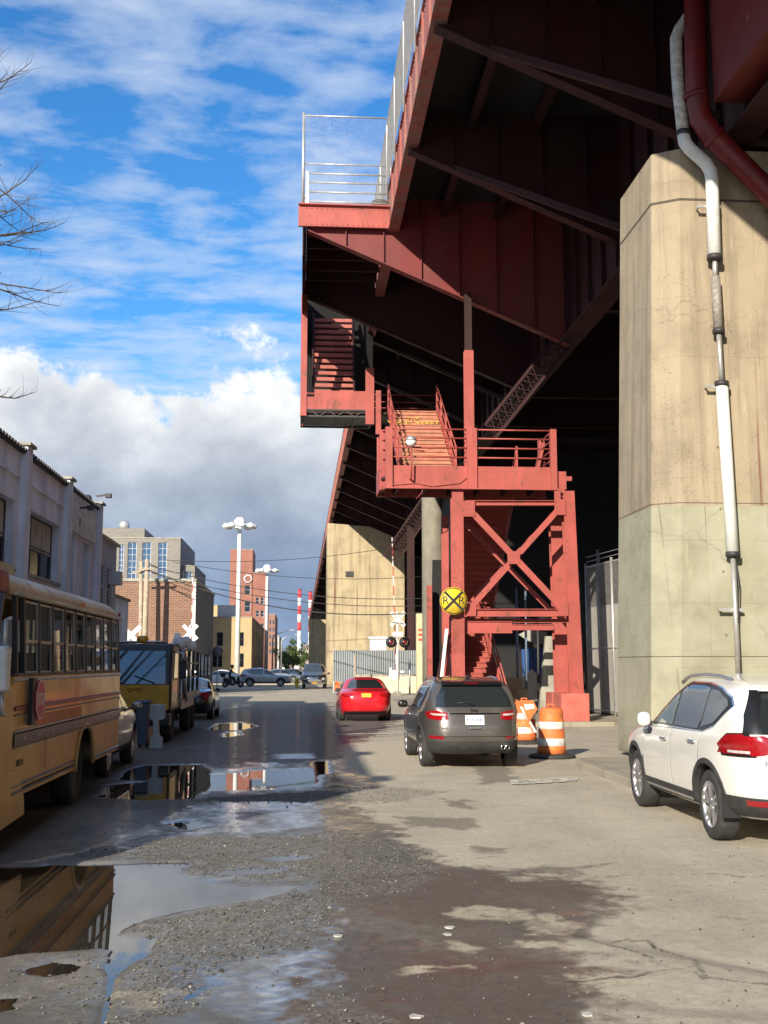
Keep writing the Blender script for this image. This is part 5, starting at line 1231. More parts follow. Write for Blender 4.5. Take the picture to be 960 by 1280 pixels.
def grow(p, d, r, L, lev):
    n = 6; pts = [Vector(p)]; rs = [r]; q = Vector(p); dd_ = Vector(d).normalized()
    for i in range(n):
        dd_ = (dd_+Vector((rg2.gauss(0,.13),rg2.gauss(0,.13),rg2.gauss(0,.10)+.05))).normalized(); q = q+dd_*L/n; pts.append(q.copy()); rs.append(r*(1-.72*(i+1)/n))
    (limbs if lev < 2 else twigs).tube(pts, rs, 7 if lev < 2 else 4)
    if lev >= 4: return
    for i in range(1, n+1):
        for _ in range(1 if lev < 2 else rg2.choice((1,1,2))):
            if lev == 0 and i < 3: continue
            a_ = Vector((rg2.gauss(0,1),rg2.gauss(0,1),rg2.gauss(0,.6)+.15)).normalized(); nd = (dd_*.75+a_*.75).normalized()
            if lev == 0: nd = (nd+Vector((rg2.uniform(-.5,.9),rg2.uniform(-.5,.5),.15))).normalized()
            grow(pts[i], nd, rs[i]*.55 if lev else rs[i]*.5, L*(.55 if lev else .48)*rg2.uniform(.7,1.1), lev+1)
bx, by_ = -6.35, 17.0
trk_ = [(bx,by_,0),(bx-.05,by_,3),(bx-.1,by_+.1,6),(bx-.1,by_,9),(bx,by_,11)]
limbs.tube(trk_, [.18,.15,.12,.08,.04], 10)
for (u, v, u2, v2, L) in ((-95,260,-10,105,0),(-90,320,0,205,0),(-90,400,0,245,0),(-90,420,0,285,0),(-95,470,0,340,0),(-95,560,0,487,0)):
    a_ = PY(u,v,by_); b_ = PY(u2,v2,by_); a_ = Vector((bx-.1,by_,min(a_.z-.6,10.6)))
    mid = a_.lerp(b_,.5)+Vector((0,.2,-.1)); limbs.tube([a_,mid,b_], [.06,.035,.018], 6)
    end = PY(u2+70,v2+rg2.uniform(-20,10),by_)
    for j in range(3 if v < 500 else 1):
        dv = (end-b_)+Vector((rg2.gauss(0,.25),rg2.gauss(0,.35),rg2.gauss(0,.38)+.04))
        grow(b_.lerp(mid, rg2.uniform(0,.5)), dv, .015, rg2.uniform(.75,1.15)*(1 if v < 500 else .6), 3)
limbs.add(twigs.v, twigs.f, True); limbs.build('trunk', bark, tr0)
# ------------------------------------------------------------------ vehicles
def paint(name, c, metal=.0, rough=.3, flake=.06, dirt=(.2,.17,.13), amt=.12):
    return mat(name, c, rough, metal, flake, 2, dirt=dirt, dirtamt=amt, dscale=3, coat=.8)
def lerp_tab(tab, z):
    if z <= tab[0][0]: return tab[0][1]
    for (a, va), (b, vb) in zip(tab, tab[1:]):
        if z <= b: return va+(vb-va)*(z-a)/(b-a) if b > a else vb
    return tab[-1][1]
def smooth_tab(tab, it=2):
    for _ in range(it):
        out = [tab[0]]
        for p, q in zip(tab, tab[1:]): out += [(p[0]*.75+q[0]*.25, p[1]*.75+q[1]*.25), (p[0]*.25+q[0]*.75, p[1]*.25+q[1]*.75)]
        tab = out+[tab[-1]]
    return tab
class Car:
    def __init__(s, root, front, rear, width, nexp=5.0, archx=(1.35,-1.35), r=.345, arch_r=.40, track=None):
        s.root = root; s.f = smooth_tab(front); s.r = smooth_tab(rear); s.w = smooth_tab(width); s.n = nexp; s.ax = archx; s.wr = r; s.ar = arch_r
        s.z0 = front[0][0]; s.z1 = front[-1][0]
    def prm(s, z): 
        yf, yr, w_ = lerp_tab(s.f, z), lerp_tab(s.r, z), lerp_tab(s.w, z); n = s.n(z) if callable(s.n) else s.n
        return (yf+yr)/2, (yf-yr)/2, w_, n
    def side(s, y, z, off=0, sg=-1):
        m, a, w_, n = s.prm(z); t = min(1, abs((y-m)/a)); return Vector((sg*(w_*(1-t**n)**(1/n)+off), y, z))
    def end(s, x, z, off=0, back=True):
        m, a, w_, n = s.prm(z); t = min(1, abs(x/w_)); q = a*(1-t**n)**(1/n)
        return Vector((x, m-q-off if back else m+q+off, z))
    def shell(s, m, wellm):
        zs = [s.z0]; step = .035; N = 600; acc = 0; prev = (s.z0, *[lerp_tab(t, s.z0) for t in (s.f, s.r, s.w)])
        for i in range(1, N+1):
            z = s.z0+(s.z1-s.z0)*i/N; c = (z, *[lerp_tab(t, z) for t in (s.f, s.r, s.w)]); dl = max(abs(p-q)/(1 if j in (0,3) else 2.2) for j, (p, q) in enumerate(zip(c, prev)))
            if dl > step or i == N: zs.append(z); prev = c
        K = 88; mb = MB()
        for z in zs:
            mm, a, w_, n = s.prm(z)
            for k_ in range(K):
                t = 2*math.pi*k_/K; ct, st_ = math.cos(t), math.sin(t)
                mb.v.append((w_*math.copysign(abs(ct)**(2/n), ct), mm+a*math.copysign(abs(st_)**(2/n), st_), z))
        for i in range(len(zs)-1):
            for k_ in range(K): k2 = (k_+1) % K; mb.face((i*K+k_, i*K+k2, (i+1)*K+k2, (i+1)*K+k_), True)
        mb.face([k_ for k_ in reversed(range(K))]); mb.face([(len(zs)-1)*K+k_ for k_ in range(K)], True)
        body = mb.build('body', m, s.root); body.data.materials.append(wellm)
        cut = MB()
        for ya in s.ax:
            for sg in (-1, 1):
                W = lerp_tab(s.w, .5); a_, b_ = (W-.34, W+.2) if sg > 0 else (-W-.2, -W+.34)
                cut.lathe([(s.ar, a_), (s.ar, b_)], (0, ya, s.wr+.01), 'x', 36)
        co = cut.build('cutter', wellm)
        for p in co.data.polygons: p.use_smooth = False
        md = body.modifiers.new('bo', 'BOOLEAN'); md.object = co; md.operation = 'DIFFERENCE'; md.solver = 'EXACT'; md.use_self = False
        dg = bpy.context.evaluated_depsgraph_get(); me = bpy.data.meshes.new_from_object(body.evaluated_get(dg)); body.modifiers.clear(); old = body.data; body.data = me
        bpy.data.objects.remove(co); me.name = 'body'
        s.body = body; return body
    def patch(s, name, poly, m, where='L', off=.006, res=.05, parent=None, skirt=.03):
        """poly in (y,z) for sides, (x,z) for rear 'R' / front 'F'"""
        out = []
        for i in range(len(poly)):
            a = Vector(poly[i]); b = Vector(poly[(i+1) % len(poly)]); n = max(1, int((b-a).length/res))
            out += [a.lerp(b, j/n) for j in range(n)]
        nb = len(out); P2 = list(out)
        x0 = min(p.x for p in out); x1 = max(p.x for p in out); z0 = min(p.y for p in out); z1 = max(p.y for p in out)
        from mathutils.geometry import intersect_point_tri_2d
        def inside(p):
            c = False; j = nb-1
            for i in range(nb):
                if (out[i].y > p.y) != (out[j].y > p.y) and p.x < (out[j].x-out[i].x)*(p.y-out[i].y)/(out[j].y-out[i].y)+out[i].x: c = not c
                j = i
            return c
        xx = x0+res/2
        while xx < x1:
            zz = z0+res/2
            while zz < z1:
                p = Vector((xx, zz))
                if inside(p) and min((p-q).length for q in out) > res*.4: P2.append(p)
                zz += res
            xx += res
        vs, es, fs, *_ = delaunay_2d_cdt(P2, [(i, (i+1) % nb) for i in range(nb)], [], 1, 1e-6)
        fs = [f for f in fs if inside(sum((vs[i] for i in f), Vector((0,0)))/3)]
        def mp(p, o):
            if where == 'L': return s.side(p[0], p[1], o, -1)
            if where == 'Rt': return s.side(p[0], p[1], o, 1)
            return s.end(p[0], p[1], o, where == 'R')
        mb = MB(); mb.add([mp(v, off) for v in vs], [tuple(f) for f in fs], True)
        b0 = len(mb.v); 
        for p in out: mb.v.append(tuple(mp(p, off))); mb.v.append(tuple(mp(p, -skirt)))
        for i in range(nb):
            j = (i+1) % nb; mb.face((b0+2*i, b0+2*j, b0+2*j+1, b0+2*i+1))
        return mb.build(name, m, parent or s.root)
    def both(s, name, poly, m, **k_):
        return [s.patch(name, poly, m, 'L', **k_), s.patch(name, poly, m, 'Rt', **k_)]
    def ends(s, name, poly, m, where='R', **k_):      # mirrored pair on front / rear
        a = s.patch(name, poly, m, where, **k_); b = s.patch(name, [(-p[0], p[1]) for p in poly], m, where, **k_); return a, b
    def wheels(s, spokes=5, halfw=.11, twin=True, inset=.02, rimm=None):
        W = lerp_tab(s.w, .5)
        for ya in s.ax:
            for sg in (-1, 1):
                r = s.wr; xo = sg*(W-inset); d = -sg      # xo outer face, goes inwards by 2*halfw
                c = (0, ya, r)
                T_ = lambda q: xo+d*q
                pr = [(r*.66, .012),(r*.70,.0),(r*.90,.0),(r*.975,.018),(r,.05),(r,halfw),(r,2*halfw-.05),(r*.97,2*halfw-.01),(r*.66,2*halfw)]
                mb = MB().lathe([(a, T_(b)) for a, b in pr], c, 'x', 40, cap=False)
                for g in (.075, .11, .145):
                    mb.lathe([(r*1.003, T_(g-.004)), (r*1.003, T_(g+.004))], c, 'x', 40, cap=False)
                wo = mb.build('wheel', M['rubber'], s.root)
                mb = MB().lathe([(r*.665,.012),(r*.67,.004),(r*.635,.004),(r*.62,.03),(r*.61,.16)][0:] and [(a, T_(b)) for a, b in [(r*.665,.014),(r*.67,.003),(r*.635,.003),(r*.62,.035),(r*.60,.17)]], c, 'x', 36, cap=False)
                mb.lathe([(.0,T_(.012)),(.055,T_(.014)),(.065,T_(.03)),(.06,T_(.07))], c, 'x', 20, cap=False)
                for i in range(spokes):
                    for dv in ((-.13, .13) if twin else (0,)):
                        a0 = 2*math.pi*i/spokes+.3+dv*.9; a1 = 2*math.pi*i/spokes+.3+dv*1.6
                        p_ = Vector((T_(.03), ya+.05*math.cos(a0), r+.05*math.sin(a0))); q_ = Vector((T_(.018), ya+r*.63*math.cos(a1), r+r*.63*math.sin(a1)))
                        mb.bar(p_, q_, .034 if twin else .055, .022, upv=(1,0,0))
                mb.build('rim', rimm or M['rim'], wo)
                MB().lathe([(.0,T_(.085)),(r*.60,T_(.085)),(r*.60,T_(.10)),(0,T_(.10))], c, 'x', 24, cap=False).build('brake_disc', M['dark'], wo)
    def mirror(s, y, z, m, sz=(.20,.12,.15)):
        for sg in (-1, 1):
            p = s.side(y, z, 0, sg); mb = MB(); c = (p.x+sg*(.04+sz[0]/2), y, z+.05); v0 = len(mb.v)
            mb.lathe([(.0,-sz[1]/2),(.5,-sz[1]*.48),(.92,-sz[1]*.3),(1,0),(.8,sz[1]*.35),(0,sz[1]*.5)], (0,0,0), 'y', 20, cap=False)
            for i in range(v0, len(mb.v)):
                q = mb.v[i]; nx_ = math.copysign(abs(q[0])**.75, q[0]); nz_ = math.copysign(abs(q[2])**.75, q[2]); mb.v[i] = (c[0]+nx_*sz[0]/2, c[1]+q[1], c[2]+nz_*sz[2]/2)
            o = mb.build('mirror', m, s.root); MB().bar((p.x-sg*.02, y, z), (p.x+sg*.1, y, z+.02), .05, .04).build('mirror_arm', M['black'], o)
    def handle(s, y, z):
        for sg in (-1, 1):
            a = s.side(y-.09, z, .03, sg); b = s.side(y+.09, z, .03, sg); o = MB().tube([s.side(y-.1, z, .0, sg), a, b, s.side(y+.1, z, .0, sg)], .014, 8).build('door_handle', M['chrome'], s.root)
    def doors(s, polys, m, gap=M['black'], off=.005):
        for poly in polys:
            c = Vector((sum(p[0] for p in poly)/len(poly), sum(p[1] for p in poly)/len(poly)))
            big = [tuple(Vector(p)+(Vector(p)-c).normalized()*.011) for p in poly]
            for wh in ('L','Rt'):
                d_ = s.patch('door', poly, m, wh, off=off, res=.09); s.patch('door_gap', big, gap, wh, off=.0025, res=.09, parent=d_, skirt=.004)
def scale_tab(t, kz=1, kv=1): return [(a*kz, b*kv) for a, b in t]
M['seal'] = mat('black_trim', (.012,.012,.013), .3, 0, .1)
M['clad'] = mat('dark_cladding_plastic', (.035,.036,.038), .65, 0, .15, 10, dirt=(.1,.09,.07), dirtamt=.3, dscale=5)
M['well'] = mat('wheel_well', (.012,.012,.012), .9)
def finish(root, x, y, rz=0, sc=1, z=.016):
    root.location = (x, y, z); root.rotation_euler = (0, 0, rz); root.scale = (sc, sc, sc)
SUVF = [(.28,2.08),(.36,2.26),(.55,2.33),(.78,2.30),(.90,2.15),(.98,1.80),(1.03,1.25),(1.09,.92),(1.30,.50),(1.48,.14),(1.58,-.12),(1.64,-.28),(1.67,-.38)]
SUVR = [(.28,-2.10),(.38,-2.28),(.55,-2.34),(.72,-2.34),(.95,-2.29),(1.10,-2.23),(1.25,-2.14),(1.42,-2.03),(1.54,-1.93),(1.60,-1.66),(1.65,-.95),(1.67,-.5)]
SUVW = [(.28,.80),(.36,.88),(.55,.915),(.90,.92),(1.02,.905),(1.10,.87),(1.30,.80),(1.48,.735),(1.57,.68),(1.615,.60),(1.65,.46),(1.67,.25)]
NG = lambda z: 5.2 if z < .95 else min(8.5, 5.2+(z-.95)*12)
def arch_trim(car, m, r0, r1, name='arch_trim', z=None):
    for ya in car.ax:
        zc_ = car.wr+.01; lo = car.z0+.02
        pts = []; 
        for a in np.linspace(-25, 205, 26):
            p = (ya+r1*math.cos(R(a)), zc_+r1*math.sin(R(a))); pts.append((p[0], max(p[1], lo)))
        for a in np.linspace(205, -25, 26):
            p = (ya+r0*math.cos(R(a)), zc_+r0*math.sin(R(a))); pts.append((p[0], max(p[1], lo)))
        car.both(name, pts, m, off=.014, res=.06, skirt=.05)

# --- white SUV, right foreground
t = thing('parked_suv', 'white crossover SUV with silver roof rails parked beside the near concrete pier', 'suv')
wp = paint('white_car_paint', (.80,.79,.74), 0, .25, .02, amt=.05)
c = Car(t, SUVF, SUVR, SUVW, NG, (1.36,-1.36), .352, .405); c.shell(wp, M['well'])
c.doors([[(.92,.42),(-.18,.42),(-.18,1.055),(.76,1.03),(.90,.80)], [(-.205,.42),(-.85,.42),(-.99,.60),(-1.12,.76),(-1.18,1.07),(-.205,1.056)]], wp)
sl0 = [(.93,1.085),(.62,1.36),(.36,1.50),(-.12,1.555),(-.80,1.545),(-1.25,1.50),(-1.60,1.40),(-1.66,1.32),(-1.40,1.16),(-1.18,1.10)]
c.both('window_trim', [(.80,1.062),(.43,1.385),(.15,1.528),(-.25,1.585),(-.95,1.58),(-1.40,1.54),(-1.76,1.45),(-1.86,1.36),(-1.52,1.14),(-1.22,1.072)], M['chrome'], off=.006)
c.both('window_surround', [(.77,1.075),(.42,1.372),(.15,1.515),(-.25,1.572),(-.94,1.568),(-1.39,1.528),(-1.74,1.44),(-1.83,1.36),(-1.51,1.155),(-1.22,1.085)], M['seal'], off=.010)
c.both('window', [(.70,1.10),(.40,1.36),(.14,1.495),(-.12,1.545),(-.16,1.10)], M['glass_green'], off=.016)
c.both('window', [(-.25,1.10),(-.21,1.548),(-.90,1.543),(-1.08,1.525),(-1.10,1.18),(-1.07,1.10)], M['glass'], off=.016)
c.both('window', [(-1.13,1.51),(-1.37,1.50),(-1.69,1.42),(-1.76,1.36),(-1.49,1.18),(-1.15,1.12)], M['glass'], off=.016)
c.both('sill_cladding', [(1.0,.30),(-.98,.30),(-.93,.43),(.93,.43)], M['clad'], off=.012)
c.both('sill_strip', [(.9,.33),(-.8,.33),(-.8,.36),(.9,.36)], M['rim'], off=.022)
arch_trim(c, M['clad'], .402, .455)
c.patch('rear_window', [(-.66,1.12),(.66,1.12),(.60,1.30),(.52,1.50),(-.52,1.50),(-.60,1.30)], M['glass'], 'R', off=.012)
c.patch('rear_window_surround', [(-.78,1.10),(.78,1.10),(.735,1.28),(.62,1.52),(-.62,1.52),(-.735,1.28)], M['seal'], 'R', off=.006)
c.patch('spoiler', [(-.55,1.51),(.55,1.51),(.52,1.57),(-.52,1.57)], wp, 'R', off=.10, skirt=.15)
c.patch('rear_bumper', [(-.84,.30),(.84,.30),(.88,.50),(.60,.50),(.42,.58),(-.42,.58),(-.60,.50),(-.88,.50)], M['clad'], 'R', off=.02)
c.both('rear_bumper_side', [(-1.74,.30),(-2.18,.30),(-2.22,.50),(-1.80,.50)], M['clad'], off=.014)
for s_ in (1,-1):
    c.patch('reflector', [(s_*.50,.42),(s_*.80,.42),(s_*.82,.475),(s_*.50,.475)], M['lampred'], 'R', off=.028)
    c.patch('tail_light', [(s_*.45,1.02),(s_*.62,1.09),(s_*.86,1.075),(s_*.885,.90),(s_*.70,.895),(s_*.45,.935)], M['lampred'], 'R', off=.016)
    wh = 'Rt' if s_ > 0 else 'L'
    tl = c.patch('tail_light', [(-1.70,.985),(-1.90,1.09),(-2.10,1.10),(-2.16,1.06),(-2.18,.91),(-1.80,.90)], M['lampred'], wh, off=.016)
    c.patch('clear_lens', [(-1.90,.915),(-2.16,.915),(-2.16,.94),(-1.90,.94)], M['lampclear'], wh, off=.021, parent=tl)
    c.patch('lens_housing', [(-1.70,.985),(-1.88,1.10),(-2.14,1.115),(-2.17,1.07),(-2.2,.88),(-1.77,.88)], M['seal'], wh, off=.011, parent=tl)
c.ends('headlight', [(.50,.80),(.80,.86),(.84,.78),(.6,.70)], M['lampclear'], 'F', off=.012)
c.patch('windshield', [(-.72,1.13),(.72,1.13),(.60,1.50),(-.60,1.50)], M['glass'], 'F', off=.012)
c.patch('grille', [(-.45,.45),(.45,.45),(.5,.78),(-.5,.78)], M['black'], 'F', off=.01)
c.patch('licence_plate', [(-.26,.74),(.26,.74),(.26,.88),(-.26,.88)], M['plate'], 'R', off=.02)
for s_ in (-1,1):
    pts = [(.25,1.56,.60),(.10,1.61,.60),(-.1,1.645,.60),(-.6,1.66,.60),(-1.1,1.645,.60),(-1.35,1.62,.60),(-1.45,1.57,.60)]
    MB().tube([(s_*x_,y_,z_) for y_,z_,x_ in pts], .021, 8).build('roof_rail', M['rim'], t)
c.handle(.02,.93); c.handle(-.98,.965); c.mirror(.62,1.07, wp, (.16,.11,.17)); c.wheels(5)
for s_ in (-1,1): MB().cbox((s_*.80,-1.79,.37), .2,.03,.20).build('mudflap', M['black'], t)
for s_ in (-1,1): MB().tube([c.end(s_*x_, z_, .001) for x_, z_ in ((.60,.90),(.60,.80),(.56,.70),(.48,.62),(.36,.585),(.0,.58))], .005, 6).build('tailgate_gap', M['black'], t)
o_ = c.end(-.46, .83, .012); mb = MB(); mb.text('ROGUE', .075, o_, (1,-.18,0), (0,.12,1), .006, squash=1.5); mb.build('badge', M['chrome'], t)
MB().tube([(-.45,-2.2,.27),(-.45,-2.36,.25)], .045, 12).build('exhaust', M['galv'], t)
c.both('side_marker', [(2.0,.86),(2.12,.86),(2.1,.89),(2.0,.89)], M['lampclear'], off=.01, res=.03)
finish(t, 5.40, 13.55, R(-1.5), 1.055)

# --- grey SUV, rear view
t = thing('parked_suv', 'dark grey SUV with chrome window line parked beside the orange drums, seen from behind', 'suv')
gp = paint('grey_metallic_paint', (.125,.116,.108), .5, .3, .06, dirt=(.2,.18,.15), amt=.2)
W2 = scale_tab(SUVW, .985, 1.0); F2 = scale_tab(SUVF, .985, .96); R2 = scale_tab(SUVR, .985, .955)
c = Car(t, F2, R2, W2, NG, (1.30,-1.32), .345, .395); c.shell(gp, M['well'])
c.doors([[(.95,.42),(-.10,.42),(-.10,1.03),(1.0,1.0),(.98,.6)], [(-.125,.42),(-.82,.42),(-.97,.60),(-1.1,.76),(-1.16,1.04),(-.125,1.03)]], gp)
c.both('window_trim', [(.76,1.045),(.40,1.36),(.15,1.50),(-.25,1.555),(-.95,1.55),(-1.55,1.47),(-1.72,1.38),(-1.22,1.05)], M['chrome'], off=.006)
c.both('window', [(.70,1.06),(.38,1.345),(.14,1.482),(-.12,1.53),(-.14,1.06)], M['glass'], off=.012)
c.both('window', [(-.20,1.06),(-.18,1.53),(-.94,1.53),(-1.53,1.45),(-1.64,1.38),(-1.20,1.065)], M['glass'], off=.012)
c.both('sill_cladding', [(1.0,.29),(-.98,.29),(-.93,.42),(.93,.42)], M['clad'], off=.012)
arch_trim(c, M['clad'], .392, .445)
rw = c.patch('rear_window', [(-.70,1.11),(.70,1.11),(.66,1.30),(.54,1.485),(-.54,1.485),(-.66,1.30)], M['glass'], 'R', off=.010)
mb = MB(); mb.tube([c.end(0,1.14,.03), c.end(-.15,1.19,.035), c.end(-.38,1.17,.03)], .010, 6); mb.build('wiper', M['black'], rw)
sp_ = c.patch('spoiler', [(-.56,1.495),(.56,1.495),(.54,1.56),(-.54,1.56)], M['seal'], 'R', off=.10, skirt=.2)
c.patch('brake_light', [(-.12,1.52),(.12,1.52),(.12,1.54),(-.12,1.54)], M['lampred'], 'R', off=.105, parent=sp_)
c.patch('rear_bumper', [(-.86,.28),(.86,.28),(.905,.52),(.70,.50),(-.70,.50),(-.905,.52)], M['clad'], 'R', off=.018)
c.patch('bumper_step', [(-.72,.60),(.72,.60),(.74,.635),(-.74,.635)], gp, 'R', off=.035)
c.patch('plate_recess', [(-.40,.72),(.40,.72),(.46,.98),(-.46,.98)], gp, 'R', off=.0045)
c.patch('licence_plate', [(-.17,.80),(.17,.80),(.17,.965),(-.17,.965)], M['plate'], 'R', off=.016)
mb = MB(); o_ = c.end(0,.882,.022); mb.text('KFX 2941', .075, o_, (1,0,0), (0,.12,1), .003); mb.build('plate_lettering', mat('plate_ink', (.05,.08,.3), .6), t)
c.patch('chrome_bar', [(-.46,.985),(.46,.985),(.46,1.005),(-.46,1.005)], M['chrome'], 'R', off=.012, res=.1)
for s_ in (1,-1):
    wh = 'Rt' if s_ > 0 else 'L'
    a_ = c.patch('tail_light', [(s_*.47,.90),(s_*.50,1.02),(s_*.70,1.05),(s_*.80,1.035),(s_*.82,.90),(s_*.62,.875)], M['lampred'], 'R', off=.014)
    c.patch('clear_lens', [(s_*.52,.955),(s_*.78,.965),(s_*.78,1.0),(s_*.52,.99)], M['lampclear'], 'R', off=.018, parent=a_)
    c.patch('tail_light', [(-1.82,.98),(-1.90,1.03),(-2.10,1.03),(-2.12,.90),(-1.95,.90)], M['lampred'], wh, off=.014)
    c.patch('reflector', [(s_*.56,.545),(s_*.80,.555),(s_*.80,.60),(s_*.56,.60)], M['lampred'], 'R', off=.014)
    pts = [(.20,1.54,.59),(.05,1.60,.59),(-.5,1.635,.59),(-1.1,1.62,.59),(-1.38,1.55,.59)]
    MB().tube([(s_*x_,y_,z_) for y_,z_,x_ in pts], .018, 8).build('roof_rail', M['chrome'], t)
MB().bar(c.end(-.10,.745,.03), c.end(.10,.745,.03), .03).build('tailgate_handle', M['chrome'], t)
mb = MB(); mb.text('Jeep', .085, c.end(0,1.055,.02), (1,0,0), (0,.12,1), .006); mb.text('4X4', .045, c.end(-.55,.74,.018), (1,-.1,0), (0,.12,1), .006, squash=1.4); mb.build('badge', M['seal'], t)
for x_ in (.50,.58): 
    mb = MB(); mb.lathe([(.026,-2.25),(.036,-2.27),(.036,-2.1)], (x_,0,.40), 'y', 16, cap=False); mb.build('exhaust', M['chrome'], t, fixn=False)
c.ends('headlight', [(.50,.80),(.80,.86),(.84,.78),(.6,.72)], M['lampclear'], 'F', off=.012); c.patch('windshield', [(-.72,1.13),(.72,1.13),(.60,1.46),(-.60,1.46)], M['glass'], 'F', off=.012)
c.handle(.05,.90); c.handle(-.98,.93); c.mirror(.60,1.03, M['seal']); c.wheels(5, rimm=M['rim'])
mb = MB(); mb.prism([(.02,-1.0),(.06,-1.0),(.10,-1.25),(.0,-1.25)], 'z', 1.62, 1.67); mb.build('antenna_fin', M['seal'], t)
tb = tag(MB().prism([(-.02,-.3),(.32,-.25),(.30,.1),(0,.05)], 'z', 1.66, 1.69).build('spoiler_sticker', M['orange']), 'folded orange cloth on the roof of the dark grey SUV', 'cloth') if False else None
finish(t, 3.12, 22.45, R(.5), 1.0)

# --- sedans
SEF = [(.20,2.20),(.32,2.36),(.5,2.42),(.62,2.36),(.72,2.05),(.80,1.60),(.86,1.15),(.92,.98),(1.05,.75),(1.25,.35),(1.36,.08),(1.42,-.15),(1.445,-.3)]
SER = [(.20,-2.20),(.32,-2.36),(.5,-2.44),(.8,-2.43),(.95,-2.36),(1.0,-2.2),(1.04,-1.80),(1.10,-1.62),(1.22,-1.32),(1.34,-1.02),(1.41,-.75),(1.445,-.5)]
SEW = [(.20,.80),(.30,.87),(.5,.905),(.8,.905),(.93,.88),(1.0,.82),(1.2,.73),(1.33,.64),(1.39,.54),(1.43,.35),(1.445,.2)]
def sedan(label, body, plate=None, lamp=None, name='sedan', cat='car', group=None):
    t = thing(name, label, cat, group=group); c = Car(t, SEF, SER, SEW, 4.6, (1.38,-1.38), .325, .37); c.shell(body, M['well'])
    c.doors([[(1.0,.32),(-.05,.32),(-.05,.90),(1.05,.86)], [(-.075,.32),(-.88,.32),(-1.02,.5),(-1.12,.92),(-.075,.905)]], body)
    c.both('window', [(.86,.95),(.55,1.16),(.30,1.29),(-.03,1.335),(-.05,.95)], M['glass'], off=.008)
    c.both('window', [(-.11,.95),(-.09,1.335),(-.62,1.32),(-1.02,1.21),(-1.30,1.07),(-1.2,.985)], M['glass'], off=.008)
    c.patch('rear_window', [(-.62,1.08),(.62,1.08),(.54,1.24),(.42,1.365),(-.42,1.365),(-.54,1.24)], M['glass'], 'R', off=.008)
    c.patch('windshield', [(-.66,.97),(.66,.97),(.52,1.32),(-.52,1.32)], M['glass'], 'F', off=.008)
    c.patch('rear_valance', [(-.74,.22),(.74,.22),(.70,.34),(-.70,.34)], M['black'], 'R', off=.008)
    c.patch('licence_plate', [(-.16,.80),(.16,.80),(.16,.93),(-.16,.93)], plate or M['plate'], 'R', off=.012)
    c.ends('tail_light', [(.44,.84),(.46,.925),(.76,.93),(.82,.86),(.70,.79)], M['lampred'], 'R', off=.012)
    c.ends('headlight', [(.5,.60),(.78,.66),(.82,.58),(.56,.52)], M['lampclear'], 'F', off=.012)
    c.both('tail_light', [(-2.0,.86),(-2.14,.93),(-2.28,.92),(-2.2,.82)], M['lampred'], off=.010)
    c.handle(.08,.84); c.handle(-.95,.86); c.mirror(.78,.93, M['black'], (.17,.1,.12)); c.wheels(5, twin=False); return t, c
rp = paint('bright_red_paint', (.62,.012,.022), 0, .22, .03)
t, c = sedan('bright red sedan driving away up the street, seen from behind', rp, M['plate_y']); finish(t, 2.20, 39.9, 0, 1.0)
bp2 = paint('black_paint', (.02,.02,.023), .2, .2)
t, c = sedan('black sedan parked at the kerb directly behind the yellow cabbed truck', bp2); finish(t, -3.85, 41.3, 0, .98)
t, c = sedan('small blue grey car crossing the far junction right of the silver crossover', paint('blue_grey_paint', (.20,.26,.34), .3, .3), group='distant cars at the far junction'); finish(t, px(351,845,125), 125, R(-90), 1)
t, c = sedan('dark blue car at the far junction, the rightmost of the distant cars', paint('dark_blue_paint', (.05,.08,.15), .3, .3), group='distant cars at the far junction'); finish(t, px(368,845,132), 132, R(-90), 1)
t, c = sedan('white car partly hidden behind the scooter rider at the corner', paint('plain_white_paint', (.75,.75,.73), 0, .3), group='distant cars at the far junction'); finish(t, px(272,845,104), 104, R(90), 1)
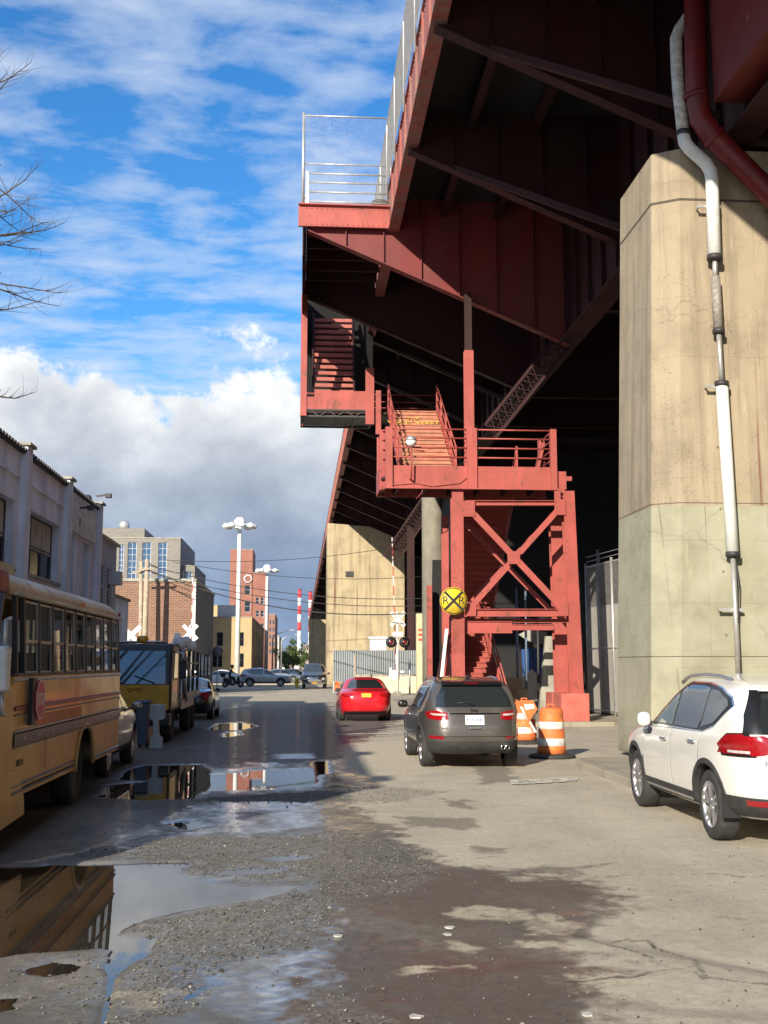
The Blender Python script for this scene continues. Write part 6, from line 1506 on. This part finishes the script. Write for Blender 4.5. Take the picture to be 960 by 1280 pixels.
# silver beige SUV behind the bus, silver crossover, black vehicle by far pier
def suv(label, body, group=None, glassm=None, up_=1.0, lamps=False, name='suv'):
    t = thing(name, label, 'suv', group=group); c = Car(t, scale_tab(SUVF, up_), scale_tab(SUVR, up_), scale_tab(SUVW, up_), NG, (1.36,-1.36), .352, .405); c.shell(body, M['well'])
    c.doors([[(.98,.42),(-.10,.42),(-.10,1.03),(1.02,1.01)], [(-.125,.42),(-.85,.42),(-1.0,.62),(-1.16,1.04),(-.125,1.03)]], body)
    g_ = glassm or M['glass']
    c.both('window', [(.70,1.09*up_),(.40,1.36*up_),(.14,1.495*up_),(-.12,1.545*up_),(-.14,1.09*up_)], g_, off=.012)
    c.both('window', [(-.22,1.09*up_),(-.19,1.548*up_),(-.90,1.54*up_),(-1.40,1.49*up_),(-1.72,1.37*up_),(-1.25,1.1*up_)], g_, off=.012)
    c.both('sill_cladding', [(1.0,.30),(-.98,.30),(-.93,.43),(.93,.43)], M['clad'], off=.012)
    c.patch('rear_window', [(-.66,1.13*up_),(.66,1.13*up_),(.52,1.49*up_),(-.52,1.49*up_)], g_, 'R', off=.012)
    c.patch('windshield', [(-.74,1.12*up_),(.74,1.12*up_),(.60,1.50*up_),(-.60,1.50*up_)], g_, 'F', off=.012)
    c.patch('grille', [(-.48,.50),(.48,.50),(.5,.80),(-.5,.80)], M['chrome'] if lamps else M['black'], 'F', off=.012)
    c.patch('front_bumper', [(-.84,.30),(.84,.30),(.86,.46),(-.86,.46)], M['chrome'] if lamps else M['clad'], 'F', off=.02)
    c.patch('licence_plate', [(-.16,.36),(.16,.36),(.16,.48),(-.16,.48)], M['plate_y'], 'F', off=.03)
    c.ends('headlight', [(.53,.62),(.56,.80),(.84,.80),(.86,.66)], M['lampclear'], 'F', off=.014)
    c.ends('tail_light', [(.60,.88),(.62,1.06),(.84,1.06),(.88,.90)], M['lampred'], 'R', off=.014)
    c.patch('licence_plate', [(-.17,.74),(.17,.74),(.17,.88),(-.17,.88)], M['plate'], 'R', off=.02)
    arch_trim(c, M['clad'], .402, .44)
    c.handle(.15,.93); c.handle(-.98,.95); c.mirror(.64,1.05, body); c.wheels(5, twin=False); return t, c
t, c = suv('beige silver SUV squeezed at the kerb between the yellow bus and the tow truck', paint('beige_silver_paint', (.30,.27,.22), .5, .25), up_=1.03); finish(t, -4.08, 20.95, 0, 1)
t, c = suv('silver crossover crossing the far junction from left to right', paint('silver_paint', (.42,.46,.50), .4, .28), up_=.99); finish(t, px(332,850,99), 99, R(-90), .97)
t, c = suv('black boxy vehicle with chrome grille facing us beside the far concrete pier', bp2, up_=1.1, lamps=True); finish(t, px(393,850,90), 91, R(180), 1.08)

# --- yellow bus on the left
bus = thing('yellow_bus', 'weathered yellow school bus with a folded red stop sign parked on the left', 'bus', (-4.1, 14, 0))
by_ = mat('dull_bus_yellow', (.72,.38,.085), .36, 0, .10, 1.0, .03, 20, dirt=(.50,.24,.07), dirtamt=.55, dscale=1.4, stretch=(1,1,.7), coat=.15)
bx1, bx0 = -2.93, -5.30; yb0, yb1 = 11.35, 18.2
def bus_section(z0, z1, tumble=.0):
    return None
prof = [(bx0,.50),(bx0,1.76),(bx0+.06,2.60)]
n = 14
sec = [(bx1,.52),(bx1,1.76),(bx1-.05,2.60)]
xc = (bx0+bx1)/2; hw = (bx1-bx0)/2-.05
for i in range(1, n): a = math.pi*i/n; sec.append((xc+hw*math.copysign(abs(math.cos(a))**.7, math.cos(a)), 2.60+.36*math.sin(a)**.8))
roofsec = sec[2:]+[(bx0+.05,2.60)]
low = [(bx1,.52),(bx1,1.78),(bx0,1.78),(bx0,.52)]
mb = MB()
arc = [(15.3+.62*math.cos(a), max(.52,.5+.56*math.sin(a))) for a in np.linspace(math.pi, 0, 19)]
sidep = [(yb0,.52),(14.66,.52)]+arc[1:-1]+[(15.94,.52),(yb1-.05,.52),(yb1,.6),(yb1,1.76),(yb0,1.76)]
for x in (bx1, bx0):
    mb.add([(x,p[0],p[1]) for p in sidep], [tuple(range(len(sidep)))])
mb.add([(bx1,yb1,.6),(bx0,yb1,.6),(bx0,yb1,1.76),(bx1,yb1,1.76)], [(0,1,2,3)]); mb.add([(bx1,yb0,.52),(bx0,yb0,.52),(bx0,yb0,1.76),(bx1,yb0,1.76)], [(0,1,2,3)])
mb.add([(bx1,yb0,.52),(bx0,yb0,.52),(bx0,14.6,.52),(bx1,14.6,.52)], [(0,1,2,3)])
mb.build('body', by_, bus, fixn=True)
MB().box(bx0+.03,bx1-.03,yb0+.1,yb1-.1,1.70,1.755).build('floor', M['dark'], bus)
mb = MB(); N_ = len(roofsec); 
rs0 = [(x,yb0-.1,z) for x,z in roofsec]; rs1 = [(x,yb1-.12,z) for x,z in roofsec]; rs2 = [(xc+(x-xc)*.97,yb1+.0,z if z <= 2.61 else 2.60+(z-2.60)*.75) for x,z in roofsec]
mb.add(rs0+rs1+rs2, [(i,i+1,N_+i+1,N_+i) for i in range(N_-1)]+[(N_+i,N_+i+1,2*N_+i+1,2*N_+i) for i in range(N_-1)], True); mb.add(rs2, [tuple(range(N_))]); mb.add(rs0, [tuple(range(N_))])
mb.build('roof', mat('bus_roof_cream', (.52,.33,.15), .4, 0, .15, 2, dirt=(.30,.16,.06), dirtamt=.6, dscale=2), bus)
mb = MB(); mb.tube([(bx1+.005,yb0-.1,2.615),(bx1+.005,yb1,2.615)], .022, 8); mb.tube([(bx0-.005,yb0,2.615),(bx0-.005,yb1,2.615)], .022, 8); mb.build('gutter', mat('gutter_pale', (.5,.42,.3), .5), bus)
pit = .70; wz0, wz1, wzm = 1.80, 2.56, 2.13
cream = mat('window_frame_cream', (.42,.40,.36), .45, .3, .15, 4, dirt=(.2,.15,.1), dirtamt=.4)
ysw = [yb1-.12-pit*i for i in range(10)]
for sx, xs_ in ((bx1, 1), (bx0, -1)):
    mb = MB(); 
    mb.bar((sx-.02*xs_,yb0,1.775),(sx-.02*xs_,yb1,1.775),.05,.04)
    for y in ysw+[yb0+.1]:
        mb.bar((sx-.015*xs_,y,1.76),(sx-.055*xs_,y,2.60),.05,.065)
    mb.build('window_pillars', M['dark'], bus)
    for i, y in enumerate(ysw[:-1]):
        y1_, y0_ = y-.035, y-pit+.035; fx = lambda z, o=0: sx-xs_*(.02+.04*(z-1.78)/.8)+xs_*o
        mb = MB(); t_ = .022
        for za_, zb2 in ((wz0,wzm),(wzm+.01,wz1)):
            o_ = .0 if za_ == wz0 else .008
            mb.bar((fx(za_,o_),y0_,za_),(fx(za_,o_),y1_,za_),t_,t_); mb.bar((fx(zb2,o_),y0_,zb2),(fx(zb2,o_),y1_,zb2),t_,t_); mb.bar((fx(za_,o_),y0_,za_+.012),(fx(zb2,o_),y0_,zb2-.012),t_,t_); mb.bar((fx(za_,o_),y1_,za_+.012),(fx(zb2,o_),y1_,zb2-.012),t_,t_)
        f_ = mb.build('window', cream, bus)
        mb = MB()
        for za_, zb2 in ((wz0,wzm),(wzm+.01,wz1)): mb.add([(fx(za_,-.004),y0_,za_),(fx(za_,-.004),y1_,za_),(fx(zb2,-.004),y1_,zb2),(fx(zb2,-.004),y0_,zb2)], [(0,1,2,3)])
        mb.build('pane', M['pane'], f_, fixn=False)
mb = MB()
for z, h_, c_ in ((1.70,.05,1),(1.44,.045,0),(1.11,.09,1),(.54,.09,1)):
    pass
def rail(z, h_, m, y0=yb0, y1=yb1, nm='rub_rail', pr_=.03):
    for sx, d_ in ((bx1,1),(bx0,-1)):
        a_ = [(sx+d_*.001,z-h_/2),(sx+d_*pr_,z-h_/2+.012),(sx+d_*pr_,z+h_/2-.012),(sx+d_*.001,z+h_/2)]; MB().prism([(p[0],p[1]) for p in a_], 'y', y0, y1).build(nm, m, bus)
blk = mat('rail_black', (.02,.02,.02), .35, 0, .2, 3, coat=.3)
rail(1.11,.14,blk); rail(1.195,.015,M['galv']); rail(1.025,.015,M['galv']); rail(.575,.05,blk,yb0,14.62); rail(.64,.035,blk,yb0,14.62); rail(.575,.05,blk,15.98,yb1-.05); rail(1.43,.05,mat('maroon_stripe', (.22,.02,.03), .4)); rail(1.72,.03,M['galv']); rail(1.36,.02,cream)
rail(1.26,.14,mat('red_patch', (.58,.07,.03), .4, 0, .3, 3, dirt=(.5,.24,.06), dirtamt=.9, dscale=2.5), 12.3, 15.0, 'red_patch', .004)
mb = MB()
for y in np.arange(yb0+.4, yb1, .7): mb.cbox((bx1+.032,y,1.11),.012,.03,.03)
mb.build('rivets', M['galv'], bus)
# seams
mb = MB()
for y in (12.9, 16.9): mb.box(bx1+.0005, bx1+.003, y, y+.012, .7, 1.05)
mb.build('panel_seam', M['dark'], bus)
# wheel arch lip + wheels
mb = MB(); mb.tube([(bx1+.01,15.3+.64*math.cos(a),.5+.58*math.sin(a)) for a in np.linspace(-.0,math.pi,20)], .03, 8); mb.build('arch_lip', mat('arch_yellow', (.55,.33,.12), .4), bus)
def truckwheel(par, x, y, r, sg, wd=.26, name='wheel'):
    mb = MB().lathe([(r*.58,x-sg*.05),(r*.62,x),(r*.93,x),(r,x-sg*.05),(r,x-sg*(wd-.04)),(r*.95,x-sg*wd),(r*.58,x-sg*wd)], (0,y,r+.012), 'x', 40, cap=False); w_ = mb.build(name, M['rubber'], par)
    MB().lathe([(r*.60,x-sg*.03),(r*.58,x-sg*.02),(r*.50,x-sg*.12),(r*.25,x-sg*.14),(r*.24,x-sg*.03),(0,x-sg*.02)], (0,y,r+.012), 'x', 32, cap=False).build('rim', mat('dark_rim', (.10,.09,.08), .6), w_); return w_
for s_, x in ((1,bx1-.10),(-1,bx0+.10)):
    truckwheel(bus, x, 15.3, .46, s_); truckwheel(bus, x, 9.9, .46, s_)
MB().box(bx0+.15,bx1-.15,14.7,15.95,.9,1.6).build('wheel_housing', M['well'], bus)
MB().box(bx0+.5,bx1-.5,9,17.8,.55,.75).build('chassis', M['dark'], bus)
# cowl / hood and front corner
mb = MB(); mb.box(bx0+.05,bx1+.02,10.55,11.345,.34,1.70); mb.build('cowl', by_, bus, bevel=.05)
MB().prism([(10.6,.25),(11.95,.30),(11.9,.50),(11.6,.80),(10.6,.80)], 'x', bx1-.25, bx1+.022).build('fender_skirt', by_, bus, bevel=.02)
mb = MB(); mb.prism([(8.6,.55),(8.6,1.25),(8.9,1.42),(10.54,1.62),(10.54,.95),(10.4,1.02),(9.9,1.12),(9.4,1.02),(9.3,.55)], 'x', bx0+.25, bx1-.18); mb.build('hood', by_, bus, bevel=.04)
MB().add([(bx0+.15,10.58,1.72),(bx1-.1,10.58,1.72),(bx1-.12,10.95,2.52),(bx0+.17,10.95,2.52)], [(0,1,2,3)]).build('windshield', M['glass'], bus, fixn=False)
mb = MB(); mb.bar((bx1-.06,10.6,1.70),(bx1-.08,11.0,2.60),.07); mb.bar((bx0+.06,10.6,1.70),(bx0+.08,11.0,2.60),.07); mb.box(bx0+.05,bx1-.05,10.95,11.3,2.545,2.60); mb.build('windshield_frame', M['dark'], bus)
MB().box(bx0+.06,bx1-.06,10.9,11.26,2.603,2.85).build('destination_hood', mat('front_cap_maroon', (.25,.06,.05), .5), bus, bevel=.06)
# side marker text, stop sign, mirror, lamps
mb = MB(); mb.text('BUS 41', .10, (bx1+.004,11.72,.86), (0,1,0), (0,0,1), .003); mb.build('fleet_lettering', M['dark'], bus)
sc_ = Vector((bx1+.10, 12.15, 1.50)); r_ = .235
st_ = MB().prism([(sc_.y+r_*math.cos(R(22.5+45*i)), sc_.z+r_*math.sin(R(22.5+45*i))) for i in range(8)], 'x', bx1+.085, bx1+.10).build('stop_sign', mat('stop_red', (.55,.04,.06), .45, dirt=(.5,.3,.3), dirtamt=.4, dscale=8), bus)
mb = MB(); mb.text('STOP', .19, (bx1+.102, sc_.y, sc_.z), (0,1,0), (0,0,1), .002, squash=.85)
for i in range(8):
    a_, b_ = R(22.5+45*i), R(67.5+45*i); mb.bar((bx1+.101,sc_.y+r_*.93*math.cos(a_),sc_.z+r_*.93*math.sin(a_)),(bx1+.101,sc_.y+r_*.93*math.cos(b_),sc_.z+r_*.93*math.sin(b_)),.012,.002,upv=(1,0,0))
mb.build('stop_lettering', M['white_paint'], st_)
mb = MB(); mb.box(bx1+.03,bx1+.08,sc_.y-.30,sc_.y-.12,sc_.z-.26,sc_.z+.24); mb.build('stop_arm', M['black'], st_)
mc = PY(7, 822, 11.0); mb = MB(); mb.box(mc.x-.07,mc.x+.06,10.3,10.45,1.62,2.06); mr = mb.build('mirror', M['galv'], bus, bevel=.03)
mb = MB(); mb.tube([(bx1+.0,11.1,2.35),(mc.x,10.4,2.3),(mc.x,10.38,2.06)], .02, 8); mb.tube([(mc.x,10.38,1.62),(mc.x,10.4,1.42),(bx1-.02,11.15,1.38)], .02, 8); mb.build('mirror_bracket', M['galv'], mr)
mb = MB().tube([(bx1+.02,yb1-.5,1.92),(bx1+.1,yb1-.5,1.92)], .01, 6) if False else None
MB().cbox((bx1+.012,17.9,2.68),.04,.10,.05).build('marker_lamp', M['lampred'], bus); MB().cbox((bx1+.012,14.8,2.68),.04,.10,.05).build('marker_lamp', M['orange'], bus)
# seats
for i in range(9):
    y = yb1-.7-i*.72
    for xa_ in (bx0+.15, bx1-1.05): 
        mb = MB(); mb.box(xa_,xa_+.9,y,y+.10,1.3,2.02); mb.build('seat', mat('seat_dark', (.05,.04,.04), .7) if i == 0 and xa_ < -4.5 else bpy.data.materials['seat_dark'], bus, bevel=.03)
bus.location.y += .55
# --- work truck behind
tk = thing('tow_truck', 'yellow and black cab over work truck with an amber beacon parked beyond the yellow bus', 'truck', (-4.2, 31, 0))
ty = mat('truck_yellow', (.72,.40,.04), .4, 0, .1, 2, dirt=(.2,.12,.05), dirtamt=.4, coat=.3); tb_ = mat('truck_black', (.02,.022,.026), .4, 0, .2, 2, dirt=(.06,.06,.06), dirtamt=.4)
x0, x1, yc = -5.3, -3.12, 27.9
mb = MB(); mb.prism([(yc,.75),(yc-.06,1.3),(yc+.18,2.30),(yc+.32,2.40),(yc+1.75,2.43),(yc+1.80,2.35),(yc+1.8,.75)], 'x', x0, x1); mb.build('cab', tb_, tk, bevel=.07)
mb = MB(); mb.prism([(yc-.035,.80),(yc-.085,1.40),(yc-.055,1.40),(yc,.80)], 'x', x0+.05, x1-.05); mb.box(x1+.002,x1+.02,yc+.02,yc+1.15,.86,1.5); mb.build('yellow_front_panel', ty, tk)
MB().add([(x0+.12,yc-.045,1.42),(x1-.14,yc-.045,1.42),(x1-.17,yc+.145,2.22),(x0+.15,yc+.145,2.22)], [(0,1,2,3)]).build('windshield', M['glass'], tk, fixn=False)
mb = MB(); mb.tube([(x1-.4,yc-.07,1.44),(x1-.9,yc-.02,1.62)], .014, 6); mb.tube([(x1-1.2,yc-.07,1.44),(x1-1.7,yc-.02,1.62)], .014, 6); mb.build('wiper', M['black'], tk)
MB().box(x0+.3,x1-.3,yc+.4,yc+1.7,2.431,2.47).build('roof_panel', M['white_paint'], tk, bevel=.03)
MB().lathe([(.15,2.43),(.15,2.5),(.13,2.58),(.05,2.6)], ((x0+x1)/2+.3,yc+.5,0), n=16).build('amber_beacon', mat('amber', (.7,.30,.02), .3, coat=.5), tk)
MB().add([(x1+.012,yc+.45,1.55),(x1+.012,yc+1.3,1.55),(x1+.012,yc+1.3,2.2),(x1+.012,yc+.62,2.2)], [(0,1,2,3)]).build('side_window', M['glass'], tk, fixn=False)
mb = MB(); mb.text('GMC', .14, (x0+1.32,yc-.085,1.27), (1,0,0), (0,-.1,1), .01, squash=1.2); mb.build('badge', M['lampred'], tk)
mb = MB(); mb.box(x0,x1+.02,yc-.35,yc-.05,.42,.72); mb.build('front_bumper', tb_, tk, bevel=.03)
for s_ in (x0+.3, x1-.32): MB().lathe([(0,-.03),(.1,-.02),(.11,0)], (s_,yc-.07,.84), 'y', 18, cap=False).build('headlight', M['lampclear'], tk)
mr = MB().box(x1+.18,x1+.36,yc-.05,yc+.02,1.55,2.0).build('mirror', M['black'], tk, bevel=.03); MB().tube([(x1,yc+.15,2.2),(x1+.27,yc,2.15),(x1+.27,yc,2.0)], .018, 6).build('mirror_arm', M['chrome'], mr)
for s_, x in ((1,x1-.04),(-1,x0+.04)):
    truckwheel(tk, x, yc+.75, .44, s_); truckwheel(tk, x, yc+5.2, .44, s_); truckwheel(tk, x, yc+6.5, .44, s_)
MB().box(x0+.5,x1-.5,yc+.1,yc+7.6,.6,.85).build('chassis', M['dark'], tk)
mb = MB(); mb.box(x0+.02,x1+.01,yc+1.95,yc+7.8,.98,1.12); mb.build('flatbed', tb_, tk)
mb = MB(); mb.box(x0+.1,x1-.02,yc+1.95,yc+2.55,1.122,2.05); mb.build('tool_locker', mat('locker_grey', (.30,.30,.29), .5, .2, .2, 3), tk, bevel=.02)
mb = MB()
for y in (yc+2.0, yc+3.3, yc+4.6, yc+5.9, yc+7.4): mb.box(x1-.08,x1,y,y+.07,1.123,2.3); mb.box(x0+.03,x0+.11,y,y+.07,1.123,2.3)
for z in (1.5,1.9,2.26): mb.box(x1-.065,x1-.015,yc+2.08,yc+7.4,z,z+.05)
mb.build('side_rack', tb_, tk)
for i, (y, z) in enumerate(((yc+1.9,2.45),(yc+3.4,2.5),(yc+5.0,2.42))):
    mb = MB(); mb.lathe([(.04,-.1),(.15,-.06),(.16,.06),(.1,.09)], (x1-.02,y,z), 'y', 16); mb.bar((x1-.04,y,z-.3),(x1-.04,y,z-.12),.04); mb.build('work_lamp', M['white_paint'], tk)
mb = MB(); mb.tube([(x1+.0,yc+2.3,2.4),(x1+.05,yc+2.1,1.9),(x1+.04,yc+2.5,1.5),(x1+.05,yc+2.9,1.2),(x1+.03,yc+3.3,.9)], .05, 8); mb.tube([(x1+.02,yc+2.6,2.3),(x1+.10,yc+3.2,1.7),(x1+.05,yc+3.9,1.25)], .04, 8); mb.build('hose', mat('pale_hose', (.45,.43,.38), .6), tk)
mb = MB(); mb.box(x0+.4,x1-.5,yc+3.2,yc+5.6,1.123,1.85); mb.build('winch_housing', M['dark'], tk, bevel=.04)
mb = MB(); mb.bar((x1-.4,yc+2.8,1.9),(x1-.6,yc+6.8,2.75),.16,.2); mb.build('boom', ty, tk)
MB().box(x1+.005,x1+.03,yc+2.2,yc+5.6,.72,.96).build('side_step', mat('white_step', (.55,.55,.52), .5), tk)
# street bin and barrier block before the truck
a_, b_ = px(171,900,26.6), px(187,900,26.6)
bn = thing('wheeled_bin', 'dark blue grey wheeled bin standing in front of the truck bumper', 'bin', ((a_+b_)/2,26.6,0))
MB().prism([(a_+.04,.06),(b_-.04,.06),(b_,1.0),(a_,1.0)], 'y', 26.4, 26.8).build('body', mat('bin_blue', (.06,.09,.13), .5, 0, .2, 4, dirt=(.15,.15,.15), dirtamt=.3), bn, bevel=.02); MB().box(a_-.02,b_+.02,26.36,26.84,1.003,1.07).build('lid', mat('bin_lid', (.09,.12,.16), .5), bn, bevel=.02)
for s_ in (a_+.06,b_-.06): MB().lathe([(.08,-.03),(.08,.03)], (s_,26.75,.09), 'x', 14).build('wheel', M['rubber'], bn)
a_, b_ = px(189,900,26.2), px(204,900,26.2)
bk = tag(MB().prism([(a_,0),(b_+.0,0),(b_,.22),(b_-.08,.3),(b_-.1,.62),(b_+.04,.66),(b_+.04,.98),(a_-.02,.98),(a_-.02,.66),(a_+.06,.62),(a_+.06,.3),(a_,.22)], 'y', 26.05, 26.3).build('barrier_block', mat('pale_barrier', (.42,.44,.43), .6, 0, .1, 3, dirt=(.2,.2,.2), dirtamt=.5), bevel=.015), 'pale grey plastic barrier stand just right of the dark wheeled bin', 'barrier')
# hydrant at far corner
x = px(371,850,93); hy = thing('fire_hydrant', 'small yellow fire hydrant at the far corner left of the black vehicle', 'hydrant', (x,93,0))
MB().lathe([(.2,0),(.2,.06),(.13,.08),(.13,.6),(.17,.62),(.15,.74),(.05,.84)], (x,93,0), n=18).build('barrel', M['yellow_sign'], hy); mb = MB(); mb.tube([(x-.24,93,.45),(x+.24,93,.45)], .07, 10); mb.build('nozzle', M['yellow_sign'], hy)

# --- scooter and rider
sxp, syp = px(291,850,95), 95.0
sc = thing('motor_scooter', 'dark delivery scooter crossing the far junction under a rider in dark clothes', 'scooter', (sxp,syp,0))
for dx_ in (-.62,.66):
    w_ = MB().lathe([(.16,-.05),(.25,-.055),(.27,-.02),(.27,.02),(.25,.055),(.16,.05)], (sxp+dx_,syp,.28), 'y', 24, cap=False).build('wheel', M['rubber'], sc); MB().lathe([(0,-.03),(.17,-.04),(.17,.04),(0,.03)], (sxp+dx_,syp,.28), 'y', 18, cap=False).build('rim', M['rim'], w_)
mb = MB(); mb.prism([(sxp-.85,.62),(sxp-.75,.75),(sxp-.1,.72),(sxp-.05,.38),(sxp+.25,.36),(sxp+.42,.95),(sxp+.52,.95),(sxp+.62,.5),(sxp+.45,.25),(sxp-.45,.22)], 'y', syp-.14, syp+.14); mb.build('body', M['seal'], sc, bevel=.03)
MB().box(sxp-.8,sxp-.1,syp-.13,syp+.13,.753,.83).build('seat', M['black'], sc, bevel=.03)
mb = MB(); mb.tube([(sxp+.66,syp,.28),(sxp+.42,syp,1.02)], .03, 8); mb.tube([(sxp+.38,syp-.32,1.05),(sxp+.42,syp,1.02),(sxp+.38,syp+.32,1.05)], .02, 8); mb.build('handlebar', M['chrome'], sc)
MB().lathe([(0,-.02),(.09,0),(.09,.1)], (sxp+.5,syp,.9), 'z', 14).build('headlight', M['lampclear'], sc)
tag(MB().box(sxp-1.02,sxp-.62,syp-.2,syp+.2,.86,1.22).build('delivery_box', M['dark'], bevel=.03), 'square black delivery box on the back of the scooter', 'box')
def skin_body(name, joints, edges, m, parent=None):
    me = bpy.data.meshes.new(name); L = rootloc(parent) if parent else Vector((0,0,0))
    me.from_pydata([tuple(Vector(j[0])-L) for j in joints], edges, []); o = link(bpy.data.objects.new(name, me))
    o.modifiers.new('s','SKIN'); 
    for i, j in enumerate(joints): sv = me.skin_vertices[0].data[i]; sv.radius = (j[1], j[2] if len(j) > 2 else j[1]); sv.use_root = i == 0
    sub = o.modifiers.new('d','SUBSURF'); sub.levels = 2; sub.render_levels = 2
    dg = bpy.context.evaluated_depsgraph_get(); m2 = bpy.data.meshes.new_from_object(o.evaluated_get(dg)); o.modifiers.clear(); o.data = m2; m2.materials.clear(); m2.materials.append(m)
    for p in m2.polygons: p.use_smooth = True
    if parent: o.parent = parent
    return o
B = Vector((sxp, syp, 0)); 
J = [((-.30,0,.92),.15,.14),((-.26,0,1.12),.13,.15),((-.18,0,1.36),.13,.18),((-.12,0,1.47),.07,.07),((-.08,0,1.56),.06,.06),((-.06,0,1.64),.09,.09),((-.06,0,1.74),.09,.08),
     ((-.16,-.19,1.40),.065),((.02,-.26,1.20),.05),((.28,-.29,1.10),.038),((.37,-.29,1.07),.035),((-.16,.19,1.40),.065),((.02,.26,1.20),.05),((.28,.29,1.10),.038),((.37,.29,1.07),.035),
     ((-.26,-.12,.86),.10),((.14,-.20,.80),.075),((.12,-.18,.46),.055),((.16,-.18,.40),.045),((.30,-.19,.395),.04),((-.26,.12,.86),.10),((.14,.20,.80),.075),((.12,.18,.46),.055),((.16,.18,.40),.045),((.30,.19,.395),.04)]
J = [((B.x+j[0][0],B.y+j[0][1],j[0][2]+.03),*j[1:]) for j in J]
E = [(0,1),(1,2),(2,3),(3,4),(4,5),(5,6),(2,7),(7,8),(8,9),(9,10),(2,11),(11,12),(12,13),(13,14),(0,15),(15,16),(16,17),(17,18),(18,19),(0,20),(20,21),(21,22),(22,23),(23,24)]
pb = skin_body('person', J, E, mat('dark_clothing', (.035,.035,.045), .8, 0, .2, 6)); tag(pb, 'rider in dark clothes and helmet leaning forward on the scooter', 'person')
hm = MB().lathe([(.10,-.10),(.14,-.03),(.145,.04),(.12,.12),(.06,.16),(0,.17)], (B.x-.07,B.y,1.73), n=20).build('helmet', M['black'], pb)
MB().cbox((B.x+.065,B.y,1.71),.03,.17,.08).build('visor', M['glass'], pb, bevel=.01)
# ------------------------------------------------------------------ separate pieces become parts of their own
def clusters(o, gap=.03):
    me = o.data; n = len(me.vertices); par = list(range(n))
    def fd(i):
        while par[i] != i: par[i] = par[par[i]]; i = par[i]
        return i
    for e in me.edges:
        a, b = fd(e.vertices[0]), fd(e.vertices[1])
        if a != b: par[a] = b
    comp = {}
    for i in range(n): comp.setdefault(fd(i), []).append(i)
    if len(comp) < 2 or len(comp) > 400: return [list(range(n))]
    bb = []
    for c in comp.values():
        xs_ = np.array([me.vertices[i].co[:] for i in c]); bb.append((xs_.min(0)-gap, xs_.max(0)+gap, c))
    p2 = list(range(len(bb)))
    def f2(i):
        while p2[i] != i: i = p2[i]
        return i
    for i in range(len(bb)):
        for j in range(i):
            if np.all(bb[i][0] <= bb[j][1]) and np.all(bb[j][0] <= bb[i][1]): p2[f2(i)] = f2(j)
    out = {}
    for i in range(len(bb)): out.setdefault(f2(i), []).extend(bb[i][2])
    return list(out.values())
SPLIT = ('gusset_plate','joint_line','collar','pipe_clamp','side_railing','side_window','mudflap','marking','white_stripe','string_course','rivets','mirror_bracket','wiper','side_rack','gutter','panel_seam')
def split_obj(o):
    cl = clusters(o)
    if len(cl) < 2: return
    me = o.data; fs = [tuple(p.vertices) for p in me.polygons]; sm = [p.use_smooth for p in me.polygons]; co = [tuple(v.co) for v in me.vertices]
    for k_, c in enumerate(cl):
        ix_ = {v: i for i, v in enumerate(c)}; keep = [i for i, f in enumerate(fs) if f[0] in ix_]
        m2 = bpy.data.meshes.new(me.name); m2.from_pydata([co[v] for v in c], [], [tuple(ix_[v] for v in fs[i]) for i in keep]); m2.polygons.foreach_set('use_smooth', [sm[i] for i in keep])
        for mt in me.materials: m2.materials.append(mt)
        if k_ == 0: o.data = m2
        else:
            c2 = o.copy(); c2.data = m2; COL.objects.link(c2)
for o in list(bpy.data.objects):
    if o.type == 'MESH' and o.name.split('.')[0] in SPLIT and not o.children: split_obj(o)
#DEBUG
